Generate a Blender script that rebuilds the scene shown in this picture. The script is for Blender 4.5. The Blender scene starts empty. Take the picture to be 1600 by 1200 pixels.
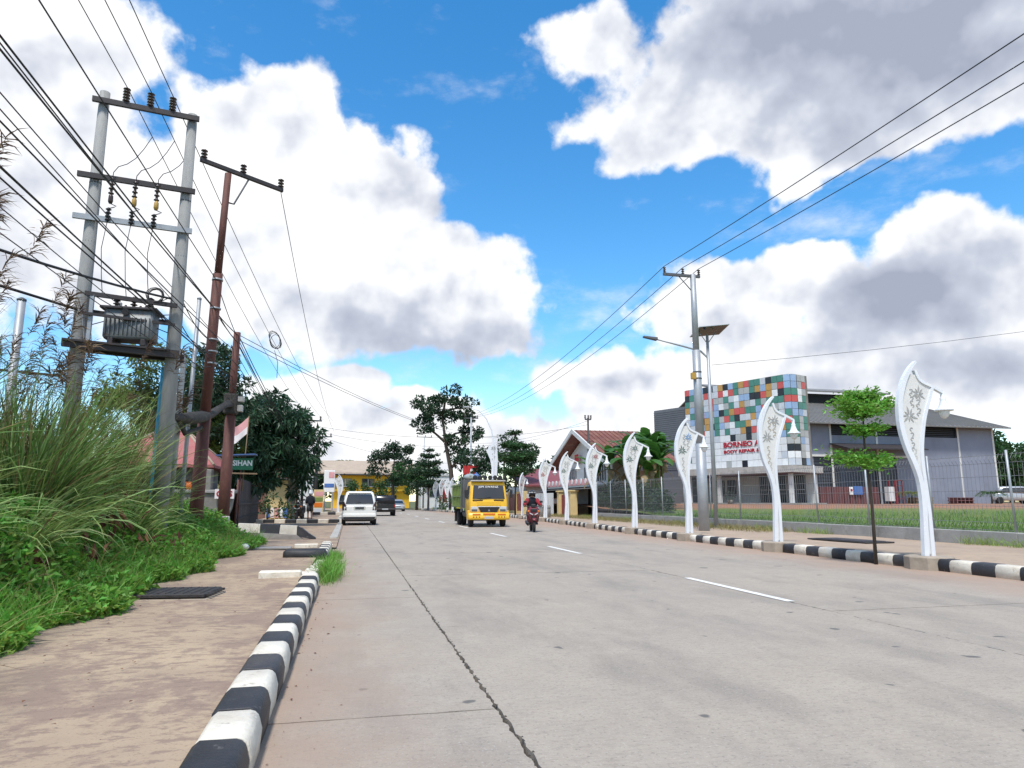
import bpy, math, random
import numpy as np
from mathutils import Vector, Matrix
random.seed(7)
RNG = np.random.default_rng(11)
R = math.radians
sc = bpy.context.scene
C = sc.collection

# ------------------------------------------------------------------ camera
# world: Y runs along the road, X to the right, the road surface is z = 0
cam = bpy.data.cameras.new('camera')
cam.sensor_width = 36.0
cam.lens = 36.0 * 1080 / 1600
cam.clip_end = 9000
camo = bpy.data.objects.new('camera', cam)
C.objects.link(camo)
camo.location = (0, 0, 1.25)
camo.rotation_euler = (R(90 + 9.617), 0, -R(13.034))
sc.camera = camo

# ------------------------------------------------------------------ world: clear blue sky with cumulus clouds
SUN_EL, SUN_AZ = R(64), R(205)          # azimuth clockwise from +Y (behind the viewer, to the left)
SKY_STRENGTH = 0.12
world = bpy.data.worlds.new('World')
sc.world = world
world.use_nodes = True
wt = world.node_tree
wt.nodes.clear()
def wn(t, **k):
    n = wt.nodes.new(t)
    for a, b in k.items():
        setattr(n, a, b)
    return n
def wl(a, b):
    wt.links.new(a, b)
def wmath(op, a, b=None, c=None, clamp=False):
    n = wn('ShaderNodeMath', operation=op, use_clamp=clamp)
    for i, v in enumerate((a, b, c)):
        if v is None: continue
        if isinstance(v, (int, float)): n.inputs[i].default_value = v
        else: wl(v, n.inputs[i])
    return n.outputs[0]
def wvec(op, a, b=None, c=None):
    n = wn('ShaderNodeVectorMath', operation=op)
    for i, v in enumerate((a, b, c)):
        if v is None: continue
        if isinstance(v, tuple): n.inputs[i].default_value = v
        else: wl(v, n.inputs[i])
    return n
def wnoise(vec, scale, detail, rough=.55, lac=2.0):
    n = wn('ShaderNodeTexNoise', noise_dimensions='3D')
    n.inputs['Scale'].default_value = scale
    n.inputs['Detail'].default_value = detail
    n.inputs['Roughness'].default_value = rough
    n.inputs['Lacunarity'].default_value = lac
    wl(vec, n.inputs['Vector'])
    return n
def wramp(v, a, b, lo=0., hi=1., smooth=True):
    n = wn('ShaderNodeMapRange', interpolation_type='SMOOTHSTEP' if smooth else 'LINEAR')
    wl(v, n.inputs[0])
    for i, x in zip((1, 2, 3, 4), (a, b, lo, hi)): n.inputs[i].default_value = x
    return n.outputs[0]
def wmix(f, a, b):
    n = wn('ShaderNodeMix', data_type='RGBA')
    if isinstance(f, (int, float)): n.inputs[0].default_value = f
    else: wl(f, n.inputs[0])
    for i, v in ((6, a), (7, b)):
        if isinstance(v, tuple): n.inputs[i].default_value = v + (1,)
        else: wl(v, n.inputs[i])
    return n.outputs[2]
CLOUD = [(-0.126,0.48,0.132,0.087,1),(0.005,0.421,0.14,0.093,1),(0.093,0.33,0.142,0.085,1),(-0.072,0.31,0.202,0.113,1.1),(0.17,0.274,0.114,0.064,1),(-0.204,0.379,0.129,0.161,1.1),(0.039,0.256,0.202,0.054,1),(-0.41,0.545,0.153,0.077,0.85),(-0.444,0.388,0.134,0.18,1),(-0.34,0.354,0.126,0.166,1),(0.658,0.565,0.277,0.122,1.1),(0.501,0.514,0.167,0.071,0.95),(0.85,0.536,0.224,0.105,1.1),(0.716,0.478,0.203,0.059,1),(0.36,0.627,0.111,0.059,0.7),(0.824,0.294,0.113,0.068,1),(0.646,0.306,0.073,0.042,0.95),(0.762,0.225,0.198,0.087,1.1),(0.551,0.273,0.146,0.061,0.9),(0.863,0.166,0.147,0.082,1),(0.413,0.165,0.118,0.055,0.95),(0.653,0.179,0.203,0.076,1),(0.629,0.42,0.042,0.028,0.65),(0.006,0.15,0.08,0.041,1),(0.062,0.084,0.233,0.054,1),(0.246,0.085,0.185,0.046,0.9),(0.376,0.129,0.091,0.046,0.9),(-0.045,0.108,0.104,0.071,0.9),(0.5,0.126,0.173,0.071,0.9),(0.116,0.144,0.074,0.028,0.7),(0.293,0.177,0.056,0.028,0.6)]
SHADE = [(0.133,0.227,0.197,0.041,1),(0.12,0.411,0.107,0.078,0.62),(0.058,0.238,0.184,0.054,0.8),(0.779,0.55,0.265,0.11,1.35),(0.618,0.609,0.24,0.075,1.15),(0.591,0.494,0.185,0.055,0.8),(0.765,0.265,0.14,0.058,1.2),(0.811,0.164,0.171,0.046,0.9),(0.709,0.215,0.09,0.041,0.7),(-0.425,0.328,0.13,0.129,0.5),(-0.418,0.495,0.078,0.04,0.3),(0.01,0.042,0.175,0.027,0.5),(0.265,0.126,0.112,0.017,0.45),(0.043,0.12,0.081,0.02,0.55),(0.377,0.166,0.064,0.02,0.5),(0.55,0.247,0.103,0.026,0.4),(-0.08,0.462,0.054,0.032,0.25),(0.87,0.359,0.057,0.029,0.3)]
tc = wn('ShaderNodeTexCoord')
dirv = wvec('NORMALIZE', tc.outputs['Generated']).outputs[0]
sep = wn('ShaderNodeSeparateXYZ'); wl(dirv, sep.inputs[0])
az = wmath('ARCTAN2', sep.outputs[0], sep.outputs[1])
el = wmath('ARCSINE', sep.outputs[2])
cmb = wn('ShaderNodeCombineXYZ'); wl(az, cmb.inputs[0]); wl(el, cmb.inputs[1])
warp = wnoise(dirv, 9.0, 3.0)
wsub = wvec('SUBTRACT', warp.outputs['Color'], (.5, .5, .5)).outputs[0]
pos = wvec('MULTIPLY_ADD', wsub, (.11, .08, 0), cmb.outputs[0]).outputs[0]
def field(blobs):
    acc = None
    for a, e, ra, re, k in blobs:
        q = wvec('MULTIPLY_ADD', pos, (1 / ra, 1 / re, 0), (-a / ra, -e / re, 0)).outputs[0]
        d = wvec('LENGTH', q).outputs[1]
        v = wmath('MULTIPLY_ADD', d, -k, 1.5 * k)
        acc = v if acc is None else wmath('SMOOTH_MAX', acc, v, .25)
    return acc
puff = wnoise(dirv, 11.0, 9.0, .54)
lump = wnoise(dirv, 8.0, 4.5, .5)
lump2 = wnoise(wvec('ADD', dirv, (-.010, -.014, .024)).outputs[0], 8.0, 4.5, .5)
broad = wnoise(dirv, 2.6, 3.0, .5)
# beyond the frame the same kind of scattered cumulus goes on
far_cover = wramp(wmath('ABSOLUTE', wmath('SUBTRACT', az, .2)), .85, 1.25, 0., 1.)
elsewhere = wmath('MAXIMUM', far_cover, wramp(el, .72, .95))
base = wmath('MULTIPLY', elsewhere, wramp(broad.outputs[0], .40, .66, -.2, 1.3, False))
fld = wmath('MAXIMUM', wmath('MAXIMUM', field(CLOUD), 0.0), base)
dens = wmath('ADD', fld, wmath('MULTIPLY', wmath('SUBTRACT', puff.outputs[0], .5), 1.55))
wispn = wnoise(wvec('MULTIPLY', dirv, (1., 1., 2.2)).outputs[0], 5.0, 7.0, .62)
wisp = wmath('MULTIPLY', wramp(wispn.outputs[0], .52, .80), .55)
mask = wmath('MAXIMUM', wramp(dens, .41, .66), wisp)
thick = wramp(dens, .55, 1.35)
relief = wmath('SUBTRACT', lump.outputs[0], lump2.outputs[0])
shade = wmath('MAXIMUM', field(SHADE), wmath('MULTIPLY', elsewhere, .45))
shade = wmath('ADD', wmath('MULTIPLY', wmath('MAXIMUM', shade, 0.0), .62), wmath('MULTIPLY', relief, -2.4))
shade = wmath('ADD', shade, wmath('MULTIPLY', thick, .10))
shade = wramp(shade, -.02, 1.15, 0., 1., False)
K = 1 / SKY_STRENGTH
ramp = wn('ShaderNodeValToRGB')
wl(shade, ramp.inputs[0])
for i, (p, c) in enumerate(((0., (.98, .98, .985)), (.24, (.85, .865, .90)), (.58, (.53, .57, .665)), (1., (.35, .39, .49)))):
    e = ramp.color_ramp.elements[i] if i < 2 else ramp.color_ramp.elements.new(p)
    e.position = p; e.color = c + (1,)
sky = wn('ShaderNodeTexSky', sky_type='NISHITA')
sky.sun_disc = False
sky.sun_elevation = SUN_EL
sky.sun_rotation = SUN_AZ
sky.altitude = 0; sky.air_density = 1.0; sky.dust_density = .1; sky.ozone_density = 1.6
hs = wn('ShaderNodeHueSaturation')
hs.inputs['Hue'].default_value = .495
hs.inputs['Saturation'].default_value = 1.36
hs.inputs['Value'].default_value = 1.72
wl(sky.outputs[0], hs.inputs['Color'])
cl = wvec('SCALE', ramp.outputs[0]); cl.inputs[3].default_value = K
# thin the clouds into the pale air at the horizon
skyc = wmix(mask, hs.outputs[0], cl.outputs[0])
bg = wn('ShaderNodeBackground'); bg.inputs[1].default_value = SKY_STRENGTH
wl(skyc, bg.inputs[0])
wo = wn('ShaderNodeOutputWorld'); wl(bg.outputs[0], wo.inputs[0])
world.cycles.sampling_method = 'MANUAL'
world.cycles.sample_map_resolution = 512

# ------------------------------------------------------------------ sun and exposure
sun = bpy.data.lights.new('sun', 'SUN')
sun.energy = 3.6
sun.angle = R(9)                       # sunlight veiled by thin cloud
sun.color = (1, .955, .89)
suno = bpy.data.objects.new('sun', sun)
C.objects.link(suno)
sd = Vector((math.sin(SUN_AZ) * math.cos(SUN_EL), math.cos(SUN_AZ) * math.cos(SUN_EL), math.sin(SUN_EL)))
suno.rotation_euler = sd.to_track_quat('Z', 'Y').to_euler()
suno.location = (0, 0, 60)
vs = sc.view_settings
vs.view_transform = 'Standard'; vs.look = 'None'; vs.exposure = 0.22; vs.gamma = 1.0
vs.use_curve_mapping = False
sc.cycles.use_denoising = True
sc.cycles.max_bounces = 6
sc.cycles.diffuse_bounces = 3
sc.cycles.transparent_max_bounces = 8
sc.cycles.caustics_reflective = False
sc.cycles.caustics_refractive = False

# ------------------------------------------------------------------ mesh helpers
class MB:
    """collects verts and faces, links them as one mesh object"""
    def __init__(s): s.v = []; s.f = []; s.sm = []
    def add(s, vs, fs, smooth=False):
        o = len(s.v)
        s.v += [tuple(p) for p in vs]
        s.f += [tuple(i + o for i in f) for f in fs]
        s.sm += [smooth] * len(fs)
        return s
    def box(s, x0, x1, y0, y1, z0, z1, taper=0.0):
        t = taper
        return s.add([(x0, y0, z0), (x1, y0, z0), (x1, y1, z0), (x0, y1, z0), (x0 + t, y0 + t, z1), (x1 - t, y0 + t, z1), (x1 - t, y1 - t, z1), (x0 + t, y1 - t, z1)],
                     [(3, 2, 1, 0), (4, 5, 6, 7), (0, 1, 5, 4), (1, 2, 6, 5), (2, 3, 7, 6), (3, 0, 4, 7)])
    def bbox(s, x0, x1, y0, y1, z0, z1, b=.01):
        """box with chamfered edges"""
        n = len(s.v)
        xs, ys, zs = (x0, x1), (y0, y1), (z0, z1)
        P = {}
        vs, fs = [], []
        for i in (0, 1):
            for j in (0, 1):
                for k in (0, 1):
                    sx, sy, sz = (1, -1)[i], (1, -1)[j], (1, -1)[k]
                    c = (xs[i], ys[j], zs[k])
                    for a in range(3):
                        p = [c[0] + sx * b, c[1] + sy * b, c[2] + sz * b]
                        p[a] = c[a]
                        P[i, j, k, a] = len(vs); vs.append(p)
        for i in (0, 1):
            q = [P[i, j, k, 0] for j, k in ((0, 0), (1, 0), (1, 1), (0, 1))]; fs.append(q if i else q[::-1])
            q = [P[j, i, k, 1] for j, k in ((0, 0), (0, 1), (1, 1), (1, 0))]; fs.append(q if i else q[::-1])
            q = [P[j, k, i, 2] for j, k in ((0, 0), (1, 0), (1, 1), (0, 1))]; fs.append(q if i else q[::-1])
        for i in (0, 1):
            for j in (0, 1):
                for (a, b_, mk) in ((0, 1, lambda k: (i, j, k)), (1, 2, lambda k: (k, i, j)), (0, 2, lambda k: (i, k, j))):
                    q = [P[mk(0) + (a,)], P[mk(1) + (a,)], P[mk(1) + (b_,)], P[mk(0) + (b_,)]]
                    fs.append(q)
                for k in (0, 1):
                    fs.append([P[i, j, k, 0], P[i, j, k, 1], P[i, j, k, 2]])
        return s.add(vs, fs)
    def hexa(s, pts):
        return s.add(pts, [(3, 2, 1, 0), (4, 5, 6, 7), (0, 1, 5, 4), (1, 2, 6, 5), (2, 3, 7, 6), (3, 0, 4, 7)])
    def tube(s, path, rad, n=8, cap=True, smooth=True):
        path = [Vector(p) for p in path]
        if not hasattr(rad, '__len__'): rad = [rad] * len(path)
        vs, fs = [], []
        prev = None
        for i, p in enumerate(path):
            d = (path[min(i + 1, len(path) - 1)] - path[max(i - 1, 0)]).normalized()
            if prev is None:
                a = Vector((0, 0, 1)) if abs(d.z) < .9 else Vector((1, 0, 0))
                u = d.cross(a).normalized()
            else:
                u = (prev - d * prev.dot(d)).normalized()
            prev = u
            w = d.cross(u)
            for k in range(n):
                t = 2 * math.pi * k / n
                vs.append(p + (u * math.cos(t) + w * math.sin(t)) * rad[i])
        for i in range(len(path) - 1):
            for k in range(n):
                k2 = (k + 1) % n
                fs.append((i * n + k, i * n + k2, (i + 1) * n + k2, (i + 1) * n + k))
        s.add(vs, fs, smooth)
        if cap:
            o = len(s.v) - len(vs)
            s.f += [tuple(o + k for k in range(n))[::-1], tuple(o + (len(path) - 1) * n + k for k in range(n))]
            s.sm += [False, False]
        return s
    def lathe(s, prof, c=(0, 0, 0), n=12, axis='z', smooth=True):
        """prof: (radius, height) list"""
        vs, fs = [], []
        for r, h in prof:
            for k in range(n):
                t = 2 * math.pi * k / n
                p = (r * math.cos(t), r * math.sin(t), h)
                if axis == 'x': p = (p[2], p[0], p[1])
                elif axis == 'y': p = (p[1], p[2], p[0])
                vs.append((p[0] + c[0], p[1] + c[1], p[2] + c[2]))
        m = len(prof)
        for i in range(m - 1):
            for k in range(n):
                k2 = (k + 1) % n
                fs.append((i * n + k, i * n + k2, (i + 1) * n + k2, (i + 1) * n + k))
        s.add(vs, fs, smooth)
        o = len(s.v) - len(vs)
        s.f += [tuple(o + k for k in range(n))[::-1], tuple(o + (m - 1) * n + k for k in range(n))]
        s.sm += [False, False]
        return s
    def prism(s, poly, y0, y1, plane='xz'):
        """poly 2D outline (counter-clockwise) extruded between y0 and y1 along the third axis"""
        f = {'xz': lambda a, b, c: (a, c, b), 'yz': lambda a, b, c: (c, a, b), 'xy': lambda a, b, c: (a, b, c)}[plane]
        n = len(poly)
        vs = [f(a, b, y0) for a, b in poly] + [f(a, b, y1) for a, b in poly]
        fs = [tuple(range(n)), tuple(range(2 * n - 1, n - 1, -1))] + [(i, i + n, (i + 1) % n + n, (i + 1) % n) for i in range(n)]
        return s.add(vs, fs)
    def loft(s, rings, smooth=True, cap=True):
        """rings: equal-length closed loops of points"""
        n = len(rings[0])
        vs = [p for r in rings for p in r]
        fs = []
        for i in range(len(rings) - 1):
            for k in range(n):
                k2 = (k + 1) % n
                fs.append((i * n + k, i * n + k2, (i + 1) * n + k2, (i + 1) * n + k))
        s.add(vs, fs, smooth)
        if cap:
            o = len(s.v) - len(vs)
            s.f += [tuple(o + k for k in range(n))[::-1], tuple(o + (len(rings) - 1) * n + k for k in range(n))]
            s.sm += [False, False]
        return s
    def mesh(s, name):
        me = bpy.data.meshes.new(name)
        me.from_pydata(s.v, [], s.f)
        me.polygons.foreach_set('use_smooth', s.sm)
        import bmesh
        if len(s.f) < 4000:
            bm = bmesh.new(); bm.from_mesh(me)
            bmesh.ops.recalc_face_normals(bm, faces=bm.faces)
            bm.to_mesh(me); bm.free()
        me.update()
        return me
    def build(s, name, m, parent=None, loc=None, rz=0, **tags):
        return obj(name, s.mesh(name), m, parent, loc, rz, **tags)
def obj(name, me, m=None, parent=None, loc=None, rz=0, **tags):
    o = bpy.data.objects.new(name, me)
    C.objects.link(o)
    if m is not None and me is not None:
        me.materials.clear(); me.materials.append(M(m) if isinstance(m, str) else m)
    if parent is not None: o.parent = parent
    if loc is not None: o.location = loc
    if rz: o.rotation_euler = (0, 0, rz)
    for k, v in tags.items():
        if v: o[k] = v
    return o
def thing(name, label, category, loc=(0, 0, 0), rz=0, group=None):
    o = bpy.data.objects.new(name, None)
    o.empty_display_size = .2
    C.objects.link(o)
    o.location = loc; o.rotation_euler = (0, 0, rz)
    o['label'] = label; o['category'] = category
    if group: o['group'] = group
    return o
def dup(root, loc=None, rz=None, parent=None, **tags):
    r = root.copy(); C.objects.link(r)
    if parent is not None: r.parent = parent
    if loc is not None: r.location = loc
    if rz is not None: r.rotation_euler = (0, 0, rz)
    for k, v in tags.items(): r[k] = v
    for ch in list(root.children): dup(ch, parent=r)
    return r
def np_mesh(name, V, F, smooth=False):
    V = np.asarray(V, dtype=np.float32).reshape(-1, 3); F = np.asarray(F, dtype=np.int32)
    me = bpy.data.meshes.new(name)
    k = F.shape[1]
    me.vertices.add(len(V)); me.vertices.foreach_set('co', V.ravel())
    me.loops.add(F.size); me.loops.foreach_set('vertex_index', F.ravel())
    me.polygons.add(len(F)); me.polygons.foreach_set('loop_start', np.arange(0, F.size, k, dtype=np.int32))
    me.polygons.foreach_set('use_smooth', np.full(len(F), smooth))
    me.update(calc_edges=True); me.validate()
    return me
def text_mesh(name, body, size, m, parent=None, loc=(0, 0, 0), rot=(R(90), 0, 0), extrude=.004, width=None, align='CENTER', bold=0.0):
    cu = bpy.data.curves.new(name, 'FONT')
    cu.body = body; cu.size = size; cu.extrude = extrude; cu.align_x = align; cu.align_y = 'CENTER'; cu.offset = bold
    cu.resolution_u = 3
    t = bpy.data.objects.new(name, cu); C.objects.link(t)
    dg = bpy.context.evaluated_depsgraph_get(); dg.update()
    me = bpy.data.meshes.new_from_object(t.evaluated_get(dg))
    bpy.data.objects.remove(t); bpy.data.curves.remove(cu)
    if width:
        xs = [v.co.x for v in me.vertices]; w = max(xs) - min(xs)
        for v in me.vertices: v.co.x *= width / w
    o = obj(name, me, m, parent, loc)
    o.rotation_euler = rot
    return o

# ------------------------------------------------------------------ materials
_M = {}
def M(n): return _M[n]
def mat(name, col, rough=.6, metal=0., var=.12, sc_=2., bump=0., bsc=30., dirt=None, spec=.5, stretch=(1, 1, 1), transl=0., island=0., obj_space=False, obj_rand=0.):
    m = bpy.data.materials.new(name); m.use_nodes = True
    t = m.node_tree; N = t.nodes; L = t.links
    b = N['Principled BSDF']
    b.inputs['Roughness'].default_value = rough
    b.inputs['Metallic'].default_value = metal
    b.inputs['Specular IOR Level'].default_value = spec
    if obj_space:
        vec = N.new('ShaderNodeTexCoord').outputs['Object']
    else:
        vec = N.new('ShaderNodeNewGeometry').outputs['Position']
    mp = N.new('ShaderNodeMapping'); mp.inputs['Scale'].default_value = stretch
    L.new(vec, mp.inputs[0]); vec = mp.outputs[0]
    def noise(s, d=4, r=.6):
        n = N.new('ShaderNodeTexNoise'); n.inputs['Scale'].default_value = s; n.inputs['Detail'].default_value = d; n.inputs['Roughness'].default_value = r
        L.new(vec, n.inputs['Vector']); return n.outputs[0]
    c = N.new('ShaderNodeHueSaturation'); c.inputs['Color'].default_value = tuple(col) + (1,)
    if var or island or obj_rand:
        acc = None
        def mr(src, a, lo, hi):
            r = N.new('ShaderNodeMapRange'); L.new(src, r.inputs[0])
            r.inputs[1].default_value = a[0]; r.inputs[2].default_value = a[1]; r.inputs[3].default_value = lo; r.inputs[4].default_value = hi
            return r.outputs[0]
        if var: acc = mr(noise(sc_, 6, .65), (.25, .75), 1 - var, 1 + var)
        if island:
            g = N.new('ShaderNodeNewGeometry'); v = mr(g.outputs['Random Per Island'], (0, 1), 1 - island, 1 + island)
            if acc is None: acc = v
            else:
                q = N.new('ShaderNodeMath'); q.operation = 'MULTIPLY'; L.new(acc, q.inputs[0]); L.new(v, q.inputs[1]); acc = q.outputs[0]
            h = N.new('ShaderNodeMath'); h.operation = 'MULTIPLY_ADD'; L.new(g.outputs['Random Per Island'], h.inputs[0]); h.inputs[1].default_value = .05; h.inputs[2].default_value = .475
            L.new(h.outputs[0], c.inputs['Hue'])
        if obj_rand:
            g = N.new('ShaderNodeObjectInfo'); v = mr(g.outputs['Random'], (0, 1), 1 - obj_rand, 1 + obj_rand)
            if acc is None: acc = v
            else:
                q = N.new('ShaderNodeMath'); q.operation = 'MULTIPLY'; L.new(acc, q.inputs[0]); L.new(v, q.inputs[1]); acc = q.outputs[0]
        L.new(acc, c.inputs['Value'])
    out = c.outputs[0]
    for d in (dirt or []):
        dcol, lo, hi, s_ = d[:4]
        n = noise(s_, 7, .65)
        r = N.new('ShaderNodeMapRange'); L.new(n, r.inputs[0]); r.inputs[1].default_value = lo; r.inputs[2].default_value = hi
        mx = N.new('ShaderNodeMix'); mx.data_type = 'RGBA'
        if len(d) > 4: r.inputs[4].default_value = d[4]
        L.new(r.outputs[0], mx.inputs[0]); L.new(out, mx.inputs[6]); mx.inputs[7].default_value = tuple(dcol) + (1,)
        out = mx.outputs[2]
    L.new(out, b.inputs['Base Color'])
    if bump:
        bn = N.new('ShaderNodeBump'); bn.inputs['Strength'].default_value = bump; bn.inputs['Distance'].default_value = .02
        L.new(noise(bsc, 5, .6), bn.inputs['Height']); L.new(bn.outputs[0], b.inputs['Normal'])
    if transl:
        tr = N.new('ShaderNodeBsdfTranslucent'); L.new(out, tr.inputs[0])
        ms = N.new('ShaderNodeMixShader'); ms.inputs[0].default_value = transl
        o = N['Material Output']; L.new(b.outputs[0], ms.inputs[1]); L.new(tr.outputs[0], ms.inputs[2]); L.new(ms.outputs[0], o.inputs[0])
    _M[name] = m
    return m
# palette ---------------------------------------------------------------
mat('concrete_pole', (.28, .28, .27), .85, var=.18, sc_=3, bump=.25, bsc=25, dirt=[((.16, .155, .14), .56, .78, 2.2, .7)], stretch=(3, 3, .6))
mat('concrete', (.33, .32, .30), .9, var=.2, sc_=2, bump=.4, bsc=18, dirt=[((.10, .10, .085), .52, .72, 1.4, .75)])
mat('concrete_light', (.46, .44, .41), .9, var=.16, sc_=3, bump=.3, bsc=22, dirt=[((.2, .19, .16), .52, .75, 2.0, .7)])
mat('plinth', (.36, .30, .235), .9, var=.16, sc_=6, bump=.3, bsc=30, dirt=[((.2, .16, .12), .5, .75, 5, .6)])
mat('kerb_white', (.70, .655, .56), .8, var=.10, sc_=5, bump=.5, bsc=35, dirt=[((.52, .45, .35), .46, .66, 3.1, .6), ((.30, .26, .21), .60, .70, 7.5, .85), ((.27, .22, .17), .52, .78, 1.3, .5)], obj_rand=.09)
mat('kerb_black', (.028, .029, .034), .55, var=.25, sc_=5, bump=.4, bsc=35, dirt=[((.30, .28, .26), .63, .74, 9, .8), ((.14, .12, .10), .52, .8, 1.3, .5)], obj_rand=.25)
mat('kerb_grey', (.40, .385, .35), .85, var=.15, sc_=4, bump=.4, bsc=30, dirt=[((.2, .17, .13), .5, .7, 3, .7)])
mat('road_white', (.72, .71, .67), .8, var=.12, sc_=8, dirt=[((.36, .33, .28), .56, .70, 9, .85), ((.40, .36, .30), .52, .72, 1.6, .55)])
mat('joint', (.06, .052, .045), .95, var=.3, sc_=30, bump=.6, bsc=60)
mat('white_steel', (.74, .76, .79), .38, var=.05, sc_=4, dirt=[((.5, .49, .46), .6, .85, 2.5, .5)])
mat('white_panel', (.70, .69, .66), .5, var=.06, sc_=6, dirt=[((.5, .46, .40), .55, .8, 5, .6)])
mat('galv', (.36, .38, .40), .5, .35, var=.14, sc_=4, dirt=[((.20, .19, .18), .58, .8, 4, .6)])
mat('fence_wire', (.20, .205, .215), .6, .2, var=.1)
mat('galv_dark', (.10, .105, .115), .65, .1, var=.2, sc_=4)
mat('wire_black', (.012, .012, .014), .6, var=0)
mat('porcelain', (.05, .032, .028), .25, var=.1)
mat('fuse_yellow', (.45, .27, .05), .5)
mat('rust_pole', (.105, .036, .026), .7, var=.25, sc_=3, bump=.3, bsc=30, dirt=[((.2, .075, .045), .55, .75, 6, .8)], stretch=(2, 2, .7))
mat('dark_steel', (.035, .03, .032), .6, var=.2, dirt=[((.09, .05, .035), .55, .75, 6, .7)])
mat('trafo_grey', (.17, .185, .19), .5, .1, var=.14, dirt=[((.12, .07, .05), .58, .72, 5, .7)])
mat('blue_pole', (.10, .42, .55), .5, var=.15, sc_=6, dirt=[((.35, .36, .34), .58, .7, 9, .8)])
mat('green_sign', (.02, .16, .075), .45)
mat('blue_roof', (.06, .12, .28), .5)
mat('text_white', (.85, .85, .83), .5, var=0)
mat('text_red', (.42, .015, .03), .45, var=0)
mat('red_plain', (.55, .03, .03), .55, var=.1)
mat('flag_red', (.74, .36, .36), .8, var=.1)
mat('flag_white', (.80, .72, .70), .8, var=.06)
mat('orange', (.75, .16, .025), .6, var=.1, dirt=[((.35, .16, .08), .58, .78, 5, .6)])
mat('wood_dark', (.045, .042, .045), .85, var=.4, sc_=3, bump=.5, bsc=14, stretch=(4, 4, .5), obj_rand=.35)
mat('wood', (.22, .15, .09), .85, var=.25, sc_=4, stretch=(4, 4, .6))
mat('roof_pink', (.36, .11, .105), .7, var=.2, sc_=2, dirt=[((.22, .13, .10), .5, .75, 2, .7)])
mat('roof_rust', (.17, .062, .045), .75, var=.3, sc_=.7, bump=.1, dirt=[((.28, .16, .11), .5, .72, .9, .8)])
mat('roof_maroon', (.21, .055, .06), .6, var=.14, sc_=1)
mat('roof_tan', (.40, .315, .235), .75, var=.15, sc_=.8, dirt=[((.24, .18, .14), .55, .75, .6, .7)])
mat('roof_grey', (.19, .185, .175), .6, .1, var=.13, sc_=.5, dirt=[((.13, .12, .11), .52, .78, .35, .8)])
mat('wall_white', (.66, .66, .64), .8, var=.08, sc_=1, dirt=[((.36, .34, .30), .58, .8, 1.2, .6)])
mat('wall_cream', (.66, .50, .24), .8, var=.08)
mat('wall_peach', (.60, .38, .30), .8, var=.08)
mat('wall_yellow', (.80, .47, .03), .75, var=.08, sc_=.7)
mat('wall_dirty', (.24, .225, .20), .9, var=.3, sc_=1.5, bump=.3, dirt=[((.06, .06, .05), .5, .7, 1.3, .8)])
mat('wall_blue', (.225, .25, .315), .8, var=.16, sc_=.35, dirt=[((.16, .175, .215), .52, .74, .55, .75), ((.38, .40, .45), .6, .8, .3, .5)], stretch=(1, 1, .6))
mat('cladding', (.16, .165, .18), .5, .2, var=.12, sc_=.6)
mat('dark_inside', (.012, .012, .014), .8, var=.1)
mat('shutter', (.055, .062, .08), .5, .2, var=.2, sc_=1)
mat('maroon_sheet', (.13, .045, .045), .6, var=.2, sc_=1)
mat('red_gate', (.20, .02, .025), .5, var=.15)
mat('glass', (.035, .045, .055), .06, var=0, spec=.8)
mat('glass_car', (.02, .026, .035), .05, var=0, spec=.9)
mat('alu', (.55, .56, .57), .4, .3, var=.08)
for n_, c_ in dict(red=(.60, .10, .09), blue=(.29, .41, .60), green=(.07, .23, .18), ochre=(.50, .28, .08), grey=(.42, .43, .42), pale=(.56, .59, .63), black=(.018, .022, .03), white=(.76, .77, .77)).items():
    mat('tile_' + n_, c_, .35, var=.1, sc_=2.5, obj_rand=.06)
mat('paint_white', (.76, .76, .72), .25, var=.03, dirt=[((.5, .46, .4), .55, .85, 1.6, .35)])
mat('paint_black', (.010, .011, .016), .22, var=.1)
mat('paint_silver', (.46, .48, .50), .3, .5, var=.04)
mat('paint_yellow', (.82, .47, .03), .35, var=.05, dirt=[((.42, .25, .06), .55, .8, 2.5, .5)])
mat('paint_green', (.18, .25, .065), .5, var=.1, dirt=[((.13, .12, .06), .5, .75, 3, .6)])
mat('rubber', (.016, .016, .017), .8, var=.2, dirt=[((.09, .075, .06), .5, .8, 6, .5)])
mat('black_plastic', (.018, .018, .02), .5, var=.1)
mat('chrome', (.55, .55, .56), .22, .8, var=0)
mat('lamp_clear', (.50, .53, .55), .12, var=0, spec=.9)
mat('lamp_red', (.30, .012, .012), .2, var=0, spec=.8)
mat('lamp_smoked', (.035, .012, .014), .15, var=0, spec=.8)
mat('lamp_orange', (.70, .17, .02), .3, var=0)
mat('plate', (.45, .46, .47), .5, var=.05)
mat('plate_dark', (.05, .055, .06), .5, var=.05)
mat('bike_red', (.19, .03, .04), .3, var=.08)
mat('cloth_dark', (.012, .014, .022), .9, var=.2, sc_=8)
mat('cloth_red', (.27, .02, .03), .9, var=.15, sc_=8)
mat('cloth_grey', (.06, .06, .065), .9, var=.2, sc_=8)
mat('skin', (.29, .15, .095), .6, var=.06, sc_=12)
mat('hair', (.01, .008, .008), .6, var=.1)
mat('helmet_white', (.62, .63, .64), .25, var=.05)
mat('helmet_black', (.018, .018, .02), .2, var=.05)
mat('solar', (.015, .02, .05), .12, var=.05, spec=.8)
mat('orn_grey', (.36, .355, .34), .6, var=.1)
mat('orn_dark', (.10, .15, .125), .6, var=.1)
mat('orn_red', (.34, .06, .055), .6, var=.1)
mat('orn_blue', (.16, .30, .52), .6, var=.1)
mat('orn_tan', (.42, .37, .30), .6, var=.1)
mat('orn_faint', (.54, .53, .50), .6, var=.1)
mat('bulb', (.70, .72, .72), .15, var=0, spec=.8)
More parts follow.
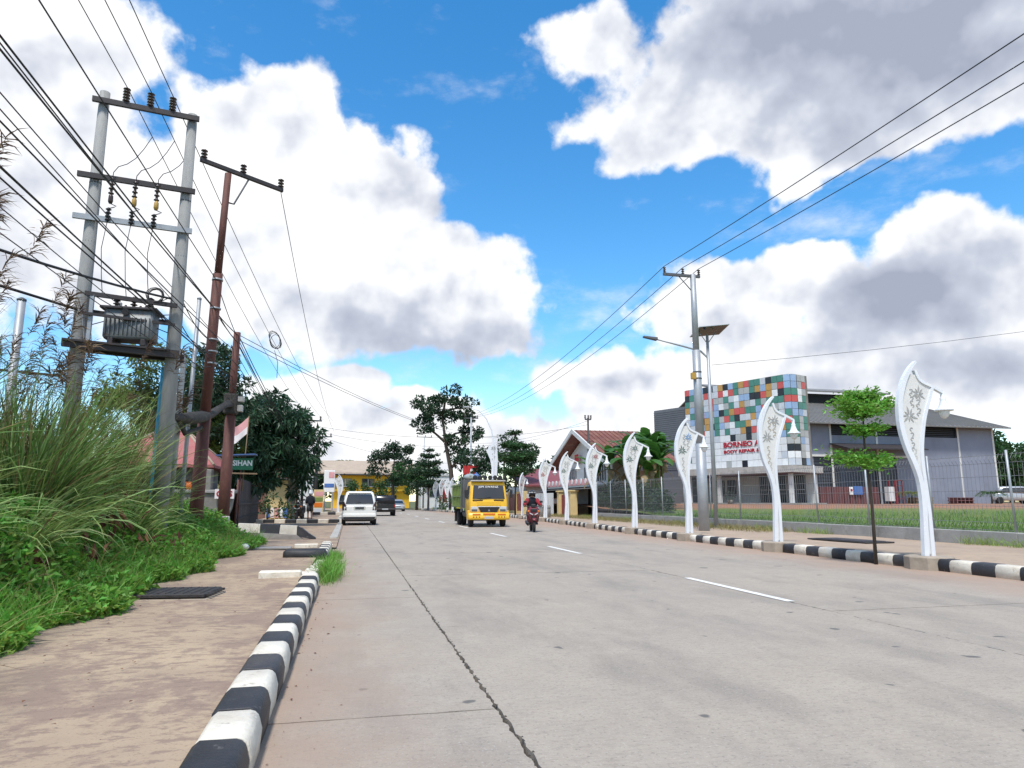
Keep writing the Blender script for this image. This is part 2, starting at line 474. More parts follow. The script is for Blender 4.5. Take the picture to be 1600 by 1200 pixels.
mat('bag_blue', (.07, .16, .42), .6, var=.2)
mat('tarp', (.28, .33, .35), .7, var=.2)
mat('iron_cover', (.040, .037, .037), .65, .2, var=.3, sc_=10, bump=.6, bsc=40, dirt=[((.13, .09, .065), .55, .75, 9, .7)])
mat('grime', (.055, .05, .045), .95, var=.4, sc_=8, bump=.8, bsc=25, dirt=[((.17, .15, .13), .55, .7, 7, .7)])
mat('litter', (.72, .73, .72), .5, var=.08)
# plants
mat('bark', (.075, .058, .045), .95, var=.3, sc_=6, bump=.6, bsc=18, stretch=(3, 3, .6))
mat('bark_pale', (.20, .165, .125), .95, var=.25, sc_=6, bump=.4, bsc=18)
mat('leaf_mango', (.030, .080, .036), .42, var=.3, sc_=.7, transl=.22, island=.45)
mat('leaf_mid', (.040, .100, .026), .5, var=.3, sc_=.6, transl=.28, island=.4)
mat('leaf_dark', (.024, .066, .024), .5, var=.3, sc_=.5, transl=.25, island=.4)
mat('leaf_olive', (.15, .20, .035), .55, var=.3, sc_=.6, transl=.35, island=.4)
mat('leaf_bright', (.17, .38, .045), .5, var=.2, sc_=2, transl=.4, island=.3)
mat('weed', (.165, .36, .05), .55, var=.35, sc_=.9, transl=.38, island=.4)
mat('weed_yellow', (.25, .36, .055), .55, var=.3, sc_=1, transl=.38, island=.4)
mat('reed', (.13, .22, .05), .5, var=.3, sc_=1.1, transl=.33, island=.45)
mat('reed_pale', (.31, .42, .13), .5, var=.25, sc_=1.2, transl=.3, island=.4)
mat('reed_dry', (.27, .20, .085), .8, var=.3, sc_=1.4, transl=.3, island=.45)
mat('plume', (.165, .105, .068), .9, var=.3, sc_=3, transl=.25, island=.4)
mat('weed_deep', (.085, .20, .036), .55, var=.35, sc_=.9, transl=.33, island=.45)
mat('dead_leaf', (.17, .06, .035), .8, var=.35, sc_=4, transl=.15, island=.5)
mat('banana', (.060, .165, .028), .42, var=.25, sc_=1.2, transl=.32, obj_rand=.3)
mat('banana_dry', (.26, .19, .10), .8, var=.25, sc_=2, transl=.2)
mat('grass', (.115, .215, .035), .6, var=.3, sc_=.5, transl=.3, island=.35)
mat('grass_dry', (.26, .23, .09), .7, var=.3, sc_=.7, transl=.3, island=.35)
mat('flower_yellow', (.50, .42, .04), .6, var=.2, transl=.3, island=.3)

def ground_mat(name, build):
    m = bpy.data.materials.new(name); m.use_nodes = True
    t = m.node_tree; N = t.nodes; L = t.links
    b = N['Principled BSDF']; b.inputs['Roughness'].default_value = .9; b.inputs['Specular IOR Level'].default_value = .25
    pos = N.new('ShaderNodeNewGeometry').outputs['Position']
    class H: pass
    h = H(); h.N, h.L, h.b, h.pos = N, L, b, pos
    def noise(s, d=5, r=.6, st=(1, 1, 1), col=False):
        mp = N.new('ShaderNodeMapping'); mp.inputs['Scale'].default_value = st; L.new(pos, mp.inputs[0])
        n = N.new('ShaderNodeTexNoise'); n.inputs['Scale'].default_value = s; n.inputs['Detail'].default_value = d; n.inputs['Roughness'].default_value = r
        L.new(mp.outputs[0], n.inputs['Vector']); return n.outputs[0]
    def rg(v, a, b_, lo=0., hi=1.):
        n = N.new('ShaderNodeMapRange'); L.new(v, n.inputs[0])
        for i, x in zip((1, 2, 3, 4), (a, b_, lo, hi)): n.inputs[i].default_value = x
        return n.outputs[0]
    def mx(f, a, b_, bl='MIX'):
        n = N.new('ShaderNodeMix'); n.data_type = 'RGBA'; n.blend_type = bl
        for i, v in ((0, f), (6, a), (7, b_)):
            if isinstance(v, (int, float)): n.inputs[i].default_value = v
            elif isinstance(v, tuple): n.inputs[i].default_value = v + (1,)
            else: L.new(v, n.inputs[i])
        return n.outputs[2]
    def mth(op, a, b_=None):
        n = N.new('ShaderNodeMath'); n.operation = op
        for i, v in ((0, a), (1, b_)):
            if v is None: continue
            if isinstance(v, (int, float)): n.inputs[i].default_value = v
            else: L.new(v, n.inputs[i])
        return n.outputs[0]
    def bump(v, st, dist=.02):
        n = N.new('ShaderNodeBump'); n.inputs['Strength'].default_value = st; n.inputs['Distance'].default_value = dist
        L.new(v, n.inputs['Height']); L.new(n.outputs[0], b.inputs['Normal'])
    h.noise, h.rg, h.mx, h.mth, h.bump = noise, rg, mx, mth, bump
    sx = N.new('ShaderNodeSeparateXYZ'); L.new(pos, sx.inputs[0]); h.x, h.y = sx.outputs[0], sx.outputs[1]
    L.new(build(h), b.inputs['Base Color'])
    _M[name] = m
def road_m(h):
    c = h.mx(h.rg(h.noise(.35, 5), .3, .7), (.37, .318, .256), (.325, .285, .24))
    c = h.mx(h.rg(h.noise(2.2, 6, .7), .45, .75, 0, .55), c, (.43, .375, .305))
    c = h.mx(h.rg(h.noise(.9, 7, .7, (1, .35, 1)), .48, .70, 0, .75), c, (.215, .192, .168))
    c = h.mx(h.rg(h.noise(38, 3, .7), .56, .70, 0, .75), c, (.165, .15, .135))
    c = h.mx(h.rg(h.noise(9, 5, .7, (1, 3, 1)), .5, .68, 0, .5), c, (.23, .205, .18))
    c = h.mx(h.rg(h.noise(60, 2, .6), .3, .42, .5, 0), c, (.47, .44, .40))
    c = h.mx(h.rg(h.noise(3.1, 2, .4), .715, .735, 0, .8), c, (.09, .09, .09))       # small tar blots
    # reddish road dust gathered along both kerbs
    e1 = h.rg(h.mth('ADD', h.x, h.mth('MULTIPLY', h.noise(1.1, 5), 1.6)), .25, 1.5, .85, 0)
    c = h.mx(e1, c, (.335, .245, .185))
    e2 = h.rg(h.mth('ADD', h.x, h.mth('MULTIPLY', h.noise(.8, 5), 2.4)), 9.6, 11.6, 0, .9)
    c = h.mx(e2, c, (.365, .255, .19))
    wv = h.N.new('ShaderNodeTexWave'); wv.bands_direction = 'Y'; wv.inputs['Scale'].default_value = 22; wv.inputs['Distortion'].default_value = 1.5; wv.inputs['Detail'].default_value = 2
    h.L.new(h.pos, wv.inputs[0])
    h.bump(h.mth('ADD', h.mth('MULTIPLY', wv.outputs[1], .14), h.noise(45, 4, .7)), .32, .012)
    h.b.inputs['Roughness'].default_value = .82
    return c
ground_mat('road', road_m)
def pave_m(h):
    c = h.mx(h.rg(h.noise(.8, 5), .35, .65), (.43, .33, .225), (.345, .26, .185))
    st = h.noise(1.7, 8, .70, (1.0, .8, 1))
    st2 = h.noise(9, 5, .7, (.7, 1.4, 1))
    c = h.mx(h.rg(st2, .51, .58, 0, .70), c, (.215, .155, .125))
    c = h.mx(h.rg(st, .50, .57, 0, .72), c, (.235, .168, .135))
    c = h.mx(h.rg(h.noise(.55, 6, .65), .52, .66, 0, .75), c, (.245, .185, .145))
    c = h.mx(h.rg(h.noise(70, 2, .6), .6, .72, 0, .5), c, (.13, .1, .08))
    h.bump(h.mth('ADD', h.noise(12, 6, .7), h.mth('MULTIPLY', st2, .7)), .35, .015)
    return c
ground_mat('pave', pave_m)
def pave2_m(h):
    c = h.mx(h.rg(h.noise(.8, 5), .35, .65), (.42, .32, .235), (.36, .275, .205))
    c = h.mx(h.rg(h.noise(5, 6, .7), .52, .66, 0, .5), c, (.25, .19, .145))
    h.bump(h.noise(14, 6, .7), .3, .015)
    return c
ground_mat('pave_right', pave2_m)
def soil_m(h):
    c = h.mx(h.rg(h.noise(.7, 5), .35, .65), (.06, .075, .03), (.11, .085, .05))
    h.bump(h.noise(6, 6, .7), .6, .08)
    return c
ground_mat('soil', soil_m)
def yard_m(h):
    g = h.mx(h.rg(h.noise(.5, 6), .35, .65), (.10, .165, .035), (.16, .19, .055))
    g = h.mx(h.rg(h.noise(7, 5, .7), .45, .7, 0, .7), g, (.065, .11, .025))
    s = h.mx(h.rg(h.noise(.6, 6), .35, .65), (.33, .165, .10), (.25, .15, .095))
    # bare red earth between the lawn and the workshop
    d = h.mth('ADD', h.mth('ADD', h.mth('MULTIPLY', h.x, .45), h.y), h.mth('MULTIPLY', h.noise(.25, 4), 9))
    h.bump(h.noise(5, 6, .7), .5, .06)
    return h.mx(h.rg(d, 51.5, 54.5), g, s)
ground_mat('yard', yard_m)
def land_m(h):
    c = h.mx(h.rg(h.noise(.05, 5), .35, .65), (.075, .11, .035), (.14, .12, .065))
    c = h.mx(h.rg(h.noise(1.2, 5, .7), .5, .7, 0, .6), c, (.05, .075, .025))
    h.bump(h.noise(3, 6, .7), .5, .08)
    return c
ground_mat('land', land_m)

# ------------------------------------------------------------------ the setting
def grid(name, xs, ys, zf, m, **tags):
    V = np.array([(x, y, zf(x, y)) for y in ys for x in xs]); nx, ny = len(xs), len(ys)
    F = [(j * nx + i, j * nx + i + 1, (j + 1) * nx + i + 1, (j + 1) * nx + i) for j in range(ny - 1) for i in range(nx - 1)]
    return obj(name, np_mesh(name, V, F, True), m, **tags)
lin = np.linspace
def sstep(a, b, v):
    t = min(1., max(0., (v - a) / (b - a))); return t * t * (3 - 2 * t)
g = np.array([-4000, -1200, -400, -150, -60, 0, 60, 150, 400, 1200, 4000.])
grid('ground', g, g, lambda x, y: -.09, 'land', kind='structure')

KY = [-10, 20, 26, 31, 38, 45, 55, 66, 80, 95, 110, 130]
KX = [10.45, 10.5, 10.75, 11.0, 11.5, 11.95, 12.2, 12.0, 11.0, 10.0, 8.6, 4.0]
kx = lambda y: float(np.interp(y, KY, KX))
LY = [-10, 72, 90, 110, 130]
LX = [-.40, -.40, -1.2, -3.6, -9.0]
lx = lambda y: float(np.interp(y, LY, LX))
ys = np.concatenate([lin(-6, 60, 34), lin(64, 130, 24)])
V = []; F = []
for i, y in enumerate(ys):
    V += [(lx(y) - .35, y, -.035), (kx(y) + .35, y, -.035)]
    if i: F.append((2 * i - 2, 2 * i - 1, 2 * i + 1, 2 * i))
road = obj('road', np_mesh('road', V, F), 'joint', kind='structure')
def jag(a, b, amp, step, n0):
    """points from a to b (b excluded) with a ragged edge"""
    a, b = Vector(a), Vector(b); d = b - a; n = max(1, int(d.length / step)); p = Vector((-d.y, d.x)).normalized()
    return [a + d * (k / n) + (p * random.uniform(-amp, amp) if k else Vector((0, 0))) for k in range(n)]
def slab(x0, x1, y0, y1, gap):
    near = y0 < 16
    amp, st = (.011, .05) if near else (.003, 1.2)
    gl = gap
    A, B, Cc, D = (x0(y0) + gl, y0 + .007), (x1(y0) - gl, y0 + .007), (x1(y1) - gl, y1 - .007), (x0(y1) + gl, y1 - .007)
    P = jag(A, B, .005, .12 if near else 2, 0) + jag(B, Cc, amp, st, 0) + jag(Cc, D, .005, .12 if near else 2, 0) + jag(D, A, amp, st, 0)
    mb = MB(); mb.prism([(p.x, p.y) for p in P], -.05, random.uniform(-.002, .002), 'xy')
    mb.build('road_slab', 'road', road)
c0, c1, c2, c3 = (lambda y: lx(y) - .3), (lambda y: .93 + min(0, lx(y) + .4)), (lambda y: 5.45 + (lx(y) + .4) * .6), (lambda y: kx(y) + .3)
e_left = [-3, 4.4, 9.5, 14.6, 19.7, 24.8, 29.9, 35, 40, 45, 50, 55, 60, 66, 72, 80, 88, 96, 104, 112, 120, 128]
e_mid = [-3, 2.3, 7.25, 12.2, 17.2, 22.2, 27.2, 32.2, 37.2, 42.2, 47, 52, 57, 62, 67, 72, 80, 88, 96, 104, 112, 120, 128]
for a, b, es, gp in ((c0, c1, e_left, .012), (c1, c2, e_mid, .006), (c2, c3, [y + .0 for y in e_mid], .004)):
    for y0, y1 in zip(es[:-1], es[1:]):
        slab(a, b, y0, y1, gp * (1.35 if y0 < 9 and gp > .005 else 1))
for k in range(9):
    y0 = 8.02 + 8.27 * k
    mb = MB(); xc = c2(y0 + 1.4) + .02
    mb.add([(xc - .06, y0, .005), (xc + .06, y0, .005), (c2(y0 + 2.8) + .08, y0 + 2.8, .005), (c2(y0 + 2.8) - .04, y0 + 2.8, .005)], [(0, 1, 2, 3)])
    mb.build('lane_marking', 'road_white', road)
# edges of sealing debris lying along the near longitudinal joint: one uncountable crumble
cr = MB()
for k in range(160):
    y = 2.2 + 8.5 * random.random() ** 1.6; x = .93 + random.gauss(0, .011); s_ = random.uniform(.002, .007)
    cr.box(x - s_, x + s_, y - s_ * 1.4, y + s_ * 2.2, .001, .001 + s_ * .4, s_ * .3)
cr.build('joint_crumbs', 'joint', None, kind='stuff', label='dark crumbled filler along the near long joint of the road', category='debris')

# left pavement
def pl_z(x, y): return .145 + .012 * math.sin(x * 2.1 + y * .7) - (.10 * sstep(16.5, 18.5, y) * (1 - sstep(24, 25, y)))
V = []; xs = lin(0, 1, 12); ysl = lin(-3, 19.4, 70)
grid('pavement_left', lin(-3.1, -.60, 12), ysl, pl_z, 'pave', kind='structure')
grid('driveway', lin(-9, -.30, 12), lin(19.3, 41, 20), lambda x, y: .045 + .03 * sstep(-2, -6, x) + .002 * math.sin(x * 3 + y), 'pave', kind='structure')
grid('pavement_far_left', lin(-5.5, -.6, 6), lin(41.2, 78, 12), lambda x, y: .13, 'pave', kind='structure')
# bank of earth under the weeds
def bank_z(x, y):
    w = (1 - sstep(21, 26, y))
    return .10 + w * (.55 * sstep(-2.7, -4.3, x) + .35 * sstep(-4.5, -8, x)) + .05 * math.sin(x * 2.7 + y * 1.3) * sstep(-2.6, -3.4, x)
grid('bank', np.concatenate([lin(-30, -9, 8), lin(-8.5, -2.55, 16)]), lin(-4, 27, 46), bank_z, 'soil', kind='structure')
# right pavement
ysr = np.concatenate([lin(-4, 60, 40), lin(63, 110, 14)])
V = []; F = []; n = 7
for i, y in enumerate(ysr):
    a = kx(y) + .24; b = 15.56 if y < 46 else 17.5
    for k in range(n):
        V.append((a + (b - a) * k / (n - 1), y, .17 + (.012 * math.sin(y * 1.1 + k) if k else 0)))
    if i:
        for k in range(n - 1): F.append(((i - 1) * n + k, (i - 1) * n + k + 1, i * n + k + 1, i * n + k))
obj('pavement_right', np_mesh('pavement_right', V, F, True), 'pave_right', kind='structure')
def yard_z(x, y): return .40 + .62 * sstep(22, 44, .45 * x + .8 * y - 6) + .03 * math.sin(x * .9) * math.sin(y * .7)
grid('yard', lin(15.8, 110, 60), lin(2, 90, 60), yard_z, 'yard', kind='structure')

# kerbs: stones painted black and white in turn
def kerb_mesh(name, ln, w, h, b, side):
    """side +1: the rounded arris faces +x"""
    prof = [(0, -.04), (w, -.04), (w + .012, h * .55)] + [(w - b + b * math.cos(t), h - b + b * math.sin(t)) for t in (R(10), R(32), R(58), R(85))] + [(.03, h), (0, h - .025)]
    prof = [((x if side > 0 else w - x), z) for x, z in prof]
    rings = []
    for yy, q in ((0.0, .006), (.012, 0), (ln - .012, 0), (ln, .006)):
        rings.append([(x + (q if x < w / 2 else -q), yy, z - (q if z > .05 else 0)) for x, z in prof])
    mb = MB(); mb.loft(rings, True)
    return mb.mesh(name)
def kerb(name, pts_y, xf, ln, w, h, side, first=0, cols=('kerb_white', 'kerb_black'), skip=None):
    root = obj(name, None); root['kind'] = 'structure'
    mes = []
    for c in cols:
        for v in range(2):
            me = kerb_mesh('kerb_stone', ln - .006, w, h, .055, side); me.materials.append(M(c)); mes.append(me)
    y = pts_y[0]; k = first
    while y < pts_y[1]:
        if not (skip and skip(y)):
            o = obj('kerb_stone', mes[(k % 2) * 2 + random.randrange(2)], None, root, (xf(y) + random.uniform(-.006, .006), y, random.uniform(-.008, .006)))
            o.rotation_euler = (0, random.uniform(-.02, .02), -math.atan2(xf(y + ln) - xf(y), ln) + random.uniform(-.008, .008))
        y += ln; k += 1
    return root
kerb('kerb_left', (.9, 10.8), lambda y: -.64, .44, .235, .205, 1, first=0)
kerb('kerb_left_middle', (15.2, 18.8), lambda y: -.65, .40, .235, .215, 1, first=1)
kerb('kerb_left_far', (43.0, 71.0), lambda y: -.72 + (lx(y) + .4), .62, .30, .17, 1, first=0)
lamp_y = [11.2, 15.95, 20.8, 25.7, 31.0, 36.6, 42.2]
kerb('kerb_right', (5.2, 98.0), lambda y: kx(y) - .03, .45, .28, .215, -1, first=1, skip=lambda y: any(ly - .60 < y < ly + .22 for ly in lamp_y))
# worn low stones and a fallen black one in the gap of the left kerb
lowk = obj('kerb_gap', None); lowk['kind'] = 'structure'
for i, (x, y, a, b, h) in enumerate(((-.70, 11.35, .24, .20, .075), (-.66, 11.85, .22, .26, .07), (-.63, 12.45, .22, .3, .06), (-.60, 13.1, .2, .3, .05), (-.58, 13.75, .2, .28, .05))):
    MB().bbox(x, x + a, y, y + b, -.03, .10 + h, .02).build('kerb_stone', 'kerb_white', lowk)
MB().bbox(-1.26, -.66, 10.98, 11.16, .10, .235, .02).build('kerb_stone', 'kerb_white', lowk)
fb = MB(); fb.loft([[(x, y, z) for y, z in ((14.55 + q, .1), (14.95 - q, .1), (14.95 - q, .27 - q), (14.88 - q, .31 - q), (14.62 + q, .31 - q), (14.55 + q, .27 - q))] for x, q in ((-1.24, .05), (-1.18, .0), (-.82, 0), (-.46, .0), (-.43, .02))], True)
fb.build('kerb_stone', 'kerb_black', lowk)
# gutter strip beside the driveway
gs = obj('gutter_strip', None); gs['kind'] = 'structure'
me = MB().bbox(0, .26, 0, 1.13, -.03, .085, .012).mesh('kerb_stone'); me.materials.append(M('kerb_grey'))
for k in range(15): obj('kerb_stone', me, None, gs, (-.60, 23.9 + 1.15 * k, random.uniform(-.01, .01)))
# striped kerbs that run across the pavement: the drain parapet, the strip before the stall
par = thing('drain_parapet', 'short striped concrete drain parapet with a sloping black end across the pavement', 'parapet', (0, 0, 0))
MB().hexa([(-3.2, 23.55, 0), (-1.35, 23.45, 0), (-1.35, 23.75, 0), (-3.2, 23.85, 0), (-3.38, 23.50, .30), (-1.62, 23.40, .20), (-1.62, 23.80, .20), (-3.38, 23.90, .30)]).build('base', 'concrete_light', par)
xs_ = [-3.40, -2.72, -2.14, -1.60]
for k in range(3):
    z0, z1 = .29 - .04 * k, .255 - .04 * k
    MB().hexa([(xs_[k], 23.48, z0), (xs_[k + 1] - .008, 23.46, z1), (xs_[k + 1] - .008, 23.82, z1), (xs_[k], 23.84, z0), (xs_[k] + .02, 23.50, .56 - .03 * k), (xs_[k + 1] - .008, 23.48, .53 - .03 * k), (xs_[k + 1] - .008, 23.8, .53 - .03 * k), (xs_[k] + .02, 23.82, .56 - .03 * k)]).build('painted_block', 'kerb_black' if k == 1 else 'kerb_white', par)
MB().prism([(-1.60, .13), (-1.02, .04), (-1.02, .09), (-1.25, .24), (-1.45, .40), (-1.60, .46)], 23.47, 23.81).build('painted_block', 'kerb_black', par)
cross = obj('kerb_cross', None); cross['kind'] = 'structure'
for k in range(8):
    MB().bbox(-5.15 + .58 * k, -5.15 + .58 * k + .57, 40.7 - .05 * k, 41.0 - .05 * k, -.02, .26, .03).build('kerb_stone', 'kerb_black' if k % 2 else 'kerb_white', cross)
cross2 = obj('kerb_cross_far', None); cross2['kind'] = 'structure'
for k in range(6):
    MB().bbox(-4.2 + .62 * k, -4.2 + .62 * k + .61, 60.2, 60.55, -.02, .36, .03).build('kerb_stone', 'kerb_white' if k % 2 else 'kerb_black', cross2)
# drain slot and its lid beside the pavement, iron cover
MB().box(-2.6, -1.05, 19.05, 19.4, -.05, .012).build('drain_slot', 'dark_inside', None, kind='structure')
t = thing('drain_slab', 'thin grey slab lid lying beside the drain slot', 'slab', (-1.95, 18.75, .06), .04)
MB().bbox(-.55, .55, -.22, .22, 0, .05, .008).build('slab', 'concrete', t)
MB().bbox(-.5, -.42, -.18, .18, .052, .062, .002).build('lifting_bar', 'dark_steel', t)
MB().bbox(-1.35, -.75, 19.02, 19.16, .04, .16, .02).build('kerb_stone', 'kerb_white', lowk)
t = thing('manhole_cover', 'rusty black rectangular manhole cover lying proud on the left pavement', 'manhole cover', (-1.95, 9.12, .148), -.10)
MB().bbox(-.50, .46, -.40, .385, -.02, .010, .006).build('surround', 'plinth', t)
MB().bbox(-.46, .42, -.36, .35, .02, .062, .008).build('plate', 'iron_cover', t)
for k in range(9): MB().tube([(-.40 + .095 * k, -.3, .063), (-.40 + .095 * k, .3, .063)], .009, 5).build('rib', 'iron_cover', t)
for k in range(6):
    MB().box(.42, .47, -.3 + .11 * k, -.25 + .11 * k, .03, .055).build('lug', 'iron_cover', t)
# ------------------------------------------------------------------ plant builders
def unit(a): return a / np.maximum(np.linalg.norm(a, axis=-1, keepdims=True), 1e-6)
def leaf_mesh(name, P, D, L, W, fold=.25):
    n = len(P); D = unit(D)
    S = unit(np.cross(D, RNG.normal(size=(n, 3)))); U = np.cross(D, S)
    L = np.broadcast_to(np.asarray(L, float).reshape(-1, 1), (n, 1)); W = np.broadcast_to(np.asarray(W, float).reshape(-1, 1), (n, 1))
    mid = P + D * L * .42 + U * W * fold
    tip = P + D * L - U * L * .12
    V = np.stack([P, mid + S * W * .5, tip, mid - S * W * .5], 1).reshape(-1, 3)
    F = np.arange(n * 4).reshape(n, 4)
    return np_mesh(name, V, F)
def cloud(c, r, n, shell=.55):
    d = unit(RNG.normal(size=(n, 3)))
    rad = (shell + (1 - shell) * RNG.random((n, 1))) ** .8
    rad = np.where(RNG.random((n, 1)) < .25, RNG.random((n, 1)) ** .5, rad)
    return np.asarray(c) + d * rad * np.asarray(r), d
def foliage(clusters, per, L, W, droop=.3, out=.8, jitter=.9, shell=.55, lv=.35):
    P, D = [], []
    for c, r in clusters:
        r = np.broadcast_to(np.asarray(r, float), (3,))
        n = max(4, int(per * (r[0] * r[1] + r[1] * r[2] + r[0] * r[2]) / 3))
        p, d = cloud(c, r, n, shell)
        P.append(p); D.append(d * out + RNG.normal(size=(n, 3)) * jitter * .6 + np.array([0, 0, -droop]))
    P = np.concatenate(P); D = np.concatenate(D)
    s = 1 + lv * (RNG.random(len(P)) * 2 - 1)
    return P, D, L * s, W * s
def bushy(clusters, k, spread, rr):
    """break big clusters into many small uneven clumps"""
    out = []
    for c, r in clusters:
        r = np.broadcast_to(np.asarray(r, float), (3,))
        for _ in range(k):
            d = unit(RNG.normal(size=3)); q = RNG.uniform(.35, 1.) ** .6
            out.append((np.asarray(c) + d * q * r * spread, r.mean() * rr * RNG.uniform(.6, 1.35) * np.array([1, 1, .75])))
    return out
def limb(a, b, bend=.15, n=5):
    a, b = Vector(a), Vector(b); d = b - a; off = Vector((random.uniform(-1, 1), random.uniform(-1, 1), random.uniform(.2, 1))) * d.length * bend
    return [a + d * (i / (n - 1)) + off * math.sin(math.pi * i / (n - 1)) for i in range(n)]
def tree(name, label, loc, h, r0, clusters, leaf, per, L, W, bark='bark', trunk=None, group=None, droop=.3, category='tree', sub=(9, .85, .33), limbs=True, shell=.5):
    root = thing(name, label, category, loc, 0, group)
    tp = trunk or [(0, 0, -.1), (random.uniform(-.1, .1) * h * .2, random.uniform(-.1, .1) * h * .2, h * .45), (0, 0, h * .85)]
    mb = MB(); n = len(tp)
    mb.tube(tp, [r0 * (1 - .72 * i / (n - 1)) for i in range(n)], 8)
    tr = mb.build('trunk', bark, root)
    sub_c = bushy(clusters, *sub) if sub else clusters
    if limbs:
        for c, r in clusters:
            r = float(np.mean(r))
            c = Vector(c)
            k = min(range(n), key=lambda i: abs(tp[i][2] - (c.z - r * .9)))
            a = Vector(tp[k]) if k else Vector(tp[0]).lerp(Vector(tp[1]), .7)
            MB().tube(limb(a, c), [r0 * .45, r0 * .38, r0 * .3, r0 * .2, r0 * .1], 6).build('branch', bark, tr)
    P, D, l, w = foliage(sub_c, per, L, W, droop, shell=shell)
    o = obj('crown', leaf_mesh('crown', P, D, l, w), leaf, root)
    return root
def blades(base, head, length, lean, bend, width, seg=4):
    base = np.asarray(base, float); n = len(base)
    f = lambda v: np.broadcast_to(np.asarray(v, float), (n,))
    head, length, lean, bend, width = map(f, (head, length, lean, bend, width))
    hx, hy = np.cos(head), np.sin(head)
    ph = RNG.uniform(-1.25, 1.25, n)
    H = np.stack([-hy, hx, np.zeros(n)], 1)
    p = base.copy(); rows = []
    for i in range(seg + 1):
        t = i / seg
        w = width * (1 - t) ** .6 * .5 * (1 if i else .6)
        th = lean + bend * (t + .5 / seg) ** 1.25
        N_ = np.stack([hx * np.cos(th), hy * np.cos(th), -np.sin(th)], 1)
        s = (H * np.cos(ph)[:, None] + N_ * np.sin(ph)[:, None]) * w[:, None]
        rows += [p - s, p + s]
        p = p + np.stack([hx * np.sin(th), hy * np.sin(th), np.cos(th)], 1) * (length / seg)[:, None]
    V = np.stack(rows, 1)
    m = 2 * (seg + 1)
    F = [(2 * i, 2 * i + 1, 2 * i + 3, 2 * i + 2) for i in range(seg)]
    F = (np.arange(n)[:, None, None] * m + np.array(F)[None]).reshape(-1, 4)
    return V.reshape(-1, 3), F, p
def join(parts):
    V, F, o = [], [], 0
    for v, f in parts:
        V.append(v); F.append(f + o); o += len(v)
    return np.concatenate(V), np.concatenate(F)

# ------------------------------------------------------------------ vehicle and figure builders
def rrect(hw, zb, zt, r, y, n=3, cx=0.):
    out = []
    for (sx, cz, a0) in ((1, zt - r, 0), (-1, zt - r, 90), (-1, zb + r, 180), (1, zb + r, 270)):
        for k in range(n):
            a = R(a0 + 90 * k / (n - 1))
            out.append((cx + sx * (hw - r) + r * math.cos(a), y, cz + r * math.sin(a)))
    return out
def rplan(hx, y0, y1, z, r, n=3):
    out = []
    for (sx, cy, a0) in ((1, y1 - r, 0), (-1, y1 - r, 90), (-1, y0 + r, 180), (1, y0 + r, 270)):
        for k in range(n):
            a = R(a0 + 90 * k / (n - 1))
            out.append((sx * (hx - r) + r * math.cos(a), cy + r * math.sin(a), z))
    return out
def quadp(mb, pts, th=.006):
    """a thin plate with real thickness through four (or more) points"""
    P = [Vector(p) for p in pts]; nrm = (P[1] - P[0]).cross(P[-1] - P[0]).normalized() * th; n = len(P)
    mb.add(P + [p - nrm for p in P], [tuple(range(n)), tuple(range(2 * n - 1, n - 1, -1))] + [(i, i + n, (i + 1) % n + n, (i + 1) % n) for i in range(n)])
    return mb
def wheel(parent, x, y, r, w, rim='alu', side=1):
    t = MB().lathe([(r * .62, -w / 2), (r * .93, -w / 2), (r, -w / 2 + .03), (r, w / 2 - .03), (r * .93, w / 2), (r * .62, w / 2)], (x, y, r), 18, 'x').build('wheel', 'rubber', parent)
    MB().lathe([(r * .15, -w * .42), (r * .6, -w * .36), (r * .61, w * .36), (r * .15, w * .42)], (x, y, r), 14, 'x').build('rim', rim, t)
    return t
def skinned(name, pts, edges, rad, m, parent=None, root=0, sub=2, **tags):
    me = bpy.data.meshes.new(name); me.from_pydata([tuple(p) for p in pts], edges, []); me.update()
    o = bpy.data.objects.new(name, me); C.objects.link(o)
    md = o.modifiers.new('s', 'SKIN'); md.use_smooth_shade = True; md.branch_smoothing = .4
    for i, sv in enumerate(me.skin_vertices[0].data):
        r = rad[i]; sv.radius = (r, r) if not hasattr(r, '__len__') else r
        sv.use_root = i == root
    s2 = o.modifiers.new('u', 'SUBSURF'); s2.levels = sub; s2.render_levels = sub
    dg = bpy.context.evaluated_depsgraph_get(); dg.update()
    nm = bpy.data.meshes.new_from_object(o.evaluated_get(dg))
    bpy.data.objects.remove(o)
    nm.polygons.foreach_set('use_smooth', [True] * len(nm.polygons))
    return obj(name, nm, m, parent, **tags)
def ball(c, r, n=12, squash=(1, 1, 1), lo=-90, hi=90, rows=8):
    mb = MB(); rings = []
    for i in range(rows + 1):
        a = R(lo + (hi - lo) * i / rows)
        rings.append([(c[0] + r * squash[0] * math.cos(a) * math.cos(2 * math.pi * k / n), c[1] + r * squash[1] * math.cos(a) * math.sin(2 * math.pi * k / n), c[2] + r * squash[2] * math.sin(a)) for k in range(n)])
    return mb.loft(rings, True)

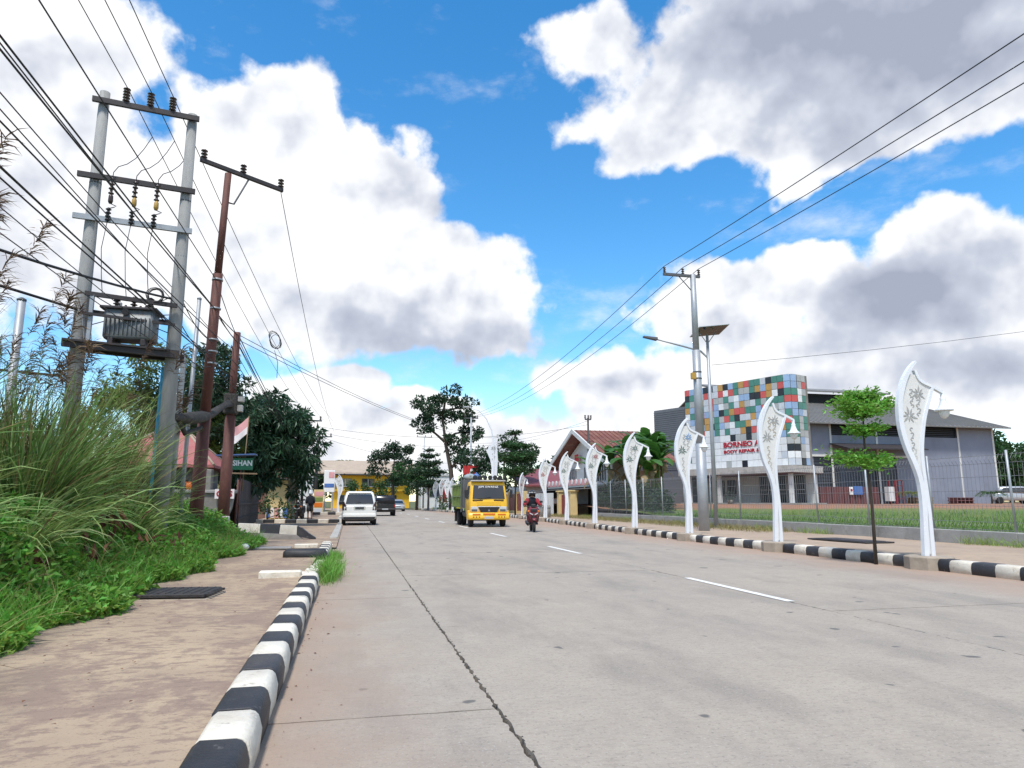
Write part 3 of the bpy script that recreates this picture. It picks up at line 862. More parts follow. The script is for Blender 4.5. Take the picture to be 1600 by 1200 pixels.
def suv(loc, label):
    t = thing('parked_car', label, 'car', loc, R(.5))
    mb = MB()
    mb.loft([rrect(.76, .44, .96, .06, .0), rrect(.84, .34, 1.00, .10, .03), rrect(.875, .29, 1.03, .12, .12), rrect(.885, .27, 1.04, .12, .6), rrect(.885, .27, 1.03, .12, 2.2), rrect(.88, .27, 1.01, .14, 3.3), rrect(.86, .30, .92, .16, 4.0), rrect(.80, .34, .80, .16, 4.4), rrect(.66, .42, .70, .1, 4.55)])
    mb.loft([rplan(.86, .04, 3.5, .95, .12), rplan(.85, .06, 3.4, 1.06, .12), rplan(.79, .17, 2.9, 1.38, .12), rplan(.725, .31, 2.5, 1.63, .12), rplan(.69, .38, 2.35, 1.715, .12), rplan(.60, .55, 2.1, 1.765, .12)])
    mb.build('body', 'paint_white', t)
    quadp(MB(), [(-.72, .045, 1.12), (.72, .045, 1.12), (.62, .245, 1.60), (-.62, .245, 1.60)]).build('rear_window', 'glass_car', t)
    for s in (-1, 1):
        quadp(MB(), [(s * .858, .45, 1.12), (s * .858, 2.95, 1.12), (s * .742, 2.5, 1.58), (s * .742, .62, 1.58)][::s]).build('side_window', 'glass_car', t)
        mb = MB(); mb.loft([[(s * .80, .035, 1.22), (s * .855, .08, 1.22), (s * .86, .2, 1.22), (s * .80, .2, 1.22)], [(s * .68, -.002, 1.0), (s * .868, .04, 1.0), (s * .90, .22, 1.0), (s * .80, .22, 1.0)], [(s * .66, -.012, .78), (s * .85, .012, .78), (s * .89, .2, .78), (s * .80, .2, .78)]], False)
        mb.build('tail_lamp', 'lamp_smoked', t)
        mb = MB(); mb.bbox(s * .97 - .11, s * .97 + .11, 2.72, 2.86, 1.05, 1.24, .03); mb.tube([(s * .84, 2.8, 1.08), (s * .97, 2.8, 1.1)], .02, 6)
        mb.build('door_mirror', 'black_plastic', t)
        for y in (.72, 3.55): wheel(t, s * .79, y, .335, .21)
    mb = MB(); mb.bbox(-.86, .86, -.045, .10, .42, .60, .03); b = mb.build('bumper', 'paint_white', t)
    MB().bbox(-.80, .80, -.052, .05, .30, .445, .02).build('bumper_skirt', 'black_plastic', b)
    MB().bbox(-.74, .74, .2, 4.2, .20, .32, .02).build('underbody', 'black_plastic', t)
    mb = MB(); mb.bbox(-.30, .30, -.012, .03, .80, .98, .01); g_ = mb.build('plate_recess', 'chrome', t)
    MB().bbox(-.225, .225, -.024, -.011, .82, .945, .004).build('number_plate', 'plate_dark', g_)
    mb = MB(); mb.bbox(-.58, .58, .24, .46, 1.655, 1.70, .015); mb.build('spoiler', 'paint_white', t)
    MB().tube([(.02, .06, 1.12), (.06, .06, 1.18), (-.25, .10, 1.22)], .012, 5).build('wiper', 'black_plastic', t)
    MB().lathe([(.025, 0), (.025, -.14)], (.5, .08, .29), 8, 'y').build('exhaust', 'dark_steel', t)
    return t
def pickup(loc, label):
    t = thing('pickup_truck', label, 'pickup', loc, R(.3))
    mb = MB(); mb.loft([rrect(.82, .52, 1.02, .05, .0), rrect(.87, .48, 1.05, .06, .05), rrect(.89, .46, 1.06, .06, 1.5), rrect(.89, .46, 1.05, .1, 3.8), rrect(.84, .5, .98, .12, 4.7), rrect(.75, .55, .85, .1, 4.9)])
    mb.loft([rplan(.86, 1.5, 3.9, 1.02, .1), rplan(.80, 1.68, 3.5, 1.35, .1), rplan(.71, 1.82, 3.1, 1.66, .1), rplan(.60, 1.95, 2.9, 1.72, .1)])
    mb.build('body', 'paint_black', t)
    # hard top over the load bed
    mb = MB(); mb.loft([rplan(.85, .02, 1.5, 1.05, .08), rplan(.80, .12, 1.55, 1.45, .08), rplan(.74, .2, 1.6, 1.68, .08), rplan(.66, .3, 1.6, 1.735, .08)]); ct = mb.build('canopy', 'paint_black', t)
    quadp(MB(), [(-.66, .075, 1.2), (.66, .075, 1.2), (.58, .16, 1.56), (-.58, .16, 1.56)]).build('rear_window', 'glass_car', ct)
    b = MB().bbox(-.84, .84, -.12, .06, .50, .64, .03).build('bumper', 'dark_steel', t)
    MB().bbox(-.26, .26, -.135, -.12, .53, .63, .004).build('number_plate', 'plate', b)
    for s in (-1, 1):
        MB().bbox(s * .80 - .055, s * .80 + .055, -.015, .1, .72, .98, .02).build('tail_lamp', 'lamp_red', t)
        for y in (.95, 3.95): wheel(t, s * .80, y, .36, .24, 'galv_dark')
    MB().bbox(-.7, .7, .2, 4.4, .33, .50, .02).build('underbody', 'black_plastic', t)
    return t
def sedan(loc, label):
    t = thing('oncoming_car', label, 'car', loc)
    mb = MB(); mb.loft([rrect(.62, .38, .66, .08, .0), rrect(.78, .28, .76, .14, .1), rrect(.84, .22, .84, .14, .5), rrect(.85, .2, .92, .12, 1.2), rrect(.85, .2, .94, .12, 3.4), rrect(.82, .24, .94, .12, 4.1), rrect(.7, .34, .86, .1, 4.3)])
    mb.loft([rplan(.80, 1.1, 3.9, .9, .12), rplan(.70, 1.75, 3.5, 1.28, .12), rplan(.62, 2.0, 3.3, 1.42, .12), rplan(.52, 2.2, 3.1, 1.46, .12)])
    mb.build('body', 'paint_silver', t)
    quadp(MB(), [(-.70, 1.17, .97), (.70, 1.17, .97), (.60, 1.72, 1.30), (-.60, 1.72, 1.30)]).build('windscreen', 'glass_car', t)
    MB().bbox(-.32, .32, .0, .06, .56, .66, .01).build('grille', 'black_plastic', t)
    MB().bbox(-.5, .5, .02, .08, .27, .40, .01).build('bumper_intake', 'black_plastic', t)
    for s in (-1, 1):
        MB().bbox(s * .60 - .15, s * .60 + .15, .03, .12, .58, .71, .02).build('headlight', 'lamp_clear', t)
        MB().bbox(s * .92 - .07, s * .92 + .07, 1.5, 1.6, .92, 1.05, .02).build('door_mirror', 'paint_silver', t)
        for y in (.8, 3.4): wheel(t, s * .76, y, .31, .2)
    return t
def truck(loc, label):
    t = thing('dump_truck', label, 'truck', loc, R(-1.0))
    mb = MB(); mb.loft([rplan(.90, .02, 1.55, .62, .10), rplan(.94, .0, 1.6, .80, .12), rplan(.945, .0, 1.6, 1.18, .12), rplan(.935, .03, 1.6, 1.30, .12), rplan(.86, .20, 1.58, 2.06, .13), rplan(.82, .26, 1.54, 2.18, .13), rplan(.74, .36, 1.45, 2.23, .13)])
    cab = mb.build('cab', 'paint_yellow', t)
    y_at = lambda z: .03 + (z - 1.30) * .17 / .76
    ws = MB(); quadp(ws, [(-.80, y_at(1.36) - .016, 1.36), (.80, y_at(1.36) - .016, 1.36), (.74, y_at(2.02) - .016, 2.02), (-.74, y_at(2.02) - .016, 2.02)], .02)
    w_ = ws.build('windscreen', 'glass_car', cab)
    text_mesh('windscreen_lettering', 'JEPI SWANZ', .13, 'text_white', w_, (0, y_at(1.94) - .022, 1.94), (R(90 - 12.6), 0, 0), .002, 1.0)
    MB().tube([(-.55, .0, 1.37), (.1, .01, 1.43)], .012, 5).build('wiper', 'black_plastic', cab)
    for s in (-1, 1):
        quadp(MB(), [(s * .945, .36, 1.36), (s * .945, 1.25, 1.36), (s * .875, 1.2, 2.0), (s * .875, .48, 2.0)][::s], .01).build('side_window', 'glass_car', cab)
        mb = MB(); mb.bbox(s * 1.12 - .07, s * 1.12 + .07, .02, .08, 1.42, 1.80, .02); mb.tube([(s * .92, .15, 1.9), (s * 1.12, .05, 1.85), (s * 1.12, .05, 1.4)], .012, 5)
        mb.build('door_mirror', 'black_plastic', cab)
        hl = MB().bbox(s * .70 - .19, s * .70 + .19, -.022, .06, .73, .99, .025).build('headlight', 'lamp_clear', cab)
        MB().bbox(s * .70 - .15, s * .70 + .13, -.034, -.02, .76, .86, .01).build('reflector', 'galv_dark', hl)
        MB().bbox(s * .62 - .2, s * .62 + .2, -.125, -.10, .58, .65, .01).build('indicator', 'lamp_orange', t)
        for k in range(3): MB().lathe([(.03, 0), (.03, .02)], (s * .62 + (k - 1) * .14, -.122, .49), 10, 'y').build('bumper_hole', 'dark_inside', t)
        wheel(t, s * .80, .62, .37, .21, 'galv_dark')
        for d in (.0, .24): wheel(t, s * (.92 - d), 3.75, .37, .2, 'galv_dark')
        MB().bbox(s * .90 - .22, s * .90 + .22, 4.22, 4.24, .18, .85, .004).build('mud_flap', 'rubber', t)
        # step panel behind the bumper
        MB().bbox(s * .93 - .09, s * .93 + .09, .08, .55, .36, .80, .03).build('step_panel', 'paint_yellow', cab)
    mb = MB(); mb.prism([(-.40, .72), (.40, .72), (.52, .965), (-.52, .965)], -.03, .04); g_ = mb.build('grille', 'black_plastic', cab)
    MB().lathe([(.07, 0), (.05, .02)], (0, -.05, .80), 3, 'y').build('emblem', 'chrome', g_)
    MB().bbox(-.55, .55, -.024, .05, .968, 1.0, .006).build('grille_trim', 'paint_white', cab)
    MB().bbox(-.60, .60, -.020, .05, 1.02, 1.24, .012).build('front_panel', 'paint_yellow', cab)
    mb = MB(); mb.bbox(-.80, -.30, -.012, .05, 1.27, 1.325, .01); mb.bbox(.25, .74, -.012, .05, 1.27, 1.325, .01); mb.build('cowl_vent', 'black_plastic', cab)
    mb = MB(); mb.loft([rplan(1.0, -.11, .3, .36, .05), rplan(1.02, -.12, .3, .45, .05), rplan(1.0, -.10, .3, .70, .05)]); b = mb.build('bumper', 'paint_yellow', t)
    MB().bbox(-.3, .3, -.125, -.09, .58, .67, .01).build('bumper_badge', 'lamp_orange', b)
    MB().bbox(-.23, .23, -.14, -.118, .40, .52, .004).build('number_plate', 'plate', b)
    # visor with a row of round lamps
    MB().bbox(-.86, .86, .10, .42, 2.20, 2.27, .02).build('visor', 'concrete_light', cab)
    rk = MB(); rk.tube([(-.84, .22, 2.29), (.84, .22, 2.29)], .02, 6); rk = rk.build('lamp_bar', 'dark_steel', cab)
    for k in range(6): MB().lathe([(.06, .10), (.105, .06), (.115, 0), (.1, -.015), (.04, -.005)], (-.66 + .25 * k, .20, 2.40), 12, 'y').build('roof_lamp', 'black_plastic', rk)
    # chassis and tipper body
    mb = MB(); mb.box(-.42, -.30, .3, 5.2, .62, .80); mb.box(.30, .42, .3, 5.2, .62, .80); mb.box(-.8, .8, 3.68, 3.82, .3, .42); mb.box(-.75, .75, .56, .68, .3, .42); mb.box(-.3, .3, 1.0, 1.5, .35, .62); mb.build('chassis', 'dark_steel', t)
    MB().lathe([(.16, 0), (.18, .02), (.18, .75), (.16, .77)], (-.75, 1.9, .62), 12, 'y').build('fuel_tank', 'galv_dark', t)
    bd = MB()
    for (a, b_, c_, d_) in ((-1.08, -1.03, 1.95, 5.3), (1.03, 1.08, 1.95, 5.3)): bd.box(a, b_, c_, d_, .95, 2.12)
    bd.box(-1.03, 1.03, 1.95, 2.0, .95, 2.30); bd.box(-1.03, 1.03, 5.25, 5.3, .95, 2.1); bd.box(-1.03, 1.03, 2.0, 5.25, .95, 1.02)
    bdo = bd.build('tipper_body', 'paint_green', t)
    for s in (-1, 1):
        for k in range(6): MB().box(s * 1.08 - .035 + s * .035, s * 1.08 + .035 + s * .035, 2.05 + .62 * k, 2.13 + .62 * k, .93, 2.12).build('rib', 'paint_green', bdo)
        for z in (.98, 1.5, 2.08): MB().box(s * 1.1 - .03 + s * .02, s * 1.1 + .03 + s * .02, 1.96, 5.29, z - .03, z + .03).build('rail', 'paint_green', bdo)
    for s in (-1, 1): MB().box(s * 1.10 - .03, s * 1.10 + .03, 1.86, 1.94, .7, 2.62).build('headboard_post', 'galv_dark', bdo)
    MB().box(-1.05, 1.05, 1.80, 1.92, .9, 2.34).build('headboard', 'galv_dark', bdo)
    return t
def scooter(root, col, lx_=0):
    """local: front faces -Y"""
    wheel_ = lambda y, r: (MB().lathe([(r * .7, -.05), (r * .95, -.045), (r, 0), (r * .95, .045), (r * .7, .05)], (0, y, r), 18, 'x').build('wheel', 'rubber', root))
    for y, r in ((-.62, .27), (.62, .27)):
        w = wheel_(y, r); MB().lathe([(.03, -.05), (.18, -.03), (.19, .03), (.03, .05)], (0, y, r), 10, 'x').build('rim', 'galv_dark', w)
    MB().loft([[(x * w, y, z) for x in (-1, 1)] + [(x * w * .6, y - .03, z + .02) for x in (1, -1)] for (w, y, z) in ((.07, -.86, .46), (.085, -.70, .56), (.08, -.5, .54))], True).build('front_mudguard', col, root)
    MB().tube([(0, -.62, .27), (0, -.45, .70), (0, -.36, 1.02)], [.04, .045, .04], 8).build('fork', 'dark_steel', root)
    mb = MB(); mb.loft([[(-.10, -.50, .52), (.10, -.50, .52), (.16, -.38, .52), (-.16, -.38, .52)], [(-.17, -.58, .74), (.17, -.58, .74), (.26, -.36, .74), (-.26, -.36, .74)], [(-.16, -.54, .92), (.16, -.54, .92), (.25, -.30, .92), (-.25, -.30, .92)], [(-.09, -.42, 1.03), (.09, -.42, 1.03), (.16, -.26, 1.03), (-.16, -.26, 1.03)]], True)
    fr = mb.build('front_fairing', col, root)
    [MB().hexa([(q * .03, -.60, .68), (q * .16, -.585, .74), (q * .16, -.55, .74), (q * .03, -.56, .68), (q * .03, -.60, .72), (q * .18, -.58, .79), (q * .18, -.55, .79), (q * .03, -.56, .72)]).build('headlight', 'lamp_clear', fr) for q in (-1, 1)]
    MB().bbox(-.13, .13, -.60, -.53, .80, .95, .03).build('cowl', 'black_plastic', fr)
    MB().bbox(-.11, .11, -.56, -.48, .54, .66, .03).build('lower_cowl', 'black_plastic', fr)
    MB().bbox(-.10, .10, -.50, -.42, .98, 1.13, .03).build('windshield', 'black_plastic', fr)
    mb = MB(); mb.loft([[(-.13, -.30, .30), (.13, -.30, .30), (.13, .2, .27), (-.13, .2, .27)], [(-.24, -.34, .62), (.24, -.34, .62), (.12, -.25, .62), (-.12, -.25, .62)], [(-.22, -.32, .86), (.22, -.32, .86), (.1, -.25, .86), (-.1, -.25, .86)]], True); mb.build('leg_shield', col, root)
    mb = MB(); mb.loft([rrect(.14, .28, .55, .05, .05), rrect(.17, .34, .70, .07, .35), rrect(.15, .48, .76, .07, .75), rrect(.08, .60, .80, .05, 1.0)]); mb.build('rear_body', col, root)
    mb = MB(); mb.loft([rrect(.11, .70, .76, .025, .02), rrect(.15, .71, .80, .035, .3), rrect(.15, .76, .86, .035, .6), rrect(.10, .80, .88, .03, .85)]); mb.build('seat', 'black_plastic', root)
    mb = MB(); mb.tube([(-.36, -.22, 1.04), (-.14, -.33, 1.03), (.14, -.33, 1.03), (.36, -.22, 1.04)], .018, 7); hb = mb.build('handlebar', 'dark_steel', root)
    for s in (-1, 1):
        m2 = MB(); m2.tube([(s * .22, -.3, 1.03), (s * .30, -.33, 1.20)], .008, 5); m2.bbox(s * .33 - .065, s * .33 + .065, -.35, -.32, 1.18, 1.27, .015); m2.build('mirror', 'black_plastic', hb)
        MB().bbox(s * .20 - .05, s * .20 + .05, -.53, -.44, .80, .88, .02).build('indicator', 'lamp_orange', fr)
    MB().tube([(-.16, .25, .26), (-.19, .6, .33), (-.19, .92, .40)], [.035, .055, .05], 8).build('exhaust', 'dark_steel', root)
    MB().box(-.09, .09, -.28, .25, .26, .30).build('footboard', 'black_plastic', root)
def head_parts(root, c, yaw, helmet, face=True):
    """c centre of the head, yaw direction the face looks (0 = -Y)"""
    pv = bpy.data.objects
    def rot(p): return (c[0] + p[0] * math.cos(yaw) - p[1] * math.sin(yaw), c[1] + p[0] * math.sin(yaw) + p[1] * math.cos(yaw), c[2] + p[2])
    def part(mb, name, m):
        mb.v = [rot(p) for p in mb.v]; return mb.build(name, m, root)
    h = ball((0, .01, .035), .142, 14, (1, 1.12, 1), -18, 90); h.loft([[(.145 * math.cos(a), .01 + .16 * math.sin(a), z) for a in [R(15 + 150 * k / 11) for k in range(12)]] + [(.12 * math.cos(a), .01 + .13 * math.sin(a), z) for a in [R(165 - 150 * k / 11) for k in range(12)]] for z in (-.10, .03)], True)
    hm = part(h, 'helmet', helmet)
    part(MB().tube([(-.135, -.06, .04), (-.08, -.16, .045), (0, -.185, .045), (.08, -.16, .045), (.135, -.06, .04)], .016, 6), 'visor_rim', 'helmet_black')
    if face:
        for s in (-1, 1): part(ball((s * .034, -.098, .0), .013, 8, (1, .6, .8), rows=4), 'eye', 'hair')
        part(MB().tube([(-.03, -.098, -.062), (0, -.104, -.064), (.03, -.098, -.062)], .007, 5), 'mouth', 'bike_red')
# ------------------------------------------------------------------ left verge: poles, transformer, cables
def insulator(name, p, h, r, m='porcelain', n=5, parent=None):
    prof = [(r * .35, 0)]
    for k in range(n):
        z = h * (k + .3) / n
        prof += [(r * .5, z), (r, z + h * .1 / n), (r * .95, z + h * .3 / n), (r * .45, z + h * .45 / n)]
    prof += [(r * .5, h * .96), (r * .3, h)]
    return MB().lathe(prof, p, 9).build(name, m, parent)
def arm(mb, a, b, w, h):
    """rectangular steel bar from a to b"""
    a, b = Vector(a), Vector(b); d = (b - a).normalized(); s = d.cross(Vector((0, 0, 1))).normalized() * w / 2; u = Vector((0, 0, h / 2))
    mb.hexa([a - s - u, b - s - u, b + s - u, a + s - u, a - s + u, b - s + u, b + s + u, a + s + u]); return mb
ts = thing('transformer_station', 'pole mounted transformer between two tall concrete poles rising from the weeds', 'transformer')
PL, PR = (-5.37, 15.0), (-3.70, 15.3)
for (x, y), h in ((PL, 9.78), (PR, 9.66)):
    mb = MB(); mb.tube([(x, y, -.2), (x, y, h * .5), (x, y, h)], [.165, .135, .098], 14); p = mb.build('pole', 'concrete_pole', ts)
    for z in (.45 * h, .66 * h, .79 * h):
        MB().lathe([(.150 - z * .0045, -.015), (.150 - z * .0045, .015)], (x, y, z), 14).build('band', 'galv_dark', p)
ux = lambda f, off=0.: (PL[0] + (PR[0] - PL[0]) * f, PL[1] + (PR[1] - PL[1]) * f + off)
for z, m_, f0, f1 in ((9.52, 'dark_steel', -.10, 1.10), (7.83, 'dark_steel', -.17, 1.12), (6.93, 'galv', -.17, 1.12)):
    a, b = ux(f0, -.14), ux(f1, -.14)
    mb = MB(); arm(mb, (*a, z), (*b, z), .07, .11); mb.build('crossarm', m_, ts)
tops = []
for f in (.26, .53, .78):
    x, y = ux(f, -.14); insulator('insulator', (x, y, 9.58), .33, .075, parent=ts); tops.append((x, y, 9.92))
cut, arr = [], []
for f, c_ in ((.22, 'porcelain'), (.47, 'fuse_yellow'), (.71, 'fuse_yellow')):
    x, y = ux(f, -.24)
    o = insulator('fuse_cutout', (x, y, 7.42), .40, .055, parent=ts, n=4); MB().lathe([(.03, 0), (.05, .05), (.045, .16), (.02, .2)], (x + .01, y - .02, 7.24), 8).build('fuse_tube', c_, o); cut.append((x, y))
    x, y = ux(f - .02, -.18)
    insulator('surge_arrester', (x, y, 6.88), .30, .055, 'black_plastic', 4, ts); arr.append((x, y))
wl_ = MB()
for wi, (a, b, t) in enumerate(zip(cut, arr, tops)):
    wl_ = MB(); wl_.tube([(a[0], a[1], 7.25), (a[0] + .12, a[1], 7.2), (b[0] + .1, b[1], 7.3 - .1), (b[0], b[1], 7.16)], .009, 5); wl_.build('jumper_wire', 'wire_black', ts)
    e3 = Vector((-3.6 + 1.0 * wi, 66, 8.6)); f3 = .035; q3 = Vector(t).lerp(e3, f3) - Vector((0, 0, .8 * 4 * f3 * (1 - f3))); a3 = Vector((a[0], a[1], 7.82)); P3 = [a3, a3 + Vector((.0, .02, .12))] + [(a3 + Vector((.06, .08, .28))).lerp(q3, u) - Vector((0, 0, .18 * math.sin(math.pi * u))) for u in (0, .25, .5, .75, 1)]
    wl_ = MB(); wl_.tube(P3, .009, 5); wl_.build('jumper_wire', 'wire_black', ts)
    wl_ = MB(); wl_.tube([(b[0], b[1], 6.9), (b[0] - .06, b[1], 6.3), (b[0] - .02, b[1] + .05, 5.7), (b[0] + .02, b[1] + .1, 5.3)], .008, 5); wl_.build('jumper_wire', 'wire_black', ts)
# platform and tank
a, b = ux(-.12, -.22), ux(1.1, -.22)
mb = MB(); arm(mb, (*a, 4.30), (*b, 4.22), .10, .16); mb.build('platform_beam', 'dark_steel', ts)
a, b = ux(-.12, .22), ux(1.1, .22)
mb = MB(); arm(mb, (*a, 4.30), (*b, 4.22), .10, .16); mb.build('platform_beam', 'dark_steel', ts)
pf = MB(); pf.hexa([(*ux(-.1, -.32), 4.33), (*ux(1.0, -.32), 4.27), (*ux(1.0, .32), 4.27), (*ux(-.1, .32), 4.33), (*ux(-.1, -.32), 4.37), (*ux(1.0, -.32), 4.31), (*ux(1.0, .32), 4.31), (*ux(-.1, .32), 4.37)]); pf.build('platform', 'dark_steel', ts)
for z, off, w in ((5.28, -.24, .07), (4.86, -.30, .045), (5.02, .22, .05)):
    mb = MB(); arm(mb, (*ux(.06, off), z + .04), (*ux(1.04, off), z - .04), w, w * 1.2); mb.build('rail', 'dark_steel', ts)
for f, off in ((.14, -.24), (.35, .2)):
    x, y = ux(f, off); MB().box(x - .035, x + .035, y - .03, y + .03, 4.34, 5.3).build('rail_post', 'galv', ts)
mb = MB(); arm(mb, (*ux(.0, -.1), 5.35), (*ux(.10, -.2), 4.4), .06, .05); mb.build('brace', 'galv', ts)
cx, cy = ux(.53)
tk = MB(); tk.loft([rplan(.43, -.24, .24, 0, .05), rplan(.46, -.26, .26, .05, .06), rplan(.46, -.26, .26, .60, .06)]); tk.v = [(cx + p[0], cy + p[1], 4.46 + p[2]) for p in tk.v]
tank = tk.build('tank', 'trafo_grey', ts)
mb = MB(); mb.bbox(cx - .53, cx + .53, cy - .31, cy + .31, 5.06, 5.12, .015); mb.build('lid', 'dark_steel', tank)
for s in (-1, 1): MB().bbox(cx + s * .3 - .05, cx + s * .3 + .05, cy - .26, cy + .26, 4.33, 4.47, .01).build('foot', 'dark_steel', tank)
for k in range(11):
    MB().bbox(cx - .40 + .08 * k - .006, cx - .40 + .08 * k + .006, cy - .30, cy - .255, 4.53, 4.9, .003).build('cooling_fin', 'trafo_grey', tank)
for f in (-.30, .02, .33): insulator('bushing', (cx + f, cy - .05, 5.12), .27, .07, parent=tank, n=4)
for f in (-.18, .1, .2, .28): MB().lathe([(.025, 0), (.035, .05), (.02, .13)], (cx + f, cy + .12, 5.12), 7).build('terminal', 'porcelain', tank)
mb = MB(); mb.lathe([(.07, -.01), (.07, .01)], (cx - .05, cy - .305, 5.0), 9, 'y'); mb.build('warning_plate', 'dark_inside', tank)

# rust red steel pole with a T crossarm
rp = thing('utility_pole', 'tall rust red steel pole with a sideways T crossarm and three insulators', 'utility pole')
rx, ry = -3.52, 18.0
mb = MB(); mb.tube([(rx - .05, ry, -.1), (rx, ry, 3.3)], [.165, .150], 12); mb.tube([(rx, ry, 3.2), (rx + .06, ry, 6.9)], [.125, .12], 12); mb.tube([(rx + .06, ry, 6.85), (rx + .13, ry, 9.62)], [.09, .085], 12); mb.build('shaft', 'rust_pole', rp)
A_, B_ = Vector((rx - .50, ry - .3, 9.80)), Vector((rx + 1.42, ry + .7, 9.62))
mb = MB(); arm(mb, A_, B_, .09, .10); ca = mb.build('crossarm', 'dark_steel', rp)
mb = MB(); mb.tube([(rx + .1, ry, 8.85), (rx + .3, ry + .1, 8.85), tuple(A_.lerp(B_, .58))], .025, 6); mb.build('brace', 'galv_dark', ca)
rtop = []
for f in (.04, .50, .97):
    p = A_.lerp(B_, f); insulator('insulator', (p.x, p.y, p.z + .05), .26, .085, parent=ca, n=3); rtop.append((p.x, p.y, p.z + .30))
for z in (6.75, 6.0, 5.2, 4.9, 4.6): MB().lathe([(.135, -.02), (.135, .02)], (rx + .06, ry, z), 12).build('band', 'galv', rp)
p3 = thing('utility_pole', 'shorter rust brown cable pole with a peeling base beside the grey wall', 'utility pole')
px_, py_ = -3.36, 20.5
mb = MB(); mb.tube([(px_, py_, -.1), (px_ + .02, py_, 3.6)], [.165, .14], 12); mb.tube([(px_ + .02, py_, 3.5), (px_ + .05, py_, 6.0)], [.10, .095], 12); mb.build('shaft', 'rust_pole', p3)
MB().lathe([(.19, -.12), (.185, .55), (.172, .60)], (px_, py_, .25), 12).build('footing', 'concrete_light', p3)
mb = MB(); mb.bbox(px_ - .17, px_ + .2, py_ - .14, py_ + .14, 3.65, 4.22, .03); mb.build('junction_box', 'grime', p3)
mb = MB(); mb.bbox(px_ + .2, px_ + .34, py_ - .12, py_ + .05, 3.72, 3.9, .01); mb.bbox(px_ + .2, px_ + .36, py_ - .12, py_ + .05, 4.0, 4.14, .01); mb.build('meter_box', 'concrete_light', p3)
# the sagging, dirt-caked splice bundle that links the poles
sb = thing('cable_bundle', 'thick dirty splice bundle sagging between the rust poles and the concrete pole', 'cable bundle')
mb = MB(); mb.tube([(PR[0] + .16, PR[1], 2.95), (-3.65, 16.3, 3.05), (-3.62, 17.0, 3.12), (-3.5, 17.7, 3.25), (-3.44, 18.6, 3.45), (-3.40, 19.6, 3.75), (-3.38, 20.4, 3.95)], [.05, .09, .14, .13, .09, .08, .11], 9); mb.v = [(a + random.uniform(-.03, .03), b, c + random.uniform(-.03, .03)) for a, b, c in mb.v]; mb.build('sheath', 'grime', sb)
mb = MB(); mb.tube([(-3.7, 16.0, 3.02), (-3.68, 16.9, 2.75), (-3.56, 17.8, 2.98), (-3.5, 18.3, 3.2)], [.03, .06, .05, .03], 7); mb.build('loop', 'grime', sb)
# slender poles
for nm, lab, x, y, z0, z1, r, m_ in (
        ('conduit_pipe', 'slim grey conduit pipe just left of the tall rust pole', -3.78, 17.4, 0., 6.05, .048, 'galv'),
        ('thin_post', 'light blue painted metal post standing in the reeds', -4.06, 15.9, 0., 4.05, .05, 'blue_pole')):
    t = thing(nm, lab, 'pole', (x, y, 0)); mb = MB(); mb.tube([(0, 0, z0), (.06, 0, z1)], r, 9); mb.build('shaft', m_, t)
    MB().lathe([(r * 1.15, 0), (r * 1.2, .03), (r * .4, .06)], (.06, 0, z1), 9).build('cap', m_, t)
t = thing('street_lamp_post', 'low grey post with a bent-over head behind the reeds', 'pole', (-3.92, 17.0, 0))
mb = MB(); mb.tube([(0, 0, 0), (.05, 0, 4.45), (.02, 0, 4.62), (-.12, 0, 4.70), (-.26, 0, 4.68)], [.065, .06, .055, .05, .05], 9); mb.build('shaft', 'galv', t)
mb = MB(); mb.tube([(-.24, 0, 4.68), (-.5, 0, 4.62)], [.06, .04], 8); mb.build('lamp_head', 'galv_dark', t)
t = thing('thin_post', 'thin grey steel post at the far left behind the seed heads', 'pole', (-7.05, 16.4, 0))
mb = MB(); mb.tube([(0, 0, 0), (0, 0, 5.5)], .085, 9); mb.build('shaft', 'galv', t)
MB().lathe([(.09, 0), (.095, .04), (.03, .08)], (0, 0, 5.5), 9).build('cap', 'galv_dark', t)
mb = MB(); arm(mb, (-.5, 0, 4.0), (.9, 0, 3.9), .04, .05); mb.build('crosspiece', 'dark_steel', t)

# overhead cables: one object for each conductor, however many spans it has
def cable(pts, sag, r, label, group=None, n=12, m='wire_black', name='overhead_cable'):
    P = []
    for k, (a, b) in enumerate(zip(pts[:-1], pts[1:])):
        a, b = Vector(a), Vector(b); s_ = sag[k] if hasattr(sag, '__len__') else sag
        P += [a.lerp(b, i / n) - Vector((0, 0, s_ * 4 * (i / n) * (1 - i / n))) for i in range(1 if k else 0, n + 1)]
    mb = MB(); mb.tube(P, r, 5 if r < .03 else 7, False)
    return mb.build(name, m, None, label=label, category='cable', group=group)
for t_, e_, w_ in zip(tops, ((-3.6, 66, 8.6), (-2.6, 66, 8.6), (-1.8, 66, 8.6)), ('leftmost', 'middle', 'rightmost')):
    cable([(t_[0], -9, 9.85), t_, e_], (.12, .8), .010, w_ + ' of the three high wires on the transformer crossarm', 'high wires on the left')
ORD = ['topmost', 'second', 'third', 'fourth', 'fifth', 'sixth', 'seventh', 'eighth', 'ninth', 'tenth', 'eleventh', 'lowest']
fan = sorted([(-.02, 6.75, .014), (.04, 6.2, .018), (-.05, 6.05, .012), (.02, 5.95, .017), (-.06, 5.75, .011), (.05, 5.3, .014), (.0, 5.1, .010), (-.04, 4.95, .015), (.03, 4.75, .012), (-.02, 4.5, .009), (.06, 4.6, .014), (-.06, 4.3, .009)], key=lambda q: -q[1])
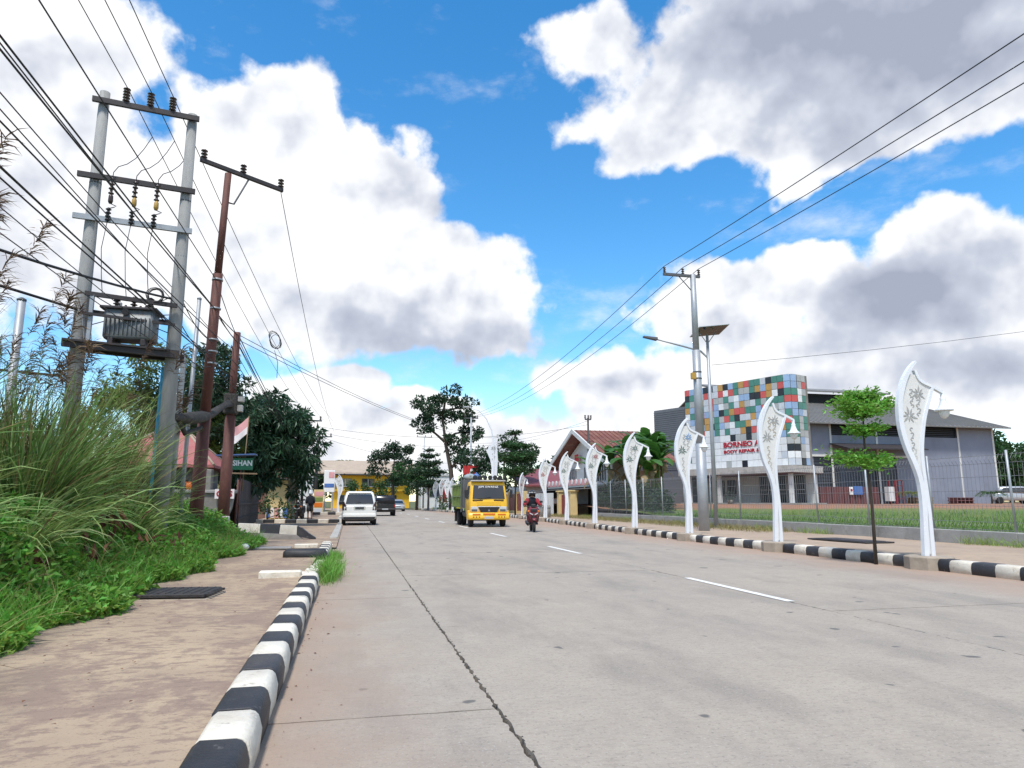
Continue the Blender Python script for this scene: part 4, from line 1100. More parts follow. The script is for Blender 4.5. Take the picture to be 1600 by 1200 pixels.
for i, (dx, z, r) in enumerate(fan):
    x = -3.46 + dx * 1.4 - (.25 if i % 3 == 1 else 0)
    pts = [(x - .35 * (i % 2) - .3, -7, z + .35), (x, 18.0, z), (-3.3 + dx, 20.5, min(5.9, z - .25))]
    if i < 6: pts.append((-3.2 + dx * 3, 58, 5.6 + .2 * i))
    cable(pts, (.10 + .12 * (i % 3), .06, .9), r * .78, ORD[i] + ' cable from the top in the low bundle along the left verge', 'low cables on the left')
cable([(-6.6, 4.5, 4.35), (PR[0] - .1, PR[1] - .1, 5.42)], .22, .024, 'thick twisted black cable crossing in front of the transformer')
cable([(-9.5, 9.0, 4.9), (PL[0] - .05, PL[1] - .1, 5.0)], -.12, .028, 'thick curved cable bent down to the left concrete pole')
for i in range(3): cable([(PR[0] + .08, PR[1] + .1, 5.45 - .5 * i), (-3.42, 18.0, 5.15 - .3 * i)], .18, .011, ['upper', 'middle', 'lower'][i] + ' short cable slung between the concrete pole and the tall rust pole', 'slung service cables')
for i in range(3): cable([(PL[0] + .1, PL[1], 5.4 - .35 * i), (PR[0] - .1, PR[1], 4.7 + .4 * i)], .05, .010, ['steeply falling', 'nearly level', 'rising'][i] + ' service wire crossing in front of the transformer tank', 'wires around the transformer')
t = thing('cable_coil', 'loose coil of black cable hanging at the concrete pole', 'cable coil', (-4.05, 15.0, 5.42))
for k in range(5): MB().tube([(.13 * math.cos(a) * (1 + .08 * k), .05 * math.sin(k), .13 * math.sin(a) * (1 + .05 * k)) for a in [R(30 * j) for j in range(13)]], .009, 5, False).build('turn', 'wire_black', t)
t = thing('cable_coil', 'coil of spare cable hanging in the air above the mango tree', 'cable coil', (-2.55, 23.0, 6.35))
for k in range(4): MB().tube([((.15 + .02 * k) * math.cos(a + .2 * k), .06 * math.sin(k * 2 + a), (.24 + .02 * k) * math.sin(a) + .02 * k) for a in [R(30 * j) for j in range(13)]], .010, 5, False).build('turn', 'wire_black', t)
MB().tube([(0, 0, -.3), (.12, 0, -.7), (.12, 0, -1.2)], .009, 5).build('tail', 'wire_black', t)
for a, b, s_, w_ in (((-3.3, 20.5, 5.95), (13.0, 72, 8.6), .9, 'upper of the two thin cables from the cable pole across the road'), ((-3.3, 20.5, 5.8), (14.0, 66, 7.4), .9, 'lower of the two thin cables from the cable pole across the road'), ((rtop[2][0], rtop[2][1], 9.6), (-1.6, 64, 7.4), .9, 'thin wire falling from the right end of the rust pole crossarm'), ((-2.4, 52, 6.2), (16.5, 60, 6.8), .9, 'upper thin cable crossing behind the mango toward the truck'), ((-2.4, 52, 5.9), (15.5, 80, 6.0), 1., 'lower thin cable crossing behind the mango toward the truck')):
    cable([a, b], s_, .010, w_, 'thin cables over the road')

# wall, gate, house, sign, flag on the left
w = thing('garden_wall', 'stained grey concrete wall end with a tapering corner behind the cable pole', 'wall')
MB().prism([(-6.2, .0), (-4.35, .0), (-4.25, .35), (-4.02, 1.0), (-3.95, 1.52), (-6.2, 1.52)], 26.0, 26.35).build('face', 'wall_dirty', w)
MB().bbox(-6.3, -3.9, 25.93, 26.42, 1.52, 1.64, .02).build('coping', 'concrete', w)
MB().bbox(-5.65, -5.0, 25.955, 25.995, .38, 1.05, .01).build('panel', 'wall_dirty', w)
MB().bbox(-5.13, -4.72, 25.95, 26.4, 1.64, 2.35, .02).build('pier', 'wall_dirty', w)
MB().prism([(-11, .3), (-6.2, .3), (-6.2, 1.5), (-7.4, 1.75), (-11, 2.0)], 26.0, 26.2).build('face', 'wall_dirty', w)
bn = thing('banner', 'small white banner with red letters fixed on top of the grey wall', 'banner', (0, 0, 0))
MB().bbox(-4.55, -3.92, 25.86, 25.885, 1.33, 1.66, .004).build('sheet', 'flag_white', bn)
text_mesh('lettering', 'GG S', .26, 'text_red', bn, (-4.24, 25.855, 1.49), width=.52, bold=.012)
t = thing('notice', 'tiny white notice sheet pasted on the grey wall', 'notice', (0, 0, 0))
MB().bbox(-4.33, -4.12, 25.955, 25.975, .88, 1.08, .003).build('sheet', 'text_white', t)
text_mesh('lettering', '5', .13, 'orn_dark', t, (-4.22, 25.952, .98))
t = thing('bucket', 'bright orange plastic box standing on the grey wall', 'box', (-5.42, 26.15, 1.64))
mb = MB(); mb.loft([rplan(.11, -.11, .11, 0, .02), rplan(.13, -.13, .13, .24, .02)]); mb.build('tub', 'orange', t); MB().bbox(-.14, .14, -.14, .14, .24, .265, .008).build('rim', 'orange', t)
t = thing('gate_pillar', 'orange painted pillar between the cable pole and the dark gate', 'pillar', (-4.38, 27.0, 0)); MB().bbox(-.13, .13, -.13, .13, 0, 2.35, .012).build('shaft', 'orange', t); MB().bbox(-.17, .17, -.17, .17, 2.35, 2.42, .012).build('cap', 'wall_dirty', t)
t = thing('paving_block', 'broken orange concrete block at the foot of the gate post', 'block', (-3.78, 25.2, .05), .2); MB().bbox(-.2, .2, -.15, .15, 0, .30, .02).build('block', 'orange', t); MB().bbox(-.2, .14, -.13, .13, .30, .33, .01).build('crust', 'wall_dirty', t)
gt = thing('board_gate', 'long black weathered board gate running back from the grey wall', 'gate')
ga, gb = Vector((-3.95, 26.6, 0)), Vector((-5.1, 42.5, 0)); nb = 62; gd = (gb - ga) / nb
for k in range(nb):
    p = ga + gd * k; h = 1.95 - .15 * (k / nb) + .12 * math.sin(k / nb * 3.2) + random.uniform(-.03, .03)
    o = MB().bbox(-.012, .012, 0, gd.length * .95, 0, h, .003).build('board', 'wood_dark', gt, (p.x, p.y, .10), -math.atan2(gd.x, gd.y))
for z in (.6, 1.15):
    mb = MB(); arm(mb, (ga.x + .05, ga.y, z), (gb.x + .05, gb.y, z), .05, .07); mb.build('rail', 'wood_dark', gt)
MB().tube([(-3.93, 26.45, 0), (-3.90, 26.45, 2.0)], .035, 8).build('gate_post', 'rust_pole', gt)
hs_ = thing('house', 'low hut with a faded pink hipped roof behind the grey wall', 'house')
mb = MB(); mb.box(-8.3, -5.3, 27.6, 30.6, 0, 2.6); mb.build('wall', 'wall_dirty', hs_)
mb = MB(); z0, z1 = 2.55, 3.95; X0, X1, Y0, Y1 = -8.9, -4.85, 27.0, 31.2
mb.add([(X0, Y0, z0), (X1, Y0, z0), (X1, Y1, z0), (X0, Y1, z0), (-7.3, 29.1, z1), (-6.3, 29.1, z1), (X0, Y0, z0 - .1), (X1, Y0, z0 - .1), (X1, Y1, z0 - .1), (X0, Y1, z0 - .1)], [(0, 1, 5, 4), (1, 2, 5), (2, 3, 4, 5), (3, 0, 4), (6, 7, 1, 0), (7, 8, 2, 1), (8, 9, 3, 2), (9, 6, 0, 3), (9, 8, 7, 6)])
rf = mb.build('roof', 'roof_pink', hs_)
for a, b in (((X0, Y0, z0), (-7.3, 29.1, z1)), ((X1, Y0, z0), (-6.3, 29.1, z1)), ((-7.3, 29.1, z1), (-6.3, 29.1, z1)), ((X1, Y1, z0), (-6.3, 29.1, z1))): MB().tube([a, b], .05, 6).build('ridge_cap', 'roof_tan', rf)
MB().box(-6.6, -5.8, 27.54, 27.59, 0, 2.0).build('door', 'dark_inside', hs_)
wd = MB().box(-8.0, -7.0, 27.54, 27.59, 1.0, 2.0).build('window', 'glass', hs_); MB().box(-8.05, -6.95, 27.49, 27.54, .92, 1.0).build('sill', 'concrete', wd)
sg = thing('shop_sign', 'green signboard with white letters under a small blue roof by the gate', 'sign')
MB().bbox(-4.26, -3.48, 26.02 + .7, 26.08 + .7, 2.36, 2.79, .01).build('board', 'green_sign', sg)
text_mesh('lettering', 'SIHAN', .27, 'text_white', sg, (-3.83, 26.715, 2.60), width=.66, bold=.008)
MB().hexa([(-4.7, 26.4, 2.84), (-3.38, 26.4, 2.90), (-3.38, 27.1, 2.90), (-4.7, 27.1, 2.84), (-4.7, 26.4, 2.88), (-3.38, 26.4, 2.94), (-3.38, 27.1, 2.94), (-4.7, 27.1, 2.88)]).build('little_roof', 'blue_roof', sg)
MB().hexa([(-4.4, 26.6, 2.22), (-3.3, 26.6, 2.20), (-3.3, 26.7, 2.20), (-4.4, 26.7, 2.22), (-4.4, 26.6, 2.27), (-3.3, 26.6, 2.25), (-3.3, 26.7, 2.25), (-4.4, 26.7, 2.27)]).build('shelf_board', 'wood', sg)
for x in (-4.25, -3.88): MB().tube([(x, 26.76, 0), (x, 26.76, 2.85)], .025, 7).build('post', 'rust_pole', sg)
fl = thing('flag', 'faded red and white flag on a bamboo pole by the green sign', 'flag')
MB().tube([(-3.82, 26.9, 1.6), (-3.74, 26.9, 4.35)], [.022, .014], 7).build('pole', 'wood', fl)
def flag_part(u0, u1, m_, nm):
    V = []; F = []; nu, nv = 5, 10
    for i in range(nu + 1):
        for j in range(nv + 1):
            u = u0 + (u1 - u0) * i / nu; v = j / nv
            V.append((-3.76 - v * .48 + .03 * math.sin(u * 4), 26.9 + .07 * math.sin(v * 7 + u * 2) * v, 4.30 - u * .62 - v * (.36 + .12 * math.sin(v * 3))))
    for i in range(nu):
        for j in range(nv): q = i * (nv + 1) + j; F.append((q, q + 1, q + nv + 2, q + nv + 1))
    V = np.array(V); n = len(V); V2 = V + np.array([0, .004, 0]); F = np.array(F)
    obj(nm, np_mesh(nm, np.concatenate([V, V2]), np.concatenate([F, F[:, ::-1] + n]), True), m_, fl)
flag_part(0, .5, 'flag_red', 'red_half'); flag_part(.5, 1., 'flag_white', 'white_half')
# stall behind the mango, parked scooter, standing person
st = thing('roadside_stall', 'shabby grey roadside stall with a green awning behind the parked scooter', 'stall')
for x, y in ((-4.9, 45.0), (-3.55, 45.0), (-4.9, 48), (-3.55, 48)): MB().box(x - .05, x + .05, y - .05, y + .05, 0, 2.7).build('post', 'wood', st)
MB().box(-5.0, -3.5, 47.9, 48.0, 0, 2.7).build('wall', 'wall_dirty', st)
MB().box(-4.95, -3.75, 44.9, 45.0, .1, 2.5).build('wall', 'wall_cream', st)
MB().hexa([(-5.3, 44.3, 2.75), (-2.9, 44.3, 2.45), (-2.9, 48.4, 2.45), (-5.3, 48.4, 2.75), (-5.3, 44.3, 2.8), (-2.9, 44.3, 2.5), (-2.9, 48.4, 2.5), (-5.3, 48.4, 2.8)]).build('roof', 'roof_grey', st)
MB().hexa([(-3.4, 44.4, 2.4), (-2.6, 44.4, 2.1), (-2.6, 47.4, 2.1), (-3.4, 47.4, 2.4), (-3.4, 44.4, 2.43), (-2.6, 44.4, 2.13), (-2.6, 47.4, 2.13), (-3.4, 47.4, 2.43)]).build('awning', 'green_sign', st)
for k in range(5): MB().box(-4.9 + .25 * k, -4.7 + .25 * k, 44.86, 44.895, .25, .85).build('poster', ['bag_blue', 'flag_white', 'flag_red', 'text_white', 'bag_blue'][k], st)
br = thing('brick_house', 'narrow brown brick shophouse wall rising behind the stall', 'building')
MB().box(-6.5, -3.6, 52, 58, 0, 5.0).build('wall', 'roof_rust', br); MB().box(-6.7, -3.4, 51.8, 58.2, 5.0, 5.15).build('roof', 'roof_grey', br)
MB().box(-3.6, -3.55, 53, 54, 1.2, 2.4).build('window', 'glass', br); MB().box(-3.6, -2.6, 51.9, 52.0, 0, 3.2).build('side_wall', 'wall_white', br)
ps = thing('parked_scooter', 'dark scooter parked at the kerb before the stall', 'motorcycle', (-2.86, 43.3, .10), R(-12))
scooter(ps, 'black_plastic')
pe = thing('person', 'person in a white helmet, black top and shorts standing by the parked scooter', 'person', (-2.33, 44.2, .13), R(200))
J = [(0, 0, .92), (0, .0, 1.15), (0, 0, 1.36), (0, -.02, 1.46), (0, -.03, 1.60), (.17, 0, 1.36), (.24, .03, 1.10), (.22, -.12, .90), (-.17, 0, 1.36), (-.24, .02, 1.10), (-.23, -.1, .88), (.09, 0, .88), (.10, -.02, .48), (.10, .02, .08), (.10, -.13, .04), (-.09, 0, .88), (-.11, -.02, .48), (-.12, .02, .08), (-.12, -.13, .04)]
Ed = [(0, 1), (1, 2), (2, 3), (3, 4), (2, 5), (5, 6), (6, 7), (2, 8), (8, 9), (9, 10), (0, 11), (11, 12), (12, 13), (13, 14), (0, 15), (15, 16), (16, 17), (17, 18)]
Rd = [.13, .13, .13, .06, .10, .07, .05, .038, .07, .05, .038, .095, .065, .045, .04, .095, .065, .045, .04]
skinned('body', J, Ed, Rd, 'skin', pe)
sh = MB(); sh.loft([[(rx_ * math.cos(a), ry_ * math.sin(a), z) for a in [2 * math.pi * k / 14 for k in range(14)]] for rx_, ry_, z in ((.19, .15, .86), (.19, .15, 1.05), (.21, .16, 1.25), (.22, .14, 1.38), (.10, .09, 1.45))], True); shirt = sh.build('shirt', 'cloth_dark', pe)
for s in (-1, 1):
    MB().tube([(s * .16, 0, 1.37), (s * .235, .02, 1.12), (s * .235, -.03, 1.02)], [.095, .075, .075], 9).build('sleeve', 'cloth_dark', shirt)
so = MB()
for s in (-1, 1): so.tube([(s * .07, 0, .95), (s * .10, -.01, .72), (s * .105, -.015, .50)], [.125, .11, .10], 10)
so.build('shorts', 'cloth_grey', pe)
for s in (-1, 1): MB().bbox(s * .11 - .05, s * .11 + .05, -.2, .08, -.012, .05, .015).build('sandal', 'black_plastic', pe)
head_parts(pe, (0, -.02, 1.62), 0, 'helmet_white')
# ------------------------------------------------------------------ left verge: reeds, weeds, trees
def rnd(a, b, n): return RNG.uniform(a, b, n)
def reed_clump(label, x, y, n, ln, spread, pale, dry, bend=(.9, 2.0), plumes=0, head=None, w=.026, pl_h=None, lean=(.05, .45)):
    root = thing('reed_clump', label, 'reeds', (x, y, bank_z(x, y)), 0, 'reed clumps on the left verge')
    for nm, m_, cnt in (('green_blades', 'reed', int(n * (1 - pale - dry))), ('pale_blades', 'reed_pale', int(n * pale)), ('dry_blades', 'reed_dry', int(n * dry))):
        if cnt < 3: continue
        r = spread * np.sqrt(RNG.random(cnt)); a = rnd(0, 6.283, cnt)
        b = np.stack([r * np.cos(a), r * np.sin(a), np.full(cnt, -.15)], 1)
        hd = a + RNG.normal(0, .7, cnt) if head is None else RNG.normal(head, 1.0, cnt)
        L = ln * rnd(.55, 1.1, cnt)
        if nm == 'dry_blades': L *= .9
        V, F, _ = blades(b, hd, L, rnd(*lean, cnt), rnd(*bend, cnt) * (1.0 if nm != 'dry_blades' else .8), w * rnd(.6, 1.4, cnt), 6)
        obj(nm, np_mesh(nm, V, F), m_, root, kind='stuff')
    if plumes:
        r = spread * np.sqrt(RNG.random(plumes)); a = rnd(0, 6.283, plumes)
        b = np.stack([r * np.cos(a), r * np.sin(a), np.zeros(plumes)], 1)
        hd = rnd(0, 6.283, plumes); hh = (pl_h or ln * 1.3) * rnd(.72, 1.08, plumes)
        V, F, tip = blades(b, hd, hh, rnd(0, .16, plumes), rnd(.1, .55, plumes), .012, 5)
        obj('stalks', np_mesh('stalks', V, F), 'reed_dry', root, kind='stuff')
        # drooping seed heads: sprays of fine spikelets along the last part of every stalk
        parts = []
        for i in range(plumes):
            k = 60; t = RNG.random(k) ** .8; d = np.array([math.cos(hd[i]), math.sin(hd[i]), 0])
            st = tip[i] - np.array([0, 0, 1.]) * (.55 * (1 - t))[:, None] - d * (.18 * (1 - t))[:, None]
            v, f, _ = blades(st, hd[i] + RNG.normal(0, 1.1, k), rnd(.10, .34, k), rnd(.5, 1.4, k), rnd(.6, 1.4, k), rnd(.012, .030, k), 2)
            parts.append((v, f))
        V, F = join(parts)
        obj('seed_heads', np_mesh('seed_heads', V, F), 'plume', root, kind='stuff')
    return root
reed_clump('pale arching reed clump at the left edge of the picture', -4.3, 7.2, 520, 1.75, .6, .55, .08, (.9, 2.2), lean=(.0, .5))
reed_clump('low arching reed clump spilling toward the manhole cover', -3.85, 9.0, 330, 1.35, .4, .5, .06, (1.0, 2.3), lean=(.0, .6))
reed_clump('dense dark green reed clump in front of the left concrete pole', -4.45, 10.9, 900, 2.5, .5, .22, .12, (.3, 1.7), lean=(.0, .4))
reed_clump('drooping pale blades around the dark green reed clump', -4.2, 10.6, 260, 1.9, .5, .85, .05, (1.2, 2.4), lean=(.1, .6))
reed_clump('bent reed clump in front of the right concrete pole', -3.80, 13.0, 420, 1.5, .45, .5, .06, (1.0, 2.2), lean=(.0, .5))
reed_clump('tall brown reeds with drooping seed heads at the far left', -5.7, 8.8, 1000, 3.1, .8, .12, .58, (.05, .95), 64, pl_h=4.0, lean=(.0, .35))
reed_clump('tallest seeding reeds against the sky on the left', -6.1, 9.8, 520, 3.3, .8, .1, .55, (.05, .8), 34, pl_h=4.4, lean=(.0, .3))
reed_clump('olive reeds standing under the transformer platform', -5.1, 12.6, 900, 3.0, .7, .2, .4, (.1, 1.1), 14, pl_h=3.1, lean=(.0, .35))
reed_clump('yellow-green reeds between the two concrete poles', -4.6, 14.2, 760, 2.7, .5, .3, .35, (.1, 1.1), 12, pl_h=3.1, lean=(.0, .35))
reed_clump('thin olive reeds around the light blue post', -4.25, 15.9, 340, 2.0, .35, .3, .4, (.2, 1.3), 10, pl_h=2.6)
reed_clump('brown tangled reeds filling the left border below the cables', -5.3, 7.4, 900, 2.6, .7, .2, .5, (.1, 1.3), 20, pl_h=2.9, lean=(.0, .6))
reed_clump('dusty reeds behind the left concrete pole', -6.4, 13.0, 1000, 3.2, .9, .12, .5, (.1, 1.1), 24, pl_h=3.4, lean=(.0, .35))
reed_clump('short green reeds by the foot of the tall rust pole', -4.05, 16.6, 260, 1.0, .35, .3, .05, (.8, 1.9))
# ground cover on the bank
def edge_x(y): return -2.48 + .16 * math.sin(y * 1.7) + .12 * math.sin(y * 4.1 + 1)
def verge_points(n, depth, y0=3.2, y1=21.0, tight=1.6):
    y = y0 + (y1 - y0) * RNG.random(n) ** 1.25
    d = depth * RNG.random(n) ** tight
    x = np.array([edge_x(v) for v in y]) + .12 - d
    z = np.array([bank_z(a, b) for a, b in zip(x, y)])
    return np.stack([x, y, z], 1), d
def cover(name, label, mt, n, depth, hfun, L, W, tight=1.5, y0=3.2, y1=20.6):
    P, d = verge_points(n, depth, y0, y1, tight)
    clump = .5 + .5 * np.sin(P[:, 0] * 3.1 + P[:, 1] * 2.3) * np.sin(P[:, 1] * 1.9 - P[:, 0] * 1.3)
    P[:, 2] += (.04 + hfun(d) * (.35 + .65 * clump)) * RNG.random(n) ** .7
    D = RNG.normal(size=(n, 3)) * np.array([1, 1, .5]) + np.array([.25, -.1, .35])
    s = rnd(.6, 1.5, n)
    obj(name, leaf_mesh(name, P, D, L * s, W * s), mt, kind='stuff', label=label, category='ground cover')
cover('weeds', 'bright green leafy weeds covering the bank beside the left pavement', 'weed', 46000, 2.6, lambda d: .16 + .46 * np.minimum(d, 1.3), .085, .045, 1.1)
cover('creeper', 'yellowish creeping leaves along the pavement edge', 'weed_yellow', 16000, 1.9, lambda d: .14 + .42 * np.minimum(d, 1.2), .065, .035, 1.2)
cover('undergrowth', 'dark undergrowth filling the bank below the reeds', 'weed_deep', 26000, 6.0, lambda d: np.where(d > .9, .45, .05) + .12 * d, .085, .042, .85)
n = 22000; P, d = verge_points(n, 2.1, 3.4, 20.3, 1.0); keep = RNG.random(n) < (.25 + .75 * (np.sin(P[:, 1] * 1.3) > -.2)); P = P[keep]; n = len(P)
V, F, _ = blades(P, rnd(0, 6.28, n), rnd(.16, .58, n), rnd(0, .5, n), rnd(.4, 1.5, n), rnd(.006, .014, n), 3)
k3 = n // 7; V3, F3, _ = blades(P[:k3] + np.array([-.15, 0, .05]), rnd(0, 6.28, k3), rnd(.25, .8, k3), rnd(.1, .9, k3), rnd(.2, 1.6, k3), rnd(.006, .013, k3), 3)
obj('dry_stems', np_mesh('dry_stems', V3, F3), 'reed_dry', kind='stuff', label='dry straw stems mixed through the weeds on the left bank', category='dry grass')
obj('verge_grass', np_mesh('verge_grass', V, F), 'weed', kind='stuff', label='soft bright grass mixed with the weeds on the left bank', category='grass')
n = 7000; P = np.stack([rnd(-4.6, -2.8, n), 15.5 + 5.2 * RNG.random(n), np.zeros(n)], 1); P[:, 2] = [bank_z(a, b) for a, b, _ in P]
V, F, _ = blades(P, rnd(0, 6.28, n), rnd(.2, .55, n), rnd(0, .5, n), rnd(.4, 1.4, n), rnd(.008, .016, n), 3)
obj('verge_grass', np_mesh('verge_grass', V, F), 'weed', kind='stuff', label='thick fresh grass at the foot of the rust poles', category='grass')
for lab, x, y, z in (('withered brown leaf cluster hanging in the reeds near the pavement', -3.40, 11.3, 1.05), ('dead brown leaves at the middle of the weedy bank', -3.15, 12.6, .62), ('dead brown leaf heap low on the weedy bank', -3.30, 10.2, .55), ('small heap of dead leaves nearest the viewer', -3.30, 8.4, .55), ('withered leaf pile by the foot of the bent reeds', -3.05, 13.7, .45)):
    n = 34; D = np.stack([RNG.normal(0, .5, n), RNG.normal(0, .5, n), rnd(-1.3, -.4, n)], 1); P = RNG.normal(size=(n, 3)) * np.array([.12, .12, .14])
    t = thing('dead_leaves', lab, 'dead leaves', (x, y, z), 0, 'dead leaves on the bank'); obj('foliage', leaf_mesh('foliage', P, D, rnd(.14, .28, n), rnd(.05, .09, n)), 'dead_leaf', t)
    MB().tube([(0, 0, -z + .3), (.02, 0, 0), (0, .02, .15)], .008, 5).build('stem', 'bark', t)
# grass tufts sprouting from the kerb gap
for lab, x, y, n, h in (('grass tuft growing out of the gap in the left kerb', -.30, 12.3, 1500, .42), ('small grass tuft beside the far stones of the left kerb', -.28, 16.2, 400, .25)):
    t = thing('grass_tuft', lab, 'grass', (x, y, 0)); P = np.stack([RNG.normal(0, .09, n), RNG.normal(0, .55 if n > 1000 else .3, n), np.zeros(n)], 1)
    V, F, _ = blades(P, rnd(0, 6.28, n), h * rnd(.4, 1.1, n), rnd(0, .5, n), rnd(.3, 1.2, n), rnd(.005, .010, n), 3); obj('blades', np_mesh('blades', V, F), 'weed', t, kind='stuff')
    V, F, _ = blades(P[:n // 8], rnd(0, 6.28, n // 8), h * rnd(.3, .8, n // 8), rnd(.2, .8, n // 8), rnd(.3, 1.2, n // 8), .008, 3); obj('dry_blades', np_mesh('dry_blades', V, F), 'grass_dry', t, kind='stuff')
# litter
def litter(name, lab, loc, mb, m_='litter'): t = thing(name, lab, 'litter', loc); mb.build('shell', m_, t)
litter('foam_cup', 'white foam cup lying in the weeds at the left border', (-2.62, 6.05, .16), MB().lathe([(.035, 0), (.05, .09), (.046, .09), (.03, .01)], (0, 0, 0), 12))
for lab, x, y, s_ in (('crumpled white plastic bag at the end of the weeds', -2.35, 17.6, .10), ('white scrap of plastic half under the weeds', -2.50, 9.6, .05), ('torn white paper scrap by the manhole cover weeds', -2.55, 9.1, .045), ('pale plastic scrap by the weed edge further up', -2.45, 13.0, .05)):
    mb = ball((0, 0, .02), s_, 9, (1, 1.3, .7), rows=6); mb.v = [(a + random.uniform(-1, 1) * s_ * .3, b + random.uniform(-1, 1) * s_ * .3, c + random.uniform(-.3, .5) * s_ * .4) for a, b, c in mb.v]
    litter('plastic_scrap', lab, (x, y, .17), mb)
# leaves and grit scattered on the pavement and along the gutter
g_ = MB()
for k in range(420):
    x, y = (random.uniform(-2.4, -.8), random.uniform(3, 15)) if k % 2 else (-.38 + abs(random.gauss(0, .16)), random.uniform(2.5, 16)); z = .165 if x < -.7 else .004; s_ = .003 + .016 * random.random() ** 3; a = random.uniform(0, 3.1)
    c_, d_ = math.cos(a) * s_, math.sin(a) * s_
    g_.add([(x - c_, y - d_, z), (x + d_ * .5, y - c_ * .5, z + s_ * .4), (x + c_, y + d_, z), (x - d_ * .5, y + c_ * .5, z + s_ * .3)], [(0, 1, 2), (0, 2, 3), (1, 0, 3), (1, 3, 2)])
g_.build('grit', 'dead_leaf', None, kind='stuff', label='leaf bits and grit scattered over the left pavement and gutter', category='debris')
# trees on the left
tree('mango_tree', 'big dark green mango tree behind the black gate', (-5.6, 36.0, 0), 6.0, .28,
     [((.2, -.3, 4.4), (2.3, 2.4, 2.1)), ((1.7, .4, 5.2), (1.7, 1.7, 1.6)), ((2.9, -.2, 4.3), (1.5, 1.5, 1.5)), ((2.6, .6, 2.9), (1.5, 1.5, 1.2)), ((-1.6, .2, 5.2), (2.0, 2, 1.9)), ((1.0, -.8, 2.7), (1.5, 1.4, 1.1)), ((-1.8, 0, 3.2), (1.6, 1.5, 1.4))],
     'leaf_mango', 620, .34, .085, droop=.75, sub=(30, .95, .27), shell=.3)
tree('bamboo_tree', 'feathery yellow-green tree behind the transformer poles', (-9.0, 33.5, 0), 7.6, .2,
     [((.8, 0, 6.6), (1.9, 1.6, 2.2)), ((2.2, .3, 5.0), (1.6, 1.4, 1.8)), ((-.6, 0, 5.0), (2.0, 1.6, 1.8)), ((1.0, -.4, 4.0), (1.9, 1.4, 1.3)), ((2.6, 0, 3.6), (1.4, 1.2, 1.2))], 'leaf_olive', 620, .26, .06, droop=.6, sub=(28, .95, .27))
tree('dark_tree', 'dark green tree rising between the rust pole and the cable pole', (-6.4, 32.5, 0), 7.5, .22, [((.3, 0, 6.6), (1.6, 1.5, 1.9)), ((1.0, 0, 4.9), (1.5, 1.4, 1.5)), ((-1.0, .2, 5.4), (1.5, 1.4, 1.5))], 'leaf_dark', 560, .24, .09, sub=(26, .95, .27))
tree('roadside_bush', 'glossy dark bush under the mango beside the gate', (-4.6, 42.8, 0), 1.0, .06, [((.2, 0, .9), (1.0, 1.0, .8)), ((1.0, .3, .6), (.7, .7, .5))], 'leaf_mid', 330, .22, .09, category='bush', sub=(10, .9, .35))
tree('climber_plant', 'creeper swallowing the slim conduit pipes beside the wall', (-4.1, 20.2, 0), 1.4, .05, [((-.3, 0, .8), (.35, .4, .7)), ((-.8, .2, .6), (.4, .4, .5))], 'leaf_mid', 600, .10, .06, category='bush', sub=(9, .9, .35))
tree('background_bush', 'pale bush behind the reeds at the left border', (-12, 22, 0), 2.2, .1, [((0, 0, 2.2), (2.4, 1.8, 1.6)), ((3.5, 1, 1.9), (2.2, 1.6, 1.4))], 'leaf_olive', 500, .18, .07, category='bush', sub=(16, .9, .3))
hs2 = thing('shed', 'low shed with a pale sheet roof behind the reeds at the left', 'shed')
MB().box(-19, -9.5, 24, 30, 0, 2.9).build('wall', 'wall_dirty', hs2)
MB().hexa([(-19.5, 23.5, 2.9), (-9.0, 23.5, 2.9), (-9, 30.5, 3.5), (-19.5, 30.5, 3.5), (-19.5, 23.5, 2.96), (-9, 23.5, 2.96), (-9, 30.5, 3.56), (-19.5, 30.5, 3.56)]).build('roof', 'wall_white', hs2)
MB().box(-13, -11.6, 23.94, 23.99, 1.0, 2.1).build('window', 'glass', hs2)

# ------------------------------------------------------------------ traffic
suv((.52, 37.6, 0), 'white people carrier with tinted rear window driving away on the left')
pickup((2.95, 60.5, 0), 'black covered pickup ahead of the white car')
sedan((5.9, 88, 0), 'small silver car coming from far down the road')
truck((6.62, 33.6, 0), 'yellow cab dump truck with a green tipper body and roof lamps')
t = thing('cargo_bundle', 'pale tarpaulin bundle lying on the truck behind the cab', 'cargo', (6.0, 35.6, 2.34)); mb = ball((0, 0, .12), .30, 10, (1.2, .8, .6), rows=7); mb.v = [(a, b, max(0, c + random.uniform(-.03, .03))) for a, b, c in mb.v]; mb.build('tarpaulin', 'tarp', t); MB().tube([(-.3, -.1, .12), (0, -.24, .2), (.3, -.1, .12)], .012, 5).build('rope', 'wood', t)
t = thing('cargo_sack', 'blue sack resting on the truck above the cab', 'cargo', (6.33, 35.5, 2.34)); mb = ball((0, 0, .16), .17, 10, (1, .8, 1), rows=7); mb.v = [(a, b, max(0, c)) for a, b, c in mb.v]; mb.build('sack', 'bag_blue', t); MB().lathe([(.05, 0), (.03, .05)], (0, 0, .32), 8).build('neck', 'bag_blue', t)
mc = thing('scooter', 'dark red scooter with a rider coming toward the viewer', 'motorcycle', (7.45, 28.4, 0), R(-9))
scooter(mc, 'bike_red')
pr = thing('person', 'rider in a dark helmet, dark vest and red sleeves sitting on the red scooter', 'person', (7.45, 28.4, 0), R(-9))
